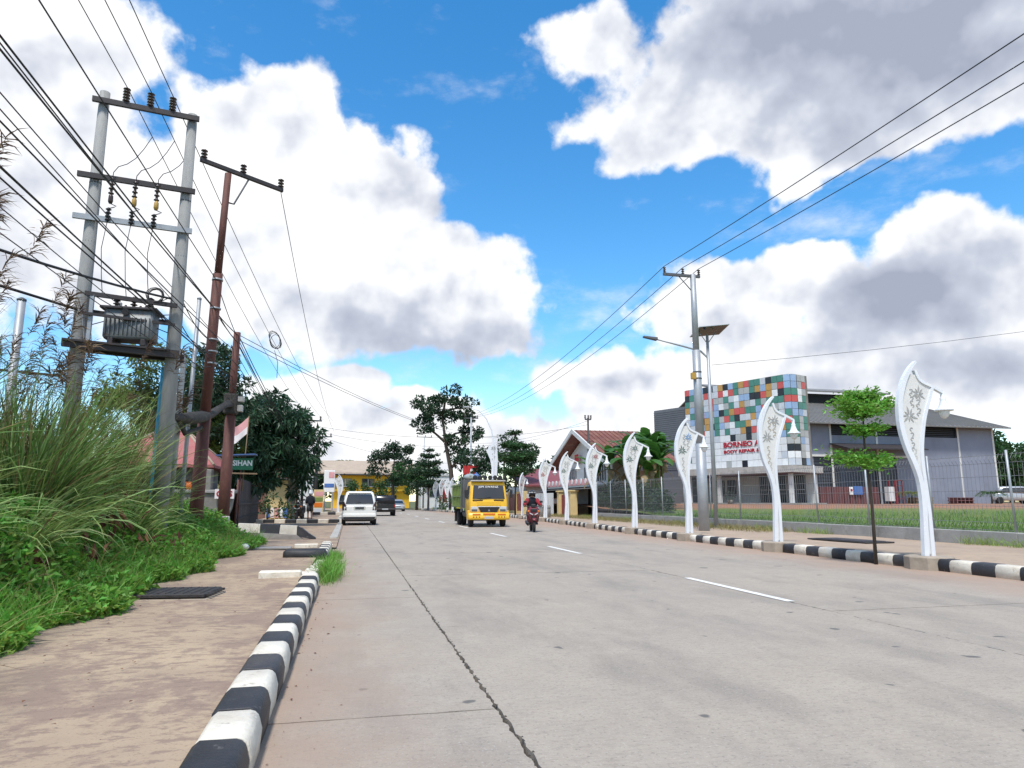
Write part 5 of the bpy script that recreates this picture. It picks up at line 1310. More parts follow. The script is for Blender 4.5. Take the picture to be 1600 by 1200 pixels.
J = [(0, .22, .90), (0, .18, 1.12), (0, .12, 1.30), (0, .10, 1.39), (0, .06, 1.50), (.19, .10, 1.29), (.32, -.04, 1.10), (.33, -.20, 1.06), (-.19, .10, 1.29), (-.32, -.04, 1.10), (-.33, -.20, 1.06),
     (.10, .12, .84), (.19, -.22, .76), (.15, -.12, .38), (.15, -.24, .34), (-.10, .12, .84), (-.19, -.22, .76), (-.15, -.12, .38), (-.15, -.24, .34)]
skinned('body', J, Ed, [.14, .14, .14, .06, .10, .075, .055, .042, .075, .055, .042, .10, .075, .055, .045, .10, .075, .055, .045], 'skin', pr)
sh = MB(); sh.loft([[(rx_ * math.cos(a), y_ + ry_ * math.sin(a), z) for a in [2 * math.pi * k / 14 for k in range(14)]] for rx_, ry_, z, y_ in ((.19, .17, .82, .21), (.20, .17, 1.0, .20), (.235, .165, 1.2, .16), (.225, .15, 1.32, .12), (.10, .09, 1.41, .10))], True); jk = sh.build('vest', 'cloth_dark', pr)
for s in (-1, 1):
    MB().tube([(s * .17, .11, 1.31), (s * .325, -.03, 1.11), (s * .34, -.19, 1.065)], [.10, .085, .06], 9).build('sleeve', 'cloth_red', jk)
    MB().tube([(s * .09, .16, .86), (s * .19, -.22, .78), (s * .155, -.13, .42)], [.13, .105, .08], 9).build('trouser_leg', 'cloth_grey', pr)
    MB().bbox(s * .15 - .05, s * .15 + .05, -.33, -.05, .29, .39, .02).build('shoe', 'black_plastic', pr)
    hnd = MB()
    for k in range(4): hnd.tube([(s * (.30 + .022 * k), -.205, 1.075), (s * (.30 + .022 * k), -.245, 1.065), (s * (.30 + .022 * k), -.25, 1.035)], .011, 5)
    hnd.tube([(s * .29, -.19, 1.06), (s * .27, -.225, 1.035)], .012, 5); hnd.build('fingers', 'skin', pr)
head_parts(pr, (0, .05, 1.52), 0, 'helmet_black')
MB().lathe([(.142, -.015), (.146, .015)], (0, .06, 1.60), 14).build('helmet_band', 'helmet_white', pr)
# ------------------------------------------------------------------ right side: ornamental lamps
SX = 1.13
LE = [(-.10, .02), (-.117, .40), (-.135, .87), (-.19, 1.35), (-.30, 1.71), (-.447, 2.04), (-.557, 2.41), (-.597, 2.78), (-.586, 3.03), (-.52, 3.33), (-.41, 3.58), (-.30, 3.73)]
RE = [(.10, .02), (.066, .40), (.03, .80), (-.026, 1.24), (-.08, 1.64), (-.106, 2.0), (-.088, 2.34), (-.044, 2.67), (.03, 2.96), (.10, 3.235)]
# outlines measured along the outer edges; the rails sit inside them
lean = lambda x, z: (x + .095 * z) / .86
LE = [(lean(x, z) + .045, z) for x, z in LE]; RE = [(lean(x, z) - .040, z) for x, z in RE]
def spline(P, n):
    t = np.linspace(0, len(P) - 1, n); out = []
    P = [np.array(p, float) for p in P]
    for v in t:
        i = min(int(v), len(P) - 2); u = v - i
        p0, p1, p2, p3 = P[max(i - 1, 0)], P[i], P[i + 1], P[min(i + 2, len(P) - 1)]
        out.append(.5 * (2 * p1 + (p2 - p0) * u + (2 * p0 - 5 * p1 + 4 * p2 - p3) * u * u + (3 * p1 - p0 - 3 * p2 + p3) * u ** 3))
    return out
def strip(mb, P, w, d):
    """flat bar of width w (in the panel plane) and depth d following P in xz"""
    rings = []
    for i, p in enumerate(P):
        t = P[min(i + 1, len(P) - 1)] - P[max(i - 1, 0)]; t = t / np.linalg.norm(t); nx, nz = -t[1], t[0]
        wi = (w(i / (len(P) - 1)) if callable(w) else w) / 2
        rings.append([(p[0] + nx * wi, -d / 2, p[1] + nz * wi), (p[0] + nx * wi, d / 2, p[1] + nz * wi), (p[0] - nx * wi, d / 2, p[1] - nz * wi), (p[0] - nx * wi, -d / 2, p[1] - nz * wi)])
    mb.loft(rings, False); return mb
def flower(c, r, k0=0):
    mb = MB()
    for k in range(9):
        a = R(40 * k + k0); L = r * (.75 + .35 * ((k * 7) % 3) / 2); d = np.array([math.cos(a), math.sin(a)]); n = np.array([-d[1], d[0]])
        pts = [d * r * .12, d * L * .55 + n * r * .13, d * L + n * r * .05, d * L * .55 - n * r * .10]
        mb.prism([(c[0] + p[0], c[1] + p[1]) for p in pts], -.020, .020)
    return mb
def squiggle(c, h, w, k0=0):
    mb = MB()
    n = 5
    for k in range(n):
        z = c[1] + h * (k / (n - 1) - .5); s = 1 if (k + k0) % 2 else -1
        P = [np.array([c[0] + s * w * .1, z - h * .09]), np.array([c[0] + s * w * .5, z]), np.array([c[0] + s * w * .15, z + h * .09]), np.array([c[0] - s * w * .35, z + h * .05])]
        strip(mb, spline(P, 7), .020, .036)
    return mb
cols = [('orn_grey', 'orn_grey', 'orn_grey'), ('orn_grey', 'orn_grey', 'orn_tan'), ('orn_blue', 'orn_dark', 'orn_grey'), ('orn_dark', 'orn_dark', 'orn_grey'), ('orn_red', 'orn_dark', 'orn_grey'), ('orn_faint', 'orn_dark', 'orn_grey'), ('orn_faint', 'orn_red', 'orn_tan')]
def make_lamp(lab, loc, col, rz=0., scale=1., plinth=True):
    t = thing('ornamental_lamp', lab, 'street lamp', loc, rz, 'white leaf-shaped lamps along the road')
    t.scale = (scale,) * 3
    if plinth: MB().lathe([(.42, -.22), (.42, .0), (.40, .02)], (0, 0, 0), 8, smooth=False).build('plinth', 'plinth', t)
    L, Rr = spline(LE, 34), spline(RE, 30)
    mb = MB(); strip(mb, L, lambda u: .10 if u < .8 else .10 - .06 * (u - .8) / .2, .09); mb.build('left_rail', 'white_steel', t)
    mb = MB(); strip(mb, Rr, lambda u: .085 - .03 * u, .08); mb.build('right_rail', 'white_steel', t)
    top = spline([(LE[-1][0] - .03, 3.56), (lean(-.17, 3.36), 3.36), (RE[-1][0] + .02, 3.235), (lean(.27, 3.13), 3.135)], 14)
    mb = MB(); strip(mb, top, .055, .07); mb.build('top_rail', 'white_steel', t)
    # panel: sheet between the rails
    V = []; F = []; n = 40
    lx_a, lz_a = np.array([p[0] for p in L]), np.array([p[1] for p in L]); rx_a, rz_a = np.array([p[0] for p in Rr]), np.array([p[1] for p in Rr]); tx_a, tz_a = np.array([p[0] for p in top])[:11], np.array([p[1] for p in top])[:11]
    for i in range(n):
        z = .05 + 3.42 * i / (n - 1)
        a = float(np.interp(z, lz_a, lx_a)); b = float(np.interp(z, rz_a, rx_a)) if z < 3.235 else float(np.interp(-z, -tz_a, tx_a))
        for y in (-.012, .012): V += [(a, y, z), (max(b, a + .01), y, z)]
        if i:
            o, q = 4 * (i - 1), 4 * i
            F += [(o, o + 1, q + 1, q), (o + 3, o + 2, q + 2, q + 3)]
    obj('panel', np_mesh('panel', V, F), 'white_panel', t)
    flower((lean(-0.2, 3.1), 3.1), .15).build('flower_cutout', col[0], t)
    flower((lean(-0.37, 2.66), 2.66), .17, 20).build('flower_cutout', col[1], t)
    squiggle((lean(-0.2, 2.86), 2.86), .34, .09).build('vine_cutout', col[2], t)
    squiggle((lean(-0.33, 3), 3), .30, .08, 1).build('vine_cutout', col[2], t)
    squiggle((lean(-0.31, 2.2), 2.2), .38, .07).build('vine_cutout', col[2], t)
    squiggle((lean(-0.24, 1.86), 1.86), .26, .05, 1).build('vine_cutout', 'orn_faint', t)
    ax = lean(.275, 3.13)
    sh_ = MB().lathe([(.028, 3.16), (.04, 3.13), (.038, 3.04), (.055, 3.02), (.05, 2.98), (.06, 2.95), (.075, 2.90), (.10, 2.84), (.165, 2.795), (.168, 2.775), (.15, 2.77)], (ax, 0, 0), 16).build('lamp_shade', 'white_steel', t)
    MB().lathe([(.09, 2.79), (.10, 2.74), (.07, 2.66), (.02, 2.62)], (ax, 0, 0), 12).build('bulb', 'bulb', sh_)
    return t
ordn = ['nearest and tallest white ornamental lamp, beside the thin sapling', 'second white ornamental lamp from the right, before the tiled facade', 'third ornamental lamp from the right, with a blue flower, by the grey pole', 'fourth ornamental lamp from the right, with two dark green flowers', 'fifth ornamental lamp from the right, with a red flower, before the red roofed house', 'sixth ornamental lamp from the right, by the red gate', 'seventh ornamental lamp from the right, behind the scooter rider']
for i, y in enumerate(lamp_y):
    make_lamp(ordn[i], (kx(y) + .12, y, .22), cols[i], R([-2, 0, 1, 0, 2, -1, 0][i]))
make_lamp('white ornamental lamp turned edge-on behind the truck and rider', (12.1, 49.0, .22), cols[6], R(35), .82)
for i, (x, y) in enumerate(((11.55, 74.0), (11.3, 78.5), (11.15, 81.5), (10.9, 85.0), (10.7, 89.5), (10.3, 94))):
    make_lamp(['white ornamental lamp just left of the green tipper body', 'pale ornamental lamp beside the red banner far down the road', 'ornamental lamp in the middle of the far cluster', 'ornamental lamp at the left of the far cluster', 'small ornamental lamp under the far trees', 'last tiny ornamental lamp before the road bends'][i], (x, y, .2), cols[(i + 1) % 7], R([0, 12, -20, 25, 0, 10][i]), 1.0)
for i, (x, y) in enumerate(((-1.0, 66), (-1.1, 72))):
    make_lamp(['white ornamental lamp by the fuel sign on the left side', 'ornamental lamp just left of the white car, far away'][i], (x, y, .15), cols[5], R(180), .95)
# tall curved street light that carries one more leaf panel above the truck
t = thing('street_light', 'arched street light carrying a white leaf panel above the truck', 'street light', (9.35 * 1.13, 52.0, 0))
MB().tube([(0, 0, 0), (0, 0, 3.0), (.02, 0, 5.6), (-.12, 0, 6.6), (-.55, 0, 7.5), (-1.1, 0, 8.1), (-1.9, 0, 8.35)], [.10, .09, .06, .045, .04, .035, .03], 8).build('pole', 'white_steel', t)
MB().bbox(-2.4, -1.85, -.1, .1, 8.30, 8.40, .03).build('lamp_head', 'galv', t)
mb = MB(); mb.prism([(-.30, 2.55), (.18, 2.75), (.30, 3.1), (.30, 3.6), (.36, 4.3), (.30, 5.2), (.12, 6.1), (-.02, 5.7), (-.55, 5.05), (-.25, 4.4), (-.12, 3.7), (-.18, 3.1)], -.04, .0); pn = mb.build('leaf_panel', 'white_steel', t)
f_ = squiggle((.02, 4.8), .8, .22); f_.v = [(a, b - .04, c) for a, b, c in f_.v]; f_.build('vine_cutout', 'orn_grey', pn)
f_ = flower((.02, 5.25), .22); f_.v = [(a, b - .04, c) for a, b, c in f_.v]; f_.build('flower_cutout', 'orn_grey', pn)

# ------------------------------------------------------------------ grey power pole, solar light, far poles
up = thing('utility_pole', 'tall grey steel power pole with a short crossarm on the right pavement', 'utility pole', (12.8, 23.8, -.02))
MB().tube([(0, 0, -.1), (0, 0, 3.4)], [.20, .19], 14).build('shaft', 'galv', up); MB().tube([(0, 0, 3.35), (0, 0, 7.0)], [.165, .155], 14).build('shaft', 'galv', up); MB().tube([(0, 0, 6.95), (0, 0, 10.05)], [.125, .11], 14).build('shaft', 'galv', up)
mb = MB(); arm(mb, (-1.25, 0, 9.98), (.30, 0, 9.98), .09, .10); ca = mb.build('crossarm', 'galv_dark', up)
ptop = []
for x in (-1.2, -.42, .26):
    insulator('insulator', (x, 0, 10.03), .24, .065, parent=ca, n=3); ptop.append((12.8 + x, 23.8, -.02 + 10.3))
MB().tube([(0, 0, 9.3), (-.6, 0, 9.94)], .02, 6).build('brace', 'galv_dark', ca)
MB().bbox(-.30, -.12, -.16, -.02, 5.85, 6.1, .01).build('number_box', 'fuse_yellow', up)
for z in (5.9, 6.15): MB().lathe([(.17, -.02), (.17, .02)], (0, 0, z), 12).build('band', 'galv_dark', up)
farp = [(12.2, 76, 10.6), (12.9, 76, 10.6), (13.6, 76, 10.6)]
for a, b, w_ in zip(ptop, farp, ('leftmost', 'middle', 'rightmost')):
    cable([(a[0] - .1, -22, 9.5), a, b], (.5, 1.15), .013, w_ + ' of the three power wires sweeping from the grey pole', 'power wires on the right', 18)
cable([(14.9, 26.4, 7.0), (60, 22, 15)], .8, .009, 'thin wire running from the solar light up to the right')
def tpole(lab, x, y, h, m_='galv', aw=1.6, r=.13, arms=1):
    t = thing('utility_pole', lab, 'utility pole', (x, y, 0)); MB().tube([(0, 0, 0), (0, 0, h)], [r, r * .7], 10).build('shaft', m_, t)
    for k in range(arms):
        mb = MB(); arm(mb, (-aw / 2, 0, h - .1 - .7 * k), (aw / 2, 0, h - .1 - .7 * k), .08, .1); c_ = mb.build('crossarm', 'galv_dark', t)
        for f in (-.45, 0.05, .45): insulator('insulator', (f * aw, 0, h - .05 - .7 * k), .28, .09, parent=c_, n=2)
    return t
tpole('grey power pole rising behind the truck among the trees', 12.9, 76, 10.5)
tpole('far grey power pole left of the tall roadside tree', 11.0, 108, 11.2, aw=2.4)
tpole('distant power pole over the far trees', 8.0, 150, 12.5, aw=3.4)
tpole('dark twin-armed pole by the fuel sign on the left', -3.15, 68, 7.4, 'dark_steel', 2.6, .17, 2)
tpole('slim dark pole close to the brick house', -3.75, 62, 6.9, 'dark_steel', 1.2, .10)
t = tpole('pole mostly hidden in the mango with one arm sticking out', -3.2, 50, 6.9, 'dark_steel', 2.2, .11)
t = tpole('dark service pole in front of the red roofed house', 17.2, 49.0, 7.4, 'dark_steel', .5, .10)
cable([(17.2, 49, 7.2), (13.2, 76, 7.6)], .5, .011, 'service wire from the dark pole back to the trees'); cable([(17.2, 49, 6.9), (-2.4, 52, 6.6)], .9, .011, 'service wire from the dark house pole across the road')
so = thing('solar_street_light', 'solar street light with tilted panel and long arm beside the grey pole', 'street light', (14.75, 26.4, .17))
MB().tube([(0, 0, 0), (0, 0, 8.15)], [.10, .06], 10).build('pole', 'galv', so); MB().lathe([(.2, 0), (.2, .03)], (0, 0, 0), 8).build('base_plate', 'galv_dark', so)
MB().tube([(0, 0, 6.6), (-.03, 0, 7.15), (-.35, 0, 7.42), (-1.2, 0, 7.6), (-2.45, 0, 7.85)], [.045, .045, .042, .04, .035], 8).build('arm', 'galv', so)
MB().hexa([(-2.95, -.10, 7.88), (-2.35, -.12, 7.78), (-2.35, .12, 7.78), (-2.95, .10, 7.88), (-2.95, -.08, 7.94), (-2.35, -.10, 7.90), (-2.35, .10, 7.90), (-2.95, .08, 7.94)]).build('lamp_head', 'galv_dark', so)
pm = Matrix.Translation((.12, 0, 8.35)) @ Matrix.Rotation(R(-8), 4, 'Y') @ Matrix.Rotation(R(-13), 4, 'X')
def tpart(mb, mtx): mb.v = [tuple(mtx @ Vector(p)) for p in mb.v]; return mb
pnl = tpart(MB().bbox(-.72, .72, -.50, .50, -.02, .02, .008), pm).build('solar_panel', 'alu', so)
for i in range(4):
    for j in range(3): tpart(MB().box(-.68 + .345 * i, -.68 + .345 * i + .325, -.465 + .315 * j, -.465 + .315 * j + .30, .021, .026), pm).build('cell', 'solar', pnl); tpart(MB().box(-.68 + .345 * i, -.68 + .345 * i + .325, -.465 + .315 * j, -.465 + .315 * j + .30, -.026, -.021), pm).build('backsheet', 'solar', pnl)
for s in (-1, 1): MB().tube([(0, 0, 7.75), (s * .38, 0, 8.25)], .018, 6).build('strut', 'galv', so)

# ------------------------------------------------------------------ fence on the right
fw = thing('fence_plinth_wall', 'low grey concrete plinth wall under the wire fence', 'wall')
for k in range(15): MB().bbox(15.55, 15.80, 6.4 + 2.44 * k, 6.4 + 2.44 * k + 2.43, .05, .50 + random.uniform(-.01, .01), .012).build('wall_section', 'concrete', fw)
fe = thing('wire_fence', 'grey welded wire fence with bent panels around the workshop yard', 'fence')
post_y = [6.5 + 2.44 * k for k in range(16)]
def prof_off(z): return .06 * (max(0, 1 - abs(z - 1.78) / .10) + max(0, 1 - abs(z - .12) / .10))
pm_ = MB()
zs = [0.0, .03, .12, .22, .6, 1.0, 1.4, 1.68, 1.78, 1.88, 1.92]
for k in range(19):
    y = .12 + 2.2 * k / 18
    pm_.tube([(-prof_off(z), y, z) for z in zs], .0058, 4, False, False)
for z in (.03, .22, .62, 1.0, 1.35, 1.68, 1.88): pm_.tube([(-prof_off(z) - .004, .06, z), (-prof_off(z) - .004, 2.38, z)], .0058, 4, False, False)
pme = pm_.mesh('wire_panel'); pme.materials.append(M('fence_wire'))
pom = MB().tube([(0, 0, 0), (0, 0, 2.0)], .030, 8).mesh('post'); pom.materials.append(M('galv'))
for k, y in enumerate(post_y):
    o = obj('post', pom, None, fe, (15.66, y, .49)); o.rotation_euler = (random.uniform(-.015, .015), random.uniform(-.02, .02), 0)
    if k < len(post_y) - 1: obj('wire_panel', pme, None, fe, (15.66, y, .51))
# grass of the yard, tufts at the plinth
n = 26000; P = np.stack([15.95 + 30 * RNG.random(n) ** 1.5, 7 + 34 * RNG.random(n), np.zeros(n)], 1); ok = .45 * P[:, 0] + P[:, 1] < 43; P = P[ok]; n = len(P)
P[:, 2] = [yard_z(a, b) for a, b, _ in P]
V, F, _ = blades(P, rnd(0, 6.28, n), rnd(.08, .34, n), rnd(0, .5, n), rnd(.2, 1.2, n), rnd(.012, .028, n), 2)
obj('yard_grass', np_mesh('yard_grass', V, F), 'grass', kind='stuff', label='rough green grass of the workshop yard behind the fence', category='grass')
n = 5200; P = np.stack([15.1 + .42 * RNG.random(n), 6.5 + 40 * RNG.random(n), np.full(n, .17)], 1); k_ = np.sin(P[:, 1] * 1.9) + np.sin(P[:, 1] * .83 + 2) > .55; P = P[k_]; n = len(P)
V, F, _ = blades(P, rnd(0, 6.28, n), rnd(.08, .36, n), rnd(0, .6, n), rnd(.3, 1.2, n), rnd(.008, .018, n), 2)
obj('fence_weeds', np_mesh('fence_weeds', V, F), 'weed_yellow', kind='stuff', label='weeds sprouting along the foot of the fence plinth', category='grass')
n = 9000; P = np.stack([13.6 + 1.95 * RNG.random(n) ** .7, 22 + 30 * RNG.random(n), np.full(n, .17)], 1)
V, F, _ = blades(P, rnd(0, 6.28, n), rnd(.06, .30, n), rnd(0, .6, n), rnd(.3, 1.2, n), rnd(.010, .022, n), 2)
obj('verge_grass', np_mesh('verge_grass', V, F), 'grass_dry', kind='stuff', label='dry yellowish grass between the right pavement and the fence', category='grass')
t = thing('pavement_lid', 'flat rusty lid lying on the right pavement between two lamps', 'slab', (13.2, 16.6, .185), .05); MB().bbox(-.45, .45, -1.1, 1.1, 0, .035, .008).build('plate', 'iron_cover', t); MB().bbox(-.36, .36, -.9, .9, .036, .046, .003).build('inner_plate', 'dark_steel', t)
for k, (x, y) in enumerate(((12.9, 45.0), (13.05, 47.2))):
    t = thing('bollard', ['grey concrete bollard nearer the red gate', 'grey concrete bollard further from the red gate'][k], 'bollard', (x, y, .17), 0, 'bollards on the right pavement'); MB().lathe([(.16, 0), (.16, .72), (.13, .78), (.13, .82)], (0, 0, 0), 12).build('post', 'concrete', t); MB().lathe([(.165, .60), (.165, .66)], (0, 0, 0), 12).build('ring', 'galv_dark', t)

# saplings with flat layered tiers
def sapling(lab, loc, h, tiers, r0=.03, leaf='leaf_bright', L=.085, W=.042, per=5200):
    t = thing('sapling', lab, 'tree', loc); MB().tube([(0, 0, -.05), (.02, 0, h * .35), (-.03, .01, h * .7), (.0, 0, h * .96)], [r0 * 1.3, r0, r0 * .8, r0 * .45], 7).build('trunk', 'bark', t)
    P, D = [], []
    br = []
    for (cx_, cy_, z, rx_, ry_) in tiers:
        nb_ = 7
        for k in range(nb_):
            a = 2 * math.pi * k / nb_ + random.uniform(-.3, .3); q = random.uniform(.5, 1.2); e_ = (cx_ + rx_ * q * math.cos(a), cy_ + ry_ * q * math.sin(a), z + .08 * h * .3 + random.uniform(-.10, .16) * min(1.5, rx_ + .3))
            MB().tube([(0, 0, z - .12), (cx_ * .5 + e_[0] * .3, cy_ * .5 + e_[1] * .3, z + .02), e_], [r0 * .45, r0 * .3, r0 * .12], 5).build('branch', 'bark', t)
            m = int(per * rx_ * ry_ / nb_)
            u = RNG.random(m) ** .7; p = np.array([cx_ * .4, cy_ * .4, z]) * (1 - u)[:, None] + np.array(e_) * u[:, None]
            p = p + RNG.normal(size=(m, 3)) * np.array([.12, .12, .06]) * (rx_ + .3) * (1 + .5 * (k % 2))
            P.append(p); D.append(RNG.normal(size=(m, 3)) * np.array([1, 1, .35]) + np.array([math.cos(a) * .6, math.sin(a) * .6, .1]))
    P = np.concatenate(P); D = np.concatenate(D); s = rnd(.6, 1.4, len(P))
    obj('crown', leaf_mesh('crown', P, D, L * s, W * s, .15), leaf, t)
    return t
sapling('thin young sapling with three flat leaf tiers standing at the right kerb', (10.33, 12.25, .0), 3.45, [(.08, .05, 3.08, .68, .66), (0, 0, 2.66, .36, .40), (-.08, .1, 2.02, .60, .56), (.0, 0, 3.36, .34, .34)])
sapling('dark layered sapling behind the truck cab and the rider', (12.4, 52.5, .17), 6.4, [(0, 0, 3.2, 1.3, 1.3), (.1, 0, 4.3, 1.5, 1.4), (0, 0, 5.3, 1.1, 1.0), (0, 0, 6.2, .5, .5)], .06, 'leaf_mid', .19, .1, 1300)
sapling('layered sapling left of the tall roadside tree', (10.0, 92, .17), 7.8, [(0, 0, 3.2, 2.0, 2.0), (.1, 0, 4.6, 2.0, 1.8), (0, 0, 5.8, 1.6, 1.6), (0, 0, 6.8, 1.1, 1.1), (0, 0, 7.6, .6, .6)], .09, 'leaf_dark', .3, .15, 520)

# ------------------------------------------------------------------ workshop with the tiled facade
ws_ = thing('workshop', 'workshop with a curved facade of coloured square tiles and red lettering', 'building', (28.3, 55.0, 0), -math.atan2(.9285, .3715))
TW, TH, Z0, NC, NR = .51, .53, 3.9, 19, 13
rows = ['rbpbkkpokbgorggpkgg bbyy', 'kgpprpprwrgyygoboyr bbyr', 'gygopryygpwbbkkrowk ggwy', 'obygprbwygpoypgyggg rrwg', 'wgbrbobkgorrggbrgyp bbgg', 'pbgkoygyrgkppobpwgp gbbp',
        'ypobokgbpwggoppkgyr rgyg', 'gbrrwbgpgppokrbygpo ggyg', 'bpwkwppwwkyykyyygyb ggyy', 'wwwwwwwwwwwwwwwwwww yybp', 'wwwwwwwwwwwwwwwwwww kkyp', 'gwgwwwwwwwwwwwwwwwp wwyw', 'wwgwwwwwywwkwwwpwww ppkb']
CN = dict(r='tile_red', b='tile_blue', g='tile_green', o='tile_ochre', y='tile_grey', p='tile_pale', k='tile_black', w='tile_white')
tm = {}
for c_, m_ in CN.items():
    me = MB().bbox(.012, TW - .012, -.05, 0, .012, TH - .012, .008).mesh('facade_tile'); me.materials.append(M(m_)); tm[c_] = me
core = MB(); core.box(0, 9.65, .03, .9, Z0 - .02, Z0 + NR * TH + .02); core.box(9.6, 10.28, .75, 2.2, Z0 - .02, Z0 + NR * TH + .02)
core.prism([(9.6, .03), (9.95, .12), (10.2, .38), (10.28, .75), (9.6, .75)], Z0 - .02, Z0 + NR * TH + .02, 'xy'); core.build('facade_core', 'wall_dirty', ws_)
arc = [(9.70, -.005, -20), (10.10, .26, -65), (10.315, .78, -90), (10.315, 1.30, -90)]
for r_, row in enumerate(rows):
    main, side = row.split()
    z = Z0 + (NR - 1 - r_) * TH
    for c_ in range(NC): obj('facade_tile', tm[main[c_]], None, ws_, (c_ * TW, random.uniform(-.004, .004), z))
    for k, (x, y, a) in enumerate(arc): obj('facade_tile', tm[side[k]], None, ws_, (x, y, z), -R(a))
text_mesh('sign_lettering', 'BORNEO AUTO', .56, 'text_red', ws_, (6.35, -.075, Z0 + 3.47 * TH), extrude=.02, width=4.9, bold=.018)
text_mesh('sign_lettering', 'BODY REPAIR & PAINT', .36, 'text_red', ws_, (6.35, -.07, Z0 + 2.42 * TH), extrude=.015, width=4.9, bold=.012)
MB().box(-.3, 10.6, -.9, 3.0, 3.35, 3.85).build('canopy', 'concrete_light', ws_)
MB().box(-.2, 10.5, -.8, 2.9, 3.28, 3.34).build('canopy_soffit', 'maroon_sheet', ws_)
fl_ = MB().box(-.2, 10.6, -.9, 3.2, .0, 1.12).build('floor_slab', 'concrete', ws_)
MB().box(0, 10.3, 2.4, 2.6, 1.1, 3.3).build('back_wall', 'wall_white', ws_)
for x in (.3, 3.4, 9.9): MB().bbox(x, x + .28, -.5, -.22, 1.1, 3.3, .01).build('column', 'wall_white', ws_)
for k in range(5):
    d_ = MB().bbox(5.4 + .82 * k, 5.4 + .82 * k + .78, 2.30, 2.38, 1.13, 3.2, .008).build('glass_door', 'glass', ws_); MB().box(5.4 + .82 * k, 5.4 + .82 * k + .06, 2.24, 2.295, 1.13, 3.2).build('frame', 'alu', d_); MB().box(5.47 + .82 * k, 6.14 + .82 * k, 2.25, 2.29, 2.1, 2.16).build('crossbar', 'alu', d_)
for k in range(2): wd = MB().box(1.0 + 1.2 * k, 1.9 + 1.2 * k, 2.33, 2.38, 1.7, 3.0).build('window', 'glass', ws_); MB().box(.95 + 1.2 * k, 1.95 + 1.2 * k, 2.28, 2.325, 1.62, 1.7).build('sill', 'alu', wd)
cl_ = MB().box(-4.2, -.05, .5, 8.0, .5, 9.5).build('side_block', 'cladding', ws_)
for k in range(30): MB().box(-4.2, -.06, .45, .49, 4.0 + .18 * k, 4.11 + .18 * k).build('cladding_rib', 'cladding', cl_)
ac = thing('air_conditioner', 'white air conditioner box on the workshop side wall', 'air conditioner', (32.9, 46.9, 3.35), 0); MB().bbox(-.42, .42, -.18, .18, 0, .6, .02).build('case', 'wall_white', ac); MB().lathe([(.22, 0), (.22, .012)], (-.1, -.195, .3), 14, 'y').build('fan_grille', 'galv_dark', ac)
for s in (-.3, .3): MB().box(s - .02, s + .02, -.15, .3, -.05, 0).build('bracket', 'galv', ac)
sp = thing('potted_shrub', 'round potted shrub in front of the workshop doors', 'plant', (29.0, 49.6, 1.0)); MB().lathe([(.16, 0), (.24, .35), (.22, .35)], (0, 0, 0), 12).build('pot', 'wall_dirty', sp); P, D, l, w_ = foliage([((0, 0, .65), .42)], 900, .09, .05, 0); obj('crown', leaf_mesh('crown', P, D, l, w_), 'leaf_dark', sp)
wh = thing('warehouse', 'large blue-grey warehouse with a grey sheet roof and a dark doorway', 'building')
wy = 52.0
wb = MB()
for x0, x1, z0, z1 in ((33.0, 38.5, .5, 7.9), (38.5, 46.8, 5.05, 6.9), (46.8, 53.6, .5, 6.9), (53.6, 57.6, .5, 7.9), (38.5, 40.3, 6.9, 7.9)):
    wb = MB().box(x0, x1 - .01, wy, wy + .3, z0, z1); wb.build('wall_panel', 'wall_blue', wh)
MB().box(57.3, 57.6, wy + .31, 74, .5, 7.9).build('wall_panel', 'wall_blue', wh)
MB().box(40.3, 53.6, wy + .25, wy + .3, 6.92, 7.85).build('louvre_band', 'dark_inside', wh)
for k in range(5): MB().box(40.3, 53.6, wy + .10, wy + .2, 7.0 + .17 * k, 7.05 + .17 * k).build('louvre_slat', 'shutter', wh)
for x in (40.3, 44.95, 53.6, 57.45): MB().box(x - .09, x + .09, wy - .06, wy - .003, .6, 7.85).build('pilaster', 'wall_white', wh)
MB().box(33.0, 40.2, wy - .08, wy - .003, 5.02, 5.2).build('white_band', 'wall_white', wh); MB().box(45.1, 48.9, wy - .08, wy - .003, 5.02, 5.2).build('white_band', 'wall_white', wh)
MB().hexa([(40.2, wy - 2.2, 5.55), (48.2, wy - 2.2, 5.55), (48.2, wy - .01, 6.1), (40.2, wy - .01, 6.1), (40.2, wy - 2.2, 5.65), (48.2, wy - 2.2, 5.65), (48.2, wy - .01, 6.2), (40.2, wy - .01, 6.2)]).build('door_canopy', 'dark_steel', wh)
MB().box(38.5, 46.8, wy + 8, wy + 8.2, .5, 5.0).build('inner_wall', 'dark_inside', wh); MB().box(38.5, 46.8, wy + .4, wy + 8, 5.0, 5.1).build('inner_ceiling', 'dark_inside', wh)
for x0, x1 in ((38.52, 41.1), (44.7, 46.78)):
    s_ = MB().box(x0, x1, wy + .12, wy + .2, .8, 5.0).build('shutter_door', 'shutter', wh)
    for k in range(14): MB().box(x0 + .02, x1 - .02, wy + .06, wy + .117, 1.0 + .28 * k, 1.05 + .28 * k).build('slat', 'shutter', s_)
rf = MB(); rz0, rz1 = 7.75, 11.6
rf.hexa([(33, wy - 1.0, rz0), (58.6, wy - 1.0, rz0), (58.6, 63, rz1), (33, 63, rz1), (33, wy - 1.0, rz0 + .12), (58.6, wy - 1.0, rz0 + .12), (58.6, 63, rz1 + .12), (33, 63, rz1 + .12)])
rf.hexa([(33, 63, rz1), (58.6, 63, rz1), (58.6, 75, rz0), (33, 75, rz0), (33, 63, rz1 + .12), (58.6, 63, rz1 + .12), (58.6, 75, rz0 + .12), (33, 75, rz0 + .12)]); rfo = rf.build('roof', 'roof_grey', wh)
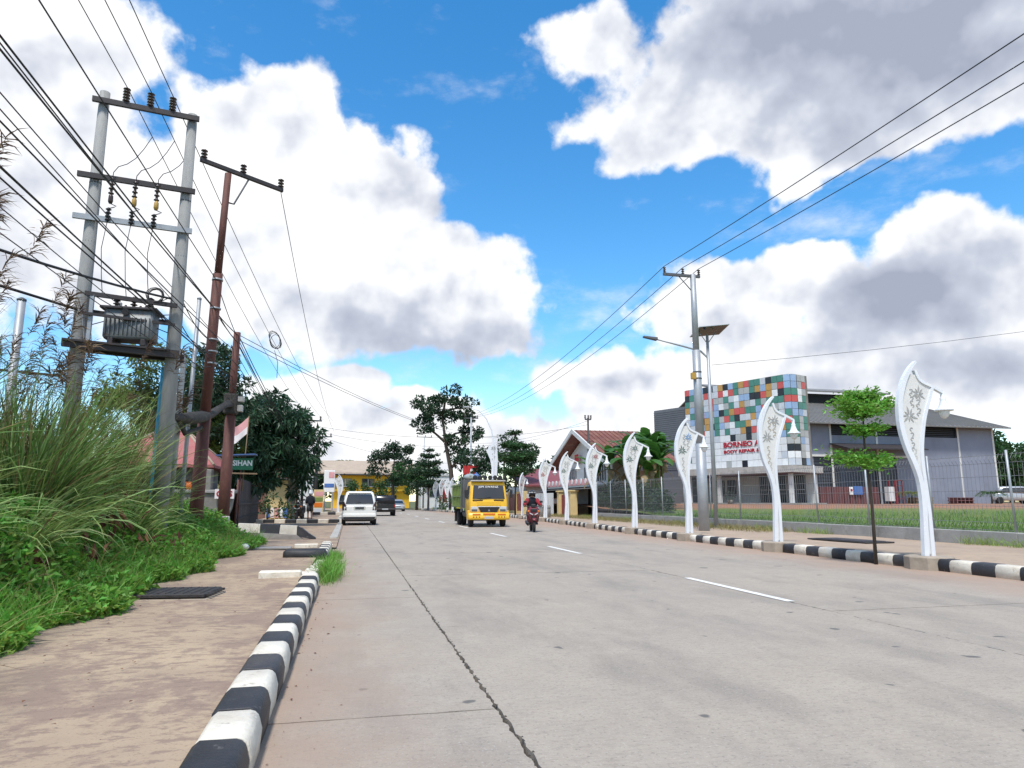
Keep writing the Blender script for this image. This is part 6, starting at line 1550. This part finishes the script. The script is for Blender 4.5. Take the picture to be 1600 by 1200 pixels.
for k in range(52): x = 33.2 + .49 * k; MB().hexa([(x, wy - 1.0, rz0 + .125), (x + .05, wy - 1.0, rz0 + .125), (x + .05, 62.9, rz1 + .09), (x, 62.9, rz1 + .09), (x, wy - 1.0, rz0 + .17), (x + .05, wy - 1.0, rz0 + .17), (x + .05, 62.9, rz1 + .14), (x, 62.9, rz1 + .14)]).build('roof_seam', 'roof_grey', rfo)
MB().box(34, 53.6, 61.2, 64.8, 11.0, 12.1).build('ridge_monitor', 'dark_inside', rfo); MB().hexa([(33.6, 60.4, 12.15), (54.4, 60.4, 12.15), (54.4, 63, 12.8), (33.6, 63, 12.8), (33.6, 60.4, 12.3), (54.4, 60.4, 12.3), (54.4, 63, 12.95), (33.6, 63, 12.95)]).build('monitor_roof', 'roof_grey', rfo)
MB().prism([(wy, 7.7), (74, 7.7), (63, 11.5)], 57.35, 57.55, 'yz').build('gable', 'wall_blue', wh)
# yard fence sheets, notice, red stand, clutter by the wall
mf = thing('sheet_fence', 'maroon corrugated sheet fence between the facade and the warehouse door', 'fence')
for k in range(26): MB().bbox(34.0 + .27 * k, 34.0 + .27 * k + .255, 47.6 + .06 * (k % 2), 47.68 + .06 * (k % 2), .9, 2.35, .01).build('sheet_rib', 'maroon_sheet', mf)
nt = thing('notice_board', 'white and blue notice panel fixed on the maroon sheet fence', 'sign'); MB().bbox(38.2, 38.55, 47.50, 47.55, 1.75, 2.35, .01).build('white_panel', 'text_white', nt); MB().bbox(38.6, 39.4, 47.50, 47.55, 1.75, 2.4, .01).build('blue_panel', 'bag_blue', nt); MB().lathe([(.11, 0), (.11, .01)], (38.37, 47.485, 2.1), 12, 'y').build('red_ring', 'text_red', nt)
rs = thing('tool_stand', 'tall red steel stand by the warehouse doorway', 'stand', (41.6, 46.5, .95))
for x, y in ((-.35, -.3), (.35, -.3), (-.35, .3), (.35, .3)): MB().box(x - .04, x + .04, y - .04, y + .04, 0, 1.9).build('leg', 'red_gate', rs)
for z in (.5, 1.0, 1.5, 1.9): MB().box(-.4, .4, -.34, -.26, z - .04, z).build('rail', 'red_gate', rs)
MB().box(-.9, -.42, -.3, .2, .3, 1.4).build('cabinet', 'wall_white', rs)
for i, (x, m_, lab) in enumerate(((47.6, 'wood', 'wooden pallet stack by the warehouse wall'), (51.8, 'maroon_sheet', 'dull red rack standing at the warehouse wall'))):
    t = thing(['pallet', 'storage_rack'][i], lab, ['pallet', 'rack'][i], (x, 50.6, 1.0))
    for k in range(5): MB().bbox(-.9, .9, -.5 + .22 * k, -.38 + .22 * k, .5, .56, .005).build('slat', m_, t)
    for z in (0, .25): MB().bbox(-.9, .9, -.5, .5, z, z + .08, .01).build('deck', m_, t)
    for s in (-.8, 0, .8): MB().bbox(s - .06, s + .06, -.45, .45, .08, .5, .01).build('bearer', m_, t)
for i, (x, y, lab) in enumerate(((46.2, 50.0, 'small yellowish palm by the warehouse doorway'), (54.0, 49.6, 'small palm in front of the warehouse wall'))):
    t = thing('small_palm', lab, 'palm', (x, y, .95), 0, 'palms by the warehouse'); MB().tube([(0, 0, 0), (.02, 0, .9)], [.08, .05], 8).build('trunk', 'bark', t)
    for k in range(9):
        a = 2 * math.pi * k / 9; n = 26; u = np.linspace(.1, 1, n); px2 = np.stack([np.cos(a) * 1.1 * u, np.sin(a) * 1.1 * u, .9 + .75 * u - .95 * u ** 2.2], 1)
        px2 = np.concatenate([px2, px2]); sd_ = np.concatenate([np.full(n, 1), np.full(n, -1)])[:, None]; D = np.array([-math.sin(a), math.cos(a), -.3]) * sd_ + np.array([math.cos(a), math.sin(a), 0]) * .7
        obj('frond', leaf_mesh('frond', px2, D, .34, .04), 'leaf_olive' if i == 0 else 'leaf_mid', t)
t = thing('parked_car', 'grey car parked at the right corner of the warehouse', 'car', (60.5, 51.0, 1.02), R(65)); mb = MB(); mb.loft([rrect(.7, .35, .75, .1, 0), rrect(.85, .25, .9, .14, .4), rrect(.86, .25, 1.0, .14, 3.2), rrect(.75, .35, .85, .1, 4.1)]); mb.loft([rplan(.8, .7, 3.6, .95, .12), rplan(.68, 1.1, 3.1, 1.5, .12), rplan(.6, 1.3, 2.9, 1.55, .1)]); mb.build('body', 'paint_silver', t); quadp(MB(), [(-.7, .72, 1.0), (.7, .72, 1.0), (.6, 1.08, 1.45), (-.6, 1.08, 1.45)]).build('windscreen', 'glass_car', t)
for s in (-1, 1):
    quadp(MB(), [(s * .83, .9, 1.02), (s * .83, 3.2, 1.02), (s * .72, 2.9, 1.42), (s * .72, 1.2, 1.42)][::s]).build('side_window', 'glass_car', t)
    for y in (.8, 3.3): wheel(t, s * .78, y, .31, .2)

# ------------------------------------------------------------------ banana grove
def banana_leaf_mesh(L, W, seed):
    rs_ = np.random.default_rng(seed); V = []; F = []; n = 12
    for i in range(n + 1):
        u = i / n; w = W * (math.sin(math.pi * min(1, u * .93 + .05)) ** .6) * .5 * (1 if .02 < u < .99 else .1)
        z = .86 * L * u - .46 * L * u ** 2.6; y = .12 * L * u + .46 * L * u ** 1.9
        V += [(-w * rs_.uniform(.75, 1.05), y, z - .22 * w), (0, y + .01, z), (w * rs_.uniform(.75, 1.05), y, z - .22 * w)]
        if i:
            o = 3 * (i - 1); F += [(o, o + 1, o + 4, o + 3), (o + 1, o + 2, o + 5, o + 4)]
    return np_mesh('leaf', V, F, True)
BL = [banana_leaf_mesh(2.7, .72, k) for k in range(4)]
for b_ in BL: b_.materials.append(M('banana'))
BD = banana_leaf_mesh(1.6, .45, 9); BD.materials.append(M('banana_dry'))
BORD = ['leftmost', 'second', 'third', 'fourth', 'fifth', 'sixth', 'seventh', 'eighth', 'ninth', 'tenth', 'eleventh', 'rightmost']
BP = sorted([(16.6, 46.0, 2.4, 9), (16.9, 44.0, 3.2, 10), (17.6, 42.6, 3.5, 11), (17.0, 41.0, 2.8, 10), (18.6, 43.2, 4.0, 11), (18.2, 41.0, 3.6, 11), (19.4, 43.4, 4.3, 11), (18.9, 41.6, 3.9, 11), (17.4, 39.2, 2.6, 9), (18.3, 39.4, 3.0, 10), (20.2, 43.8, 4.2, 11), (20.0, 42.6, 3.7, 10)], key=lambda q: q[0] / q[1])
for i, (x, y, h, nl) in enumerate(BP):
    t = thing('banana_plant', BORD[i] + ' banana plant from the left in the grove behind the fence', 'banana plant', (x, y, .6), random.uniform(0, 6), 'banana grove behind the fence')
    MB().tube([(0, 0, -.2), (.04, 0, h * .5), (0, 0, h)], [.14, .11, .06], 9).build('stem', 'leaf_olive', t)
    for k in range(nl):
        o = obj('leaf', BL[k % 4], None, t, (0, 0, h - .1)); s_ = random.uniform(.75, 1.1); o.scale = (s_,) * 3; o.rotation_euler = (random.uniform(-.75, -.05) if k > 2 else random.uniform(.0, .2), 0, 2.4 * k + random.uniform(-.3, .3))
    for k in range(3):
        o = obj('dry_leaf', BD, None, t, (0, 0, h * .85)); o.rotation_euler = (-1.3, 0, 2.1 * k + random.random())
tree('fence_shrub', 'leafy shrubs tangled behind the wire fence under the bananas', (16.6, 38, .5), 1.0, .06, [((0, 0, .9), (.8, 1.6, .9)), ((.4, 3.4, .9), (1.0, 1.6, .9)), ((.4, 6.0, 1.0), (1.0, 1.6, 1.0)), ((1.6, 2.0, .9), (1.1, 1.5, .9)), ((.2, -2.2, .7), (.7, 1.2, .7))], 'leaf_dark', 420, .19, .09, category='bush', sub=(14, .9, .36))

# ------------------------------------------------------------------ houses on the right
h1 = thing('house', 'white two storey house with a rusty red gabled roof and a balcony', 'house')
MB().box(18.2, 21.0, 46.8, 58.8, 0, 4.25).build('wall', 'wall_white', h1)
MB().prism([(46.8, 4.25), (58.8, 4.25), (52.7, 6.5)], 18.25, 18.45, 'yz').build('gable', 'wall_white', h1)
rf = MB(); ap = (52.7, 6.75)
for ye, sgn in ((45.4, 1), (60.2, -1)):
    P4 = [(17.2, ye, 3.95), (22.8, ye, 3.95), (22.8, ap[0], ap[1]), (17.2, ap[0], ap[1])]
    rf.hexa(P4 + [(a, b, c + .12) for a, b, c in P4])
rfo = rf.build('roof', 'roof_rust', h1)
for ye in (45.4, 60.2): MB().hexa([(17.08, ye, 3.75), (17.18, ye, 3.75), (17.18, ap[0], ap[1] - .15), (17.08, ap[0], ap[1] - .15), (17.08, ye, 4.12), (17.18, ye, 4.12), (17.18, ap[0], ap[1] + .2), (17.08, ap[0], ap[1] + .2)]).build('fascia', 'wall_white', rfo)
for k in range(13): x = 17.4 + .4 * k; MB().hexa([(x, 45.4, 4.075), (x + .05, 45.4, 4.075), (x + .05, 52.6, 6.84), (x, 52.6, 6.84), (x, 45.4, 4.12), (x + .05, 45.4, 4.12), (x + .05, 52.6, 6.885), (x, 52.6, 6.885)]).build('roof_seam', 'roof_rust', rfo)
for y0 in (48.2, 51.2, 55.0):
    wd = MB().box(18.12, 18.19, y0, y0 + 1.5, 2.75, 3.9).build('window', 'glass', h1)
    for k in range(4): MB().box(18.06, 18.115, y0 - .03 + .5 * k, y0 + .03 + .5 * k, 2.7, 3.95).build('mullion', 'wall_white', wd)
for y0 in (50.0, 53.6): MB().box(17.9, 17.95, y0, y0 + .9, 4.3, 5.0).build('red_pennant', 'red_plain', h1)
bl = MB().box(16.6, 18.19, 47.2, 58.0, 2.28, 2.42).build('balcony', 'wall_white', h1)
MB().box(16.55, 16.65, 47.2, 58.0, 2.42, 2.85).build('railing', 'flag_red', bl)
for k in range(10): MB().lathe([(.2, 0), (.2, .03)], (16.52, 47.9 + 1.05 * k, 2.70), 12, 'x').build('scallop', 'text_white', bl)
MB().box(16.8, 18.19, 47.0, 47.2, 0, 2.27).build('carport_wall', 'dark_inside', h1); MB().hexa([(15.2, 45.2, 2.05), (18.1, 45.2, 2.2), (18.1, 58, 2.2), (15.2, 58, 2.05), (15.2, 45.2, 2.12), (18.1, 45.2, 2.27), (18.1, 58, 2.27), (15.2, 58, 2.12)]).build('carport_roof', 'roof_grey', h1)
pe_ = thing('annex', 'peach coloured annex wall below the red roof beside the bananas', 'annex'); MB().box(19.0, 20.8, 44.0, 46.7, 0, 3.2).build('wall', 'wall_peach', pe_); MB().hexa([(18.8, 43.8, 3.2), (21.0, 43.8, 3.2), (21.0, 46.75, 3.9), (18.8, 46.75, 3.9), (18.8, 43.8, 3.28), (21.0, 43.8, 3.28), (21.0, 46.75, 3.98), (18.8, 46.75, 3.98)]).build('roof', 'wall_peach', pe_); MB().box(19.6, 20.4, 43.94, 43.99, 1.1, 2.2).build('window', 'glass', pe_)
gp = thing('driveway_gate', 'dark red driveway gate between two cream pillars', 'gate')
for y in (46.6, 49.4): p_ = MB().bbox(14.9, 15.4, y - .25, y + .25, .1, 1.9, .02).build('pillar', 'wall_cream', gp); MB().bbox(14.82, 15.48, y - .33, y + .33, 1.9, 2.0, .02).build('cap', 'wall_cream', p_)
for k in range(15): MB().bbox(15.10, 15.16, 46.9 + .153 * k, 46.9 + .153 * k + .145, .3, 1.7, .005).build('slat', 'red_gate', gp)
h2 = thing('house', 'low house with a dull maroon roof behind the pale sheet fence', 'house')
MB().box(15.6, 24, 62.0, 72, 0, 2.7).build('wall', 'wall_white', h2)
MB().hexa([(14.8, 61.2, 2.55), (25, 61.2, 2.55), (25, 67, 4.3), (14.8, 67, 4.3), (14.8, 61.2, 2.67), (25, 61.2, 2.67), (25, 67, 4.42), (14.8, 67, 4.42)]).build('roof', 'roof_maroon', h2); MB().box(15.55, 15.59, 64, 66, 1, 2.1).build('window', 'glass', h2)
MB().box(17.2, 18.8, 61.93, 61.98, 1.5, 2.3).build('window', 'dark_inside', h2)
sf = thing('sheet_fence', 'pale corrugated sheet fence right behind the scooter rider', 'fence')
for k in range(30): MB().bbox(14.75 + .03 * (k % 2), 14.80 + .03 * (k % 2), 50.2 + .27 * k, 50.2 + .27 * k + .255, .15, 1.85, .01).build('sheet_rib', 'wall_white', sf)
rw = thing('boundary_wall', 'cream boundary wall with red gate panels between truck and rider', 'wall')
for k in range(4): MB().bbox(14.6, 14.95, 58.6 + 3.0 * k, 59.1 + 3.0 * k, .1, 2.1, .02).build('pier', 'wall_cream', rw); MB().bbox(14.72, 14.80, 59.12 + 3.0 * k, 61.58 + 3.0 * k, .4, 1.9, .01).build('red_panel', 'red_gate', rw); MB().bbox(14.68, 14.86, 59.11 + 3.0 * k, 61.59 + 3.0 * k, .05, .39, .01).build('base', 'wall_cream', rw)

# ------------------------------------------------------------------ far end of the road
yb = thing('yellow_building', 'long yellow two storey building with a tan roof at the end of the road', 'building')
MB().box(-3.2, 10.5, 128, 142, 0, 5.9).build('wall', 'wall_yellow', yb)
MB().hexa([(-8, 126, 6.0), (11.5, 126, 6.0), (11.5, 135, 8.6), (-8, 135, 8.6), (-8, 126, 6.2), (11.5, 126, 6.2), (11.5, 135, 8.8), (-8, 135, 8.8)]).build('roof', 'roof_tan', yb)
MB().box(-3.2, 10.5, 127.3, 127.98, 3.0, 3.35).build('floor_band', 'wall_yellow', yb); MB().box(-7.5, 11.2, 126.3, 126.5, 5.75, 5.98).build('eave', 'dark_steel', yb)
for k in range(3, 6):
    for z in (1.0, 3.9): wd = MB().box(-12 + 4 * k - 2, -9.8 + 4 * k - 2, 127.88, 127.97, z, z + 1.3).build('window', 'glass', yb); MB().box(-14.1 + 4 * k, -11.7 + 4 * k, 127.80, 127.875, z - .15, z).build('sill', 'wall_white', wd); MB().box(-12.95 + 4 * k, -12.85 + 4 * k, 127.80, 127.875, z, z + 1.3).build('mullion', 'wall_white', wd)
gy = thing('tan_shophouse', 'tan roofed shophouse row left of the yellow building', 'building'); MB().box(-24, -5.5, 92, 104, 0, 4.2).build('wall', 'wall_cream', gy); MB().hexa([(-25, 91, 4.2), (-4.5, 91, 4.2), (-4.5, 98, 6.2), (-25, 98, 6.2), (-25, 91, 4.35), (-4.5, 91, 4.35), (-4.5, 98, 6.35), (-25, 98, 6.35)]).build('roof', 'roof_tan', gy)
for k in range(5): MB().box(-9.6 - 3.4 * k, -7.4 - 3.4 * k, 91.9, 91.99, .2, 2.6).build('shopfront', 'shutter', gy)
ww = thing('white_building', 'pale blue-white gabled hall behind the far trees', 'building'); MB().box(11.8, 17, 120, 130, 0, 5.6).build('wall', 'wall_white', ww); MB().prism([(11.4, 5.6), (17.4, 5.6), (14.2, 7.2)], 119.8, 130.2).build('roof', 'wall_white', ww); MB().box(13, 15, 119.9, 119.99, 2, 4).build('window', 'glass', ww)
ms = thing('price_sign', 'tall white and blue signboard with coloured strips beside the far left kerb', 'sign', (-1.75, 61.5, .1))
for x in (-.32, .32): MB().box(x - .05, x + .05, -.05, .05, 0, 3.6).build('post', 'galv', ms)
MB().bbox(-.45, .45, -.08, .08, 1.9, 3.75, .02).build('board', 'text_white', ms); MB().bbox(-.40, .40, -.10, -.082, 2.3, 2.62, .01).build('blue_strip', 'bag_blue', ms); MB().bbox(-.05, .40, -.10, -.082, 3.1, 3.6, .01).build('red_mark', 'flag_red', ms)
ms = thing('price_sign', 'low signboard with orange and green strips by the far left kerb', 'sign', (-2.55, 61.0, .1)); MB().bbox(-.42, .42, -.06, .06, .1, 2.1, .02).build('board', 'wall_cream', ms)
for k, m_ in enumerate(('tile_pale', 'lamp_orange', 'paint_green', 'flag_red')): MB().bbox(-.34, .34, -.08, -.062, .2 + .46 * k, .55 + .46 * k, .01).build('strip', m_, ms)
for s in (-.3, .3): MB().box(s - .04, s + .04, -.04, .04, -.1, .1).build('foot', 'galv', ms)
rb_ = thing('red_banner', 'red banner on posts behind the far lamps', 'banner', (12.9, 90, .1)); MB().bbox(-1.6, 1.6, -.04, .04, 1.0, 3.0, .01).build('sheet', 'red_plain', rb_)
for s in (-1.65, 1.65): MB().box(s - .05, s + .05, -.05, .05, 0, 3.1).build('post', 'galv', rb_)
rb_ = thing('red_banner', 'small red banner with white marks just above the truck', 'banner', (10.6, 62, 0)); MB().bbox(-.75, .75, -.04, .04, 3.5, 4.4, .01).build('sheet', 'red_plain', rb_); MB().prism([(-.2, 3.7), (.0, 3.7), (.12, 4.0), (.3, 4.05), (.1, 4.2), (-.1, 4.1)], -.06, -.041).build('mark', 'text_white', rb_)
for s in (-.7, .7): MB().box(s - .04, s + .04, -.04, .04, 0, 3.5).build('post', 'galv', rb_)
# trees further on
tree('roadside_tree', 'tall open-crowned tree with bare lower limbs beside the truck', (12.0, 84.0, .1), 11.5, .42,
     [((-3.2, 0, 12.4), (2.2, 2.0, 1.7)), ((-1.0, 0, 13.9), (2.0, 1.9, 1.3)), ((1.5, 0, 12.4), (1.8, 1.7, 1.4)), ((-3.4, .4, 10.3), (1.5, 1.4, 1.1)), ((2.4, 0, 9.5), (1.6, 1.5, 1.4)), ((.6, 0, 8.2), (1.9, 1.7, 1.3)), ((1.6, 0, 6.3), (1.9, 1.7, 1.3)), ((-.6, .2, 11.2), (1.5, 1.4, 1.1))],
     'leaf_dark', 260, .42, .20, trunk=[(0, 0, -.1), (.1, 0, 2.5), (-.2, 0, 5.0), (-.9, 0, 8.2), (-1.3, 0, 11.5)], sub=(13, .95, .30), droop=.2)
tree('roadside_tree', 'broad dark tree behind the yellow cab', (13.6, 62.0, .1), 5.8, .22, [((-2.2, 0, 4.9), (1.8, 1.6, 1.5)), ((.2, 0, 5.9), (1.6, 1.5, 1.3)), ((1.6, 0, 5.2), (1.6, 1.5, 1.5)), ((-3.0, 0, 3.0), (1.8, 1.5, 1.3)), ((0.2, 0, 3.6), (1.7, 1.5, 1.4))], 'leaf_dark', 380, .30, .14, sub=(14, .95, .3))
tree('roadside_tree', 'spreading tree with flat tiers over the far road', (6.2, 104, .1), 8.5, .28, [((-2.2, 0, 7.6), (2.1, 1.9, 1.1)), ((1.4, 0, 8.6), (2.2, 2, 1.3)), ((-2.5, 0, 5.6), (1.8, 1.6, .9)), ((2.4, 0, 6.4), (2.4, 2, 1.5)), ((0, 0, 9.3), (1.4, 1.4, .8)), ((1.5, 0, 4.4), (2.4, 2, 1.4))], 'leaf_dark', 260, .40, .20, sub=(12, .95, .3))
tree('roadside_tree', 'leafy tree right of the spreading far tree', (9.2, 99, .1), 6.0, .22, [((-1.4, 0, 5.2), (2.0, 1.8, 1.8)), ((1.2, 0, 5.4), (2.0, 1.8, 1.6)), ((0, 0, 3.4), (2.4, 2, 1.4))], 'leaf_mid', 260, .38, .19, sub=(14, .95, .3))
tree('roadside_tree', 'low round tree in front of the yellow building', (1.2, 112, .1), 3.4, .16, [((0, 0, 3.2), (1.8, 1.6, 1.5)), ((2.2, 0, 2.6), (1.6, 1.4, 1.2)), ((4.0, 0, 3.2), (1.8, 1.5, 1.4))], 'leaf_mid', 240, .36, .18, sub=(10, .9, .33))
tree('hedge_bush', 'yellow flowering bushes at the far right kerb', (12.6, 73, .1), .8, .05, [((-.8, 0, .7), (.8, .8, .6)), ((.6, .3, .8), (.8, .8, .6)), ((1.6, -2, .7), (.7, .7, .6))], 'flower_yellow', 420, .2, .09, category='bush', sub=(9, .9, .35))
tree('hedge_bush', 'green bush at the foot of the tall roadside tree', (11.9, 80, .1), .9, .06, [((-1.2, 0, .9), (1.2, 1, .8)), ((.8, 0, .8), (1.0, 1, .7))], 'leaf_mid', 380, .22, .1, category='bush', sub=(9, .9, .35))
tree('hedge_bush', 'dark bush by the price signs on the left', (-3.6, 64, .1), .9, .06, [((-.2, 0, 1.0), (1.1, 1, .9)), ((.7, 1, .6), (.8, .8, .6))], 'leaf_mid', 380, .22, .1, category='bush', sub=(9, .9, .35))
for i, (x, y, h, r) in enumerate(((-18, 150, 9.5, 5), (-8, 155, 9.2, 4), (40, 128, 11, 6), (34, 100, 9, 5), (48, 110, 10, 6))):
    tree('background_tree', ['dark treetop above the tan roofs, furthest left', 'treetop above the yellow building roof', 'dark tree mass behind the pale hall', 'dark tree behind the maroon roofed house', 'dark tree behind the tiled facade'][i], (x, y, 0), h * .8, .4, [((0, 0, h * .7), (r, r * .8, h * .3)), ((r * .6, 0, h * .5), (r * .7, r * .6, h * .25))], 'leaf_dark', 90, .8, .4, sub=(16, .95, .3), group='trees on the horizon')
for i, (x, y, h, r) in enumerate(((84, 78, 10.5, 6.5), (95, 84, 11.0, 7.5), (78, 92, 10.0, 6), (104, 80, 9.0, 6))):
    tree('background_tree', ['leafy tree just right of the warehouse corner', 'second tree right of the warehouse', 'dark tree behind the warehouse corner', 'tree at the right border beyond the yard'][i], (x, y, 0), h * .8, .4, [((0, 0, h * .66), (r, r * .8, h * .33)), ((-r * .6, -1, h * .4), (r * .7, r * .6, h * .3)), ((r * .6, -1, h * .4), (r * .7, r * .6, h * .3))], ['leaf_mid', 'leaf_dark'][i % 2], 130, .6, .32, sub=(22, .95, .27), group='trees on the horizon')
t = thing('palm_tree', 'palm crown showing above the tan roof', 'palm', (-1.5, 150, 0)); MB().tube([(0, 0, 0), (.3, 0, 9.2)], [.25, .15], 8).build('trunk', 'bark', t)
for k in range(11):
    a = 2 * math.pi * k / 11; n = 24; u = np.linspace(.1, 1, n); p2 = np.stack([.3 + np.cos(a) * 2.8 * u, np.sin(a) * 2.8 * u, 9.2 + 1.7 * u - 2.4 * u ** 2.2], 1); p2 = np.concatenate([p2, p2]); sd_ = np.concatenate([np.full(n, 1), np.full(n, -1)])[:, None]
    obj('frond', leaf_mesh('frond', p2, np.array([-math.sin(a), math.cos(a), -.3]) * sd_ + np.array([math.cos(a), math.sin(a), 0]) * .7, .8, .12), 'leaf_olive', t)
n = 5000; P = np.stack([rnd(11.4, 14, n), rnd(66, 100, n), np.full(n, .15)], 1)
V, F, _ = blades(P, rnd(0, 6.28, n), rnd(.1, .4, n), rnd(0, .5, n), rnd(.2, 1., n), rnd(.02, .04, n), 2)
obj('verge_grass', np_mesh('verge_grass', V, F), 'grass', kind='stuff', label='grass verge under the far right lamps', category='grass')
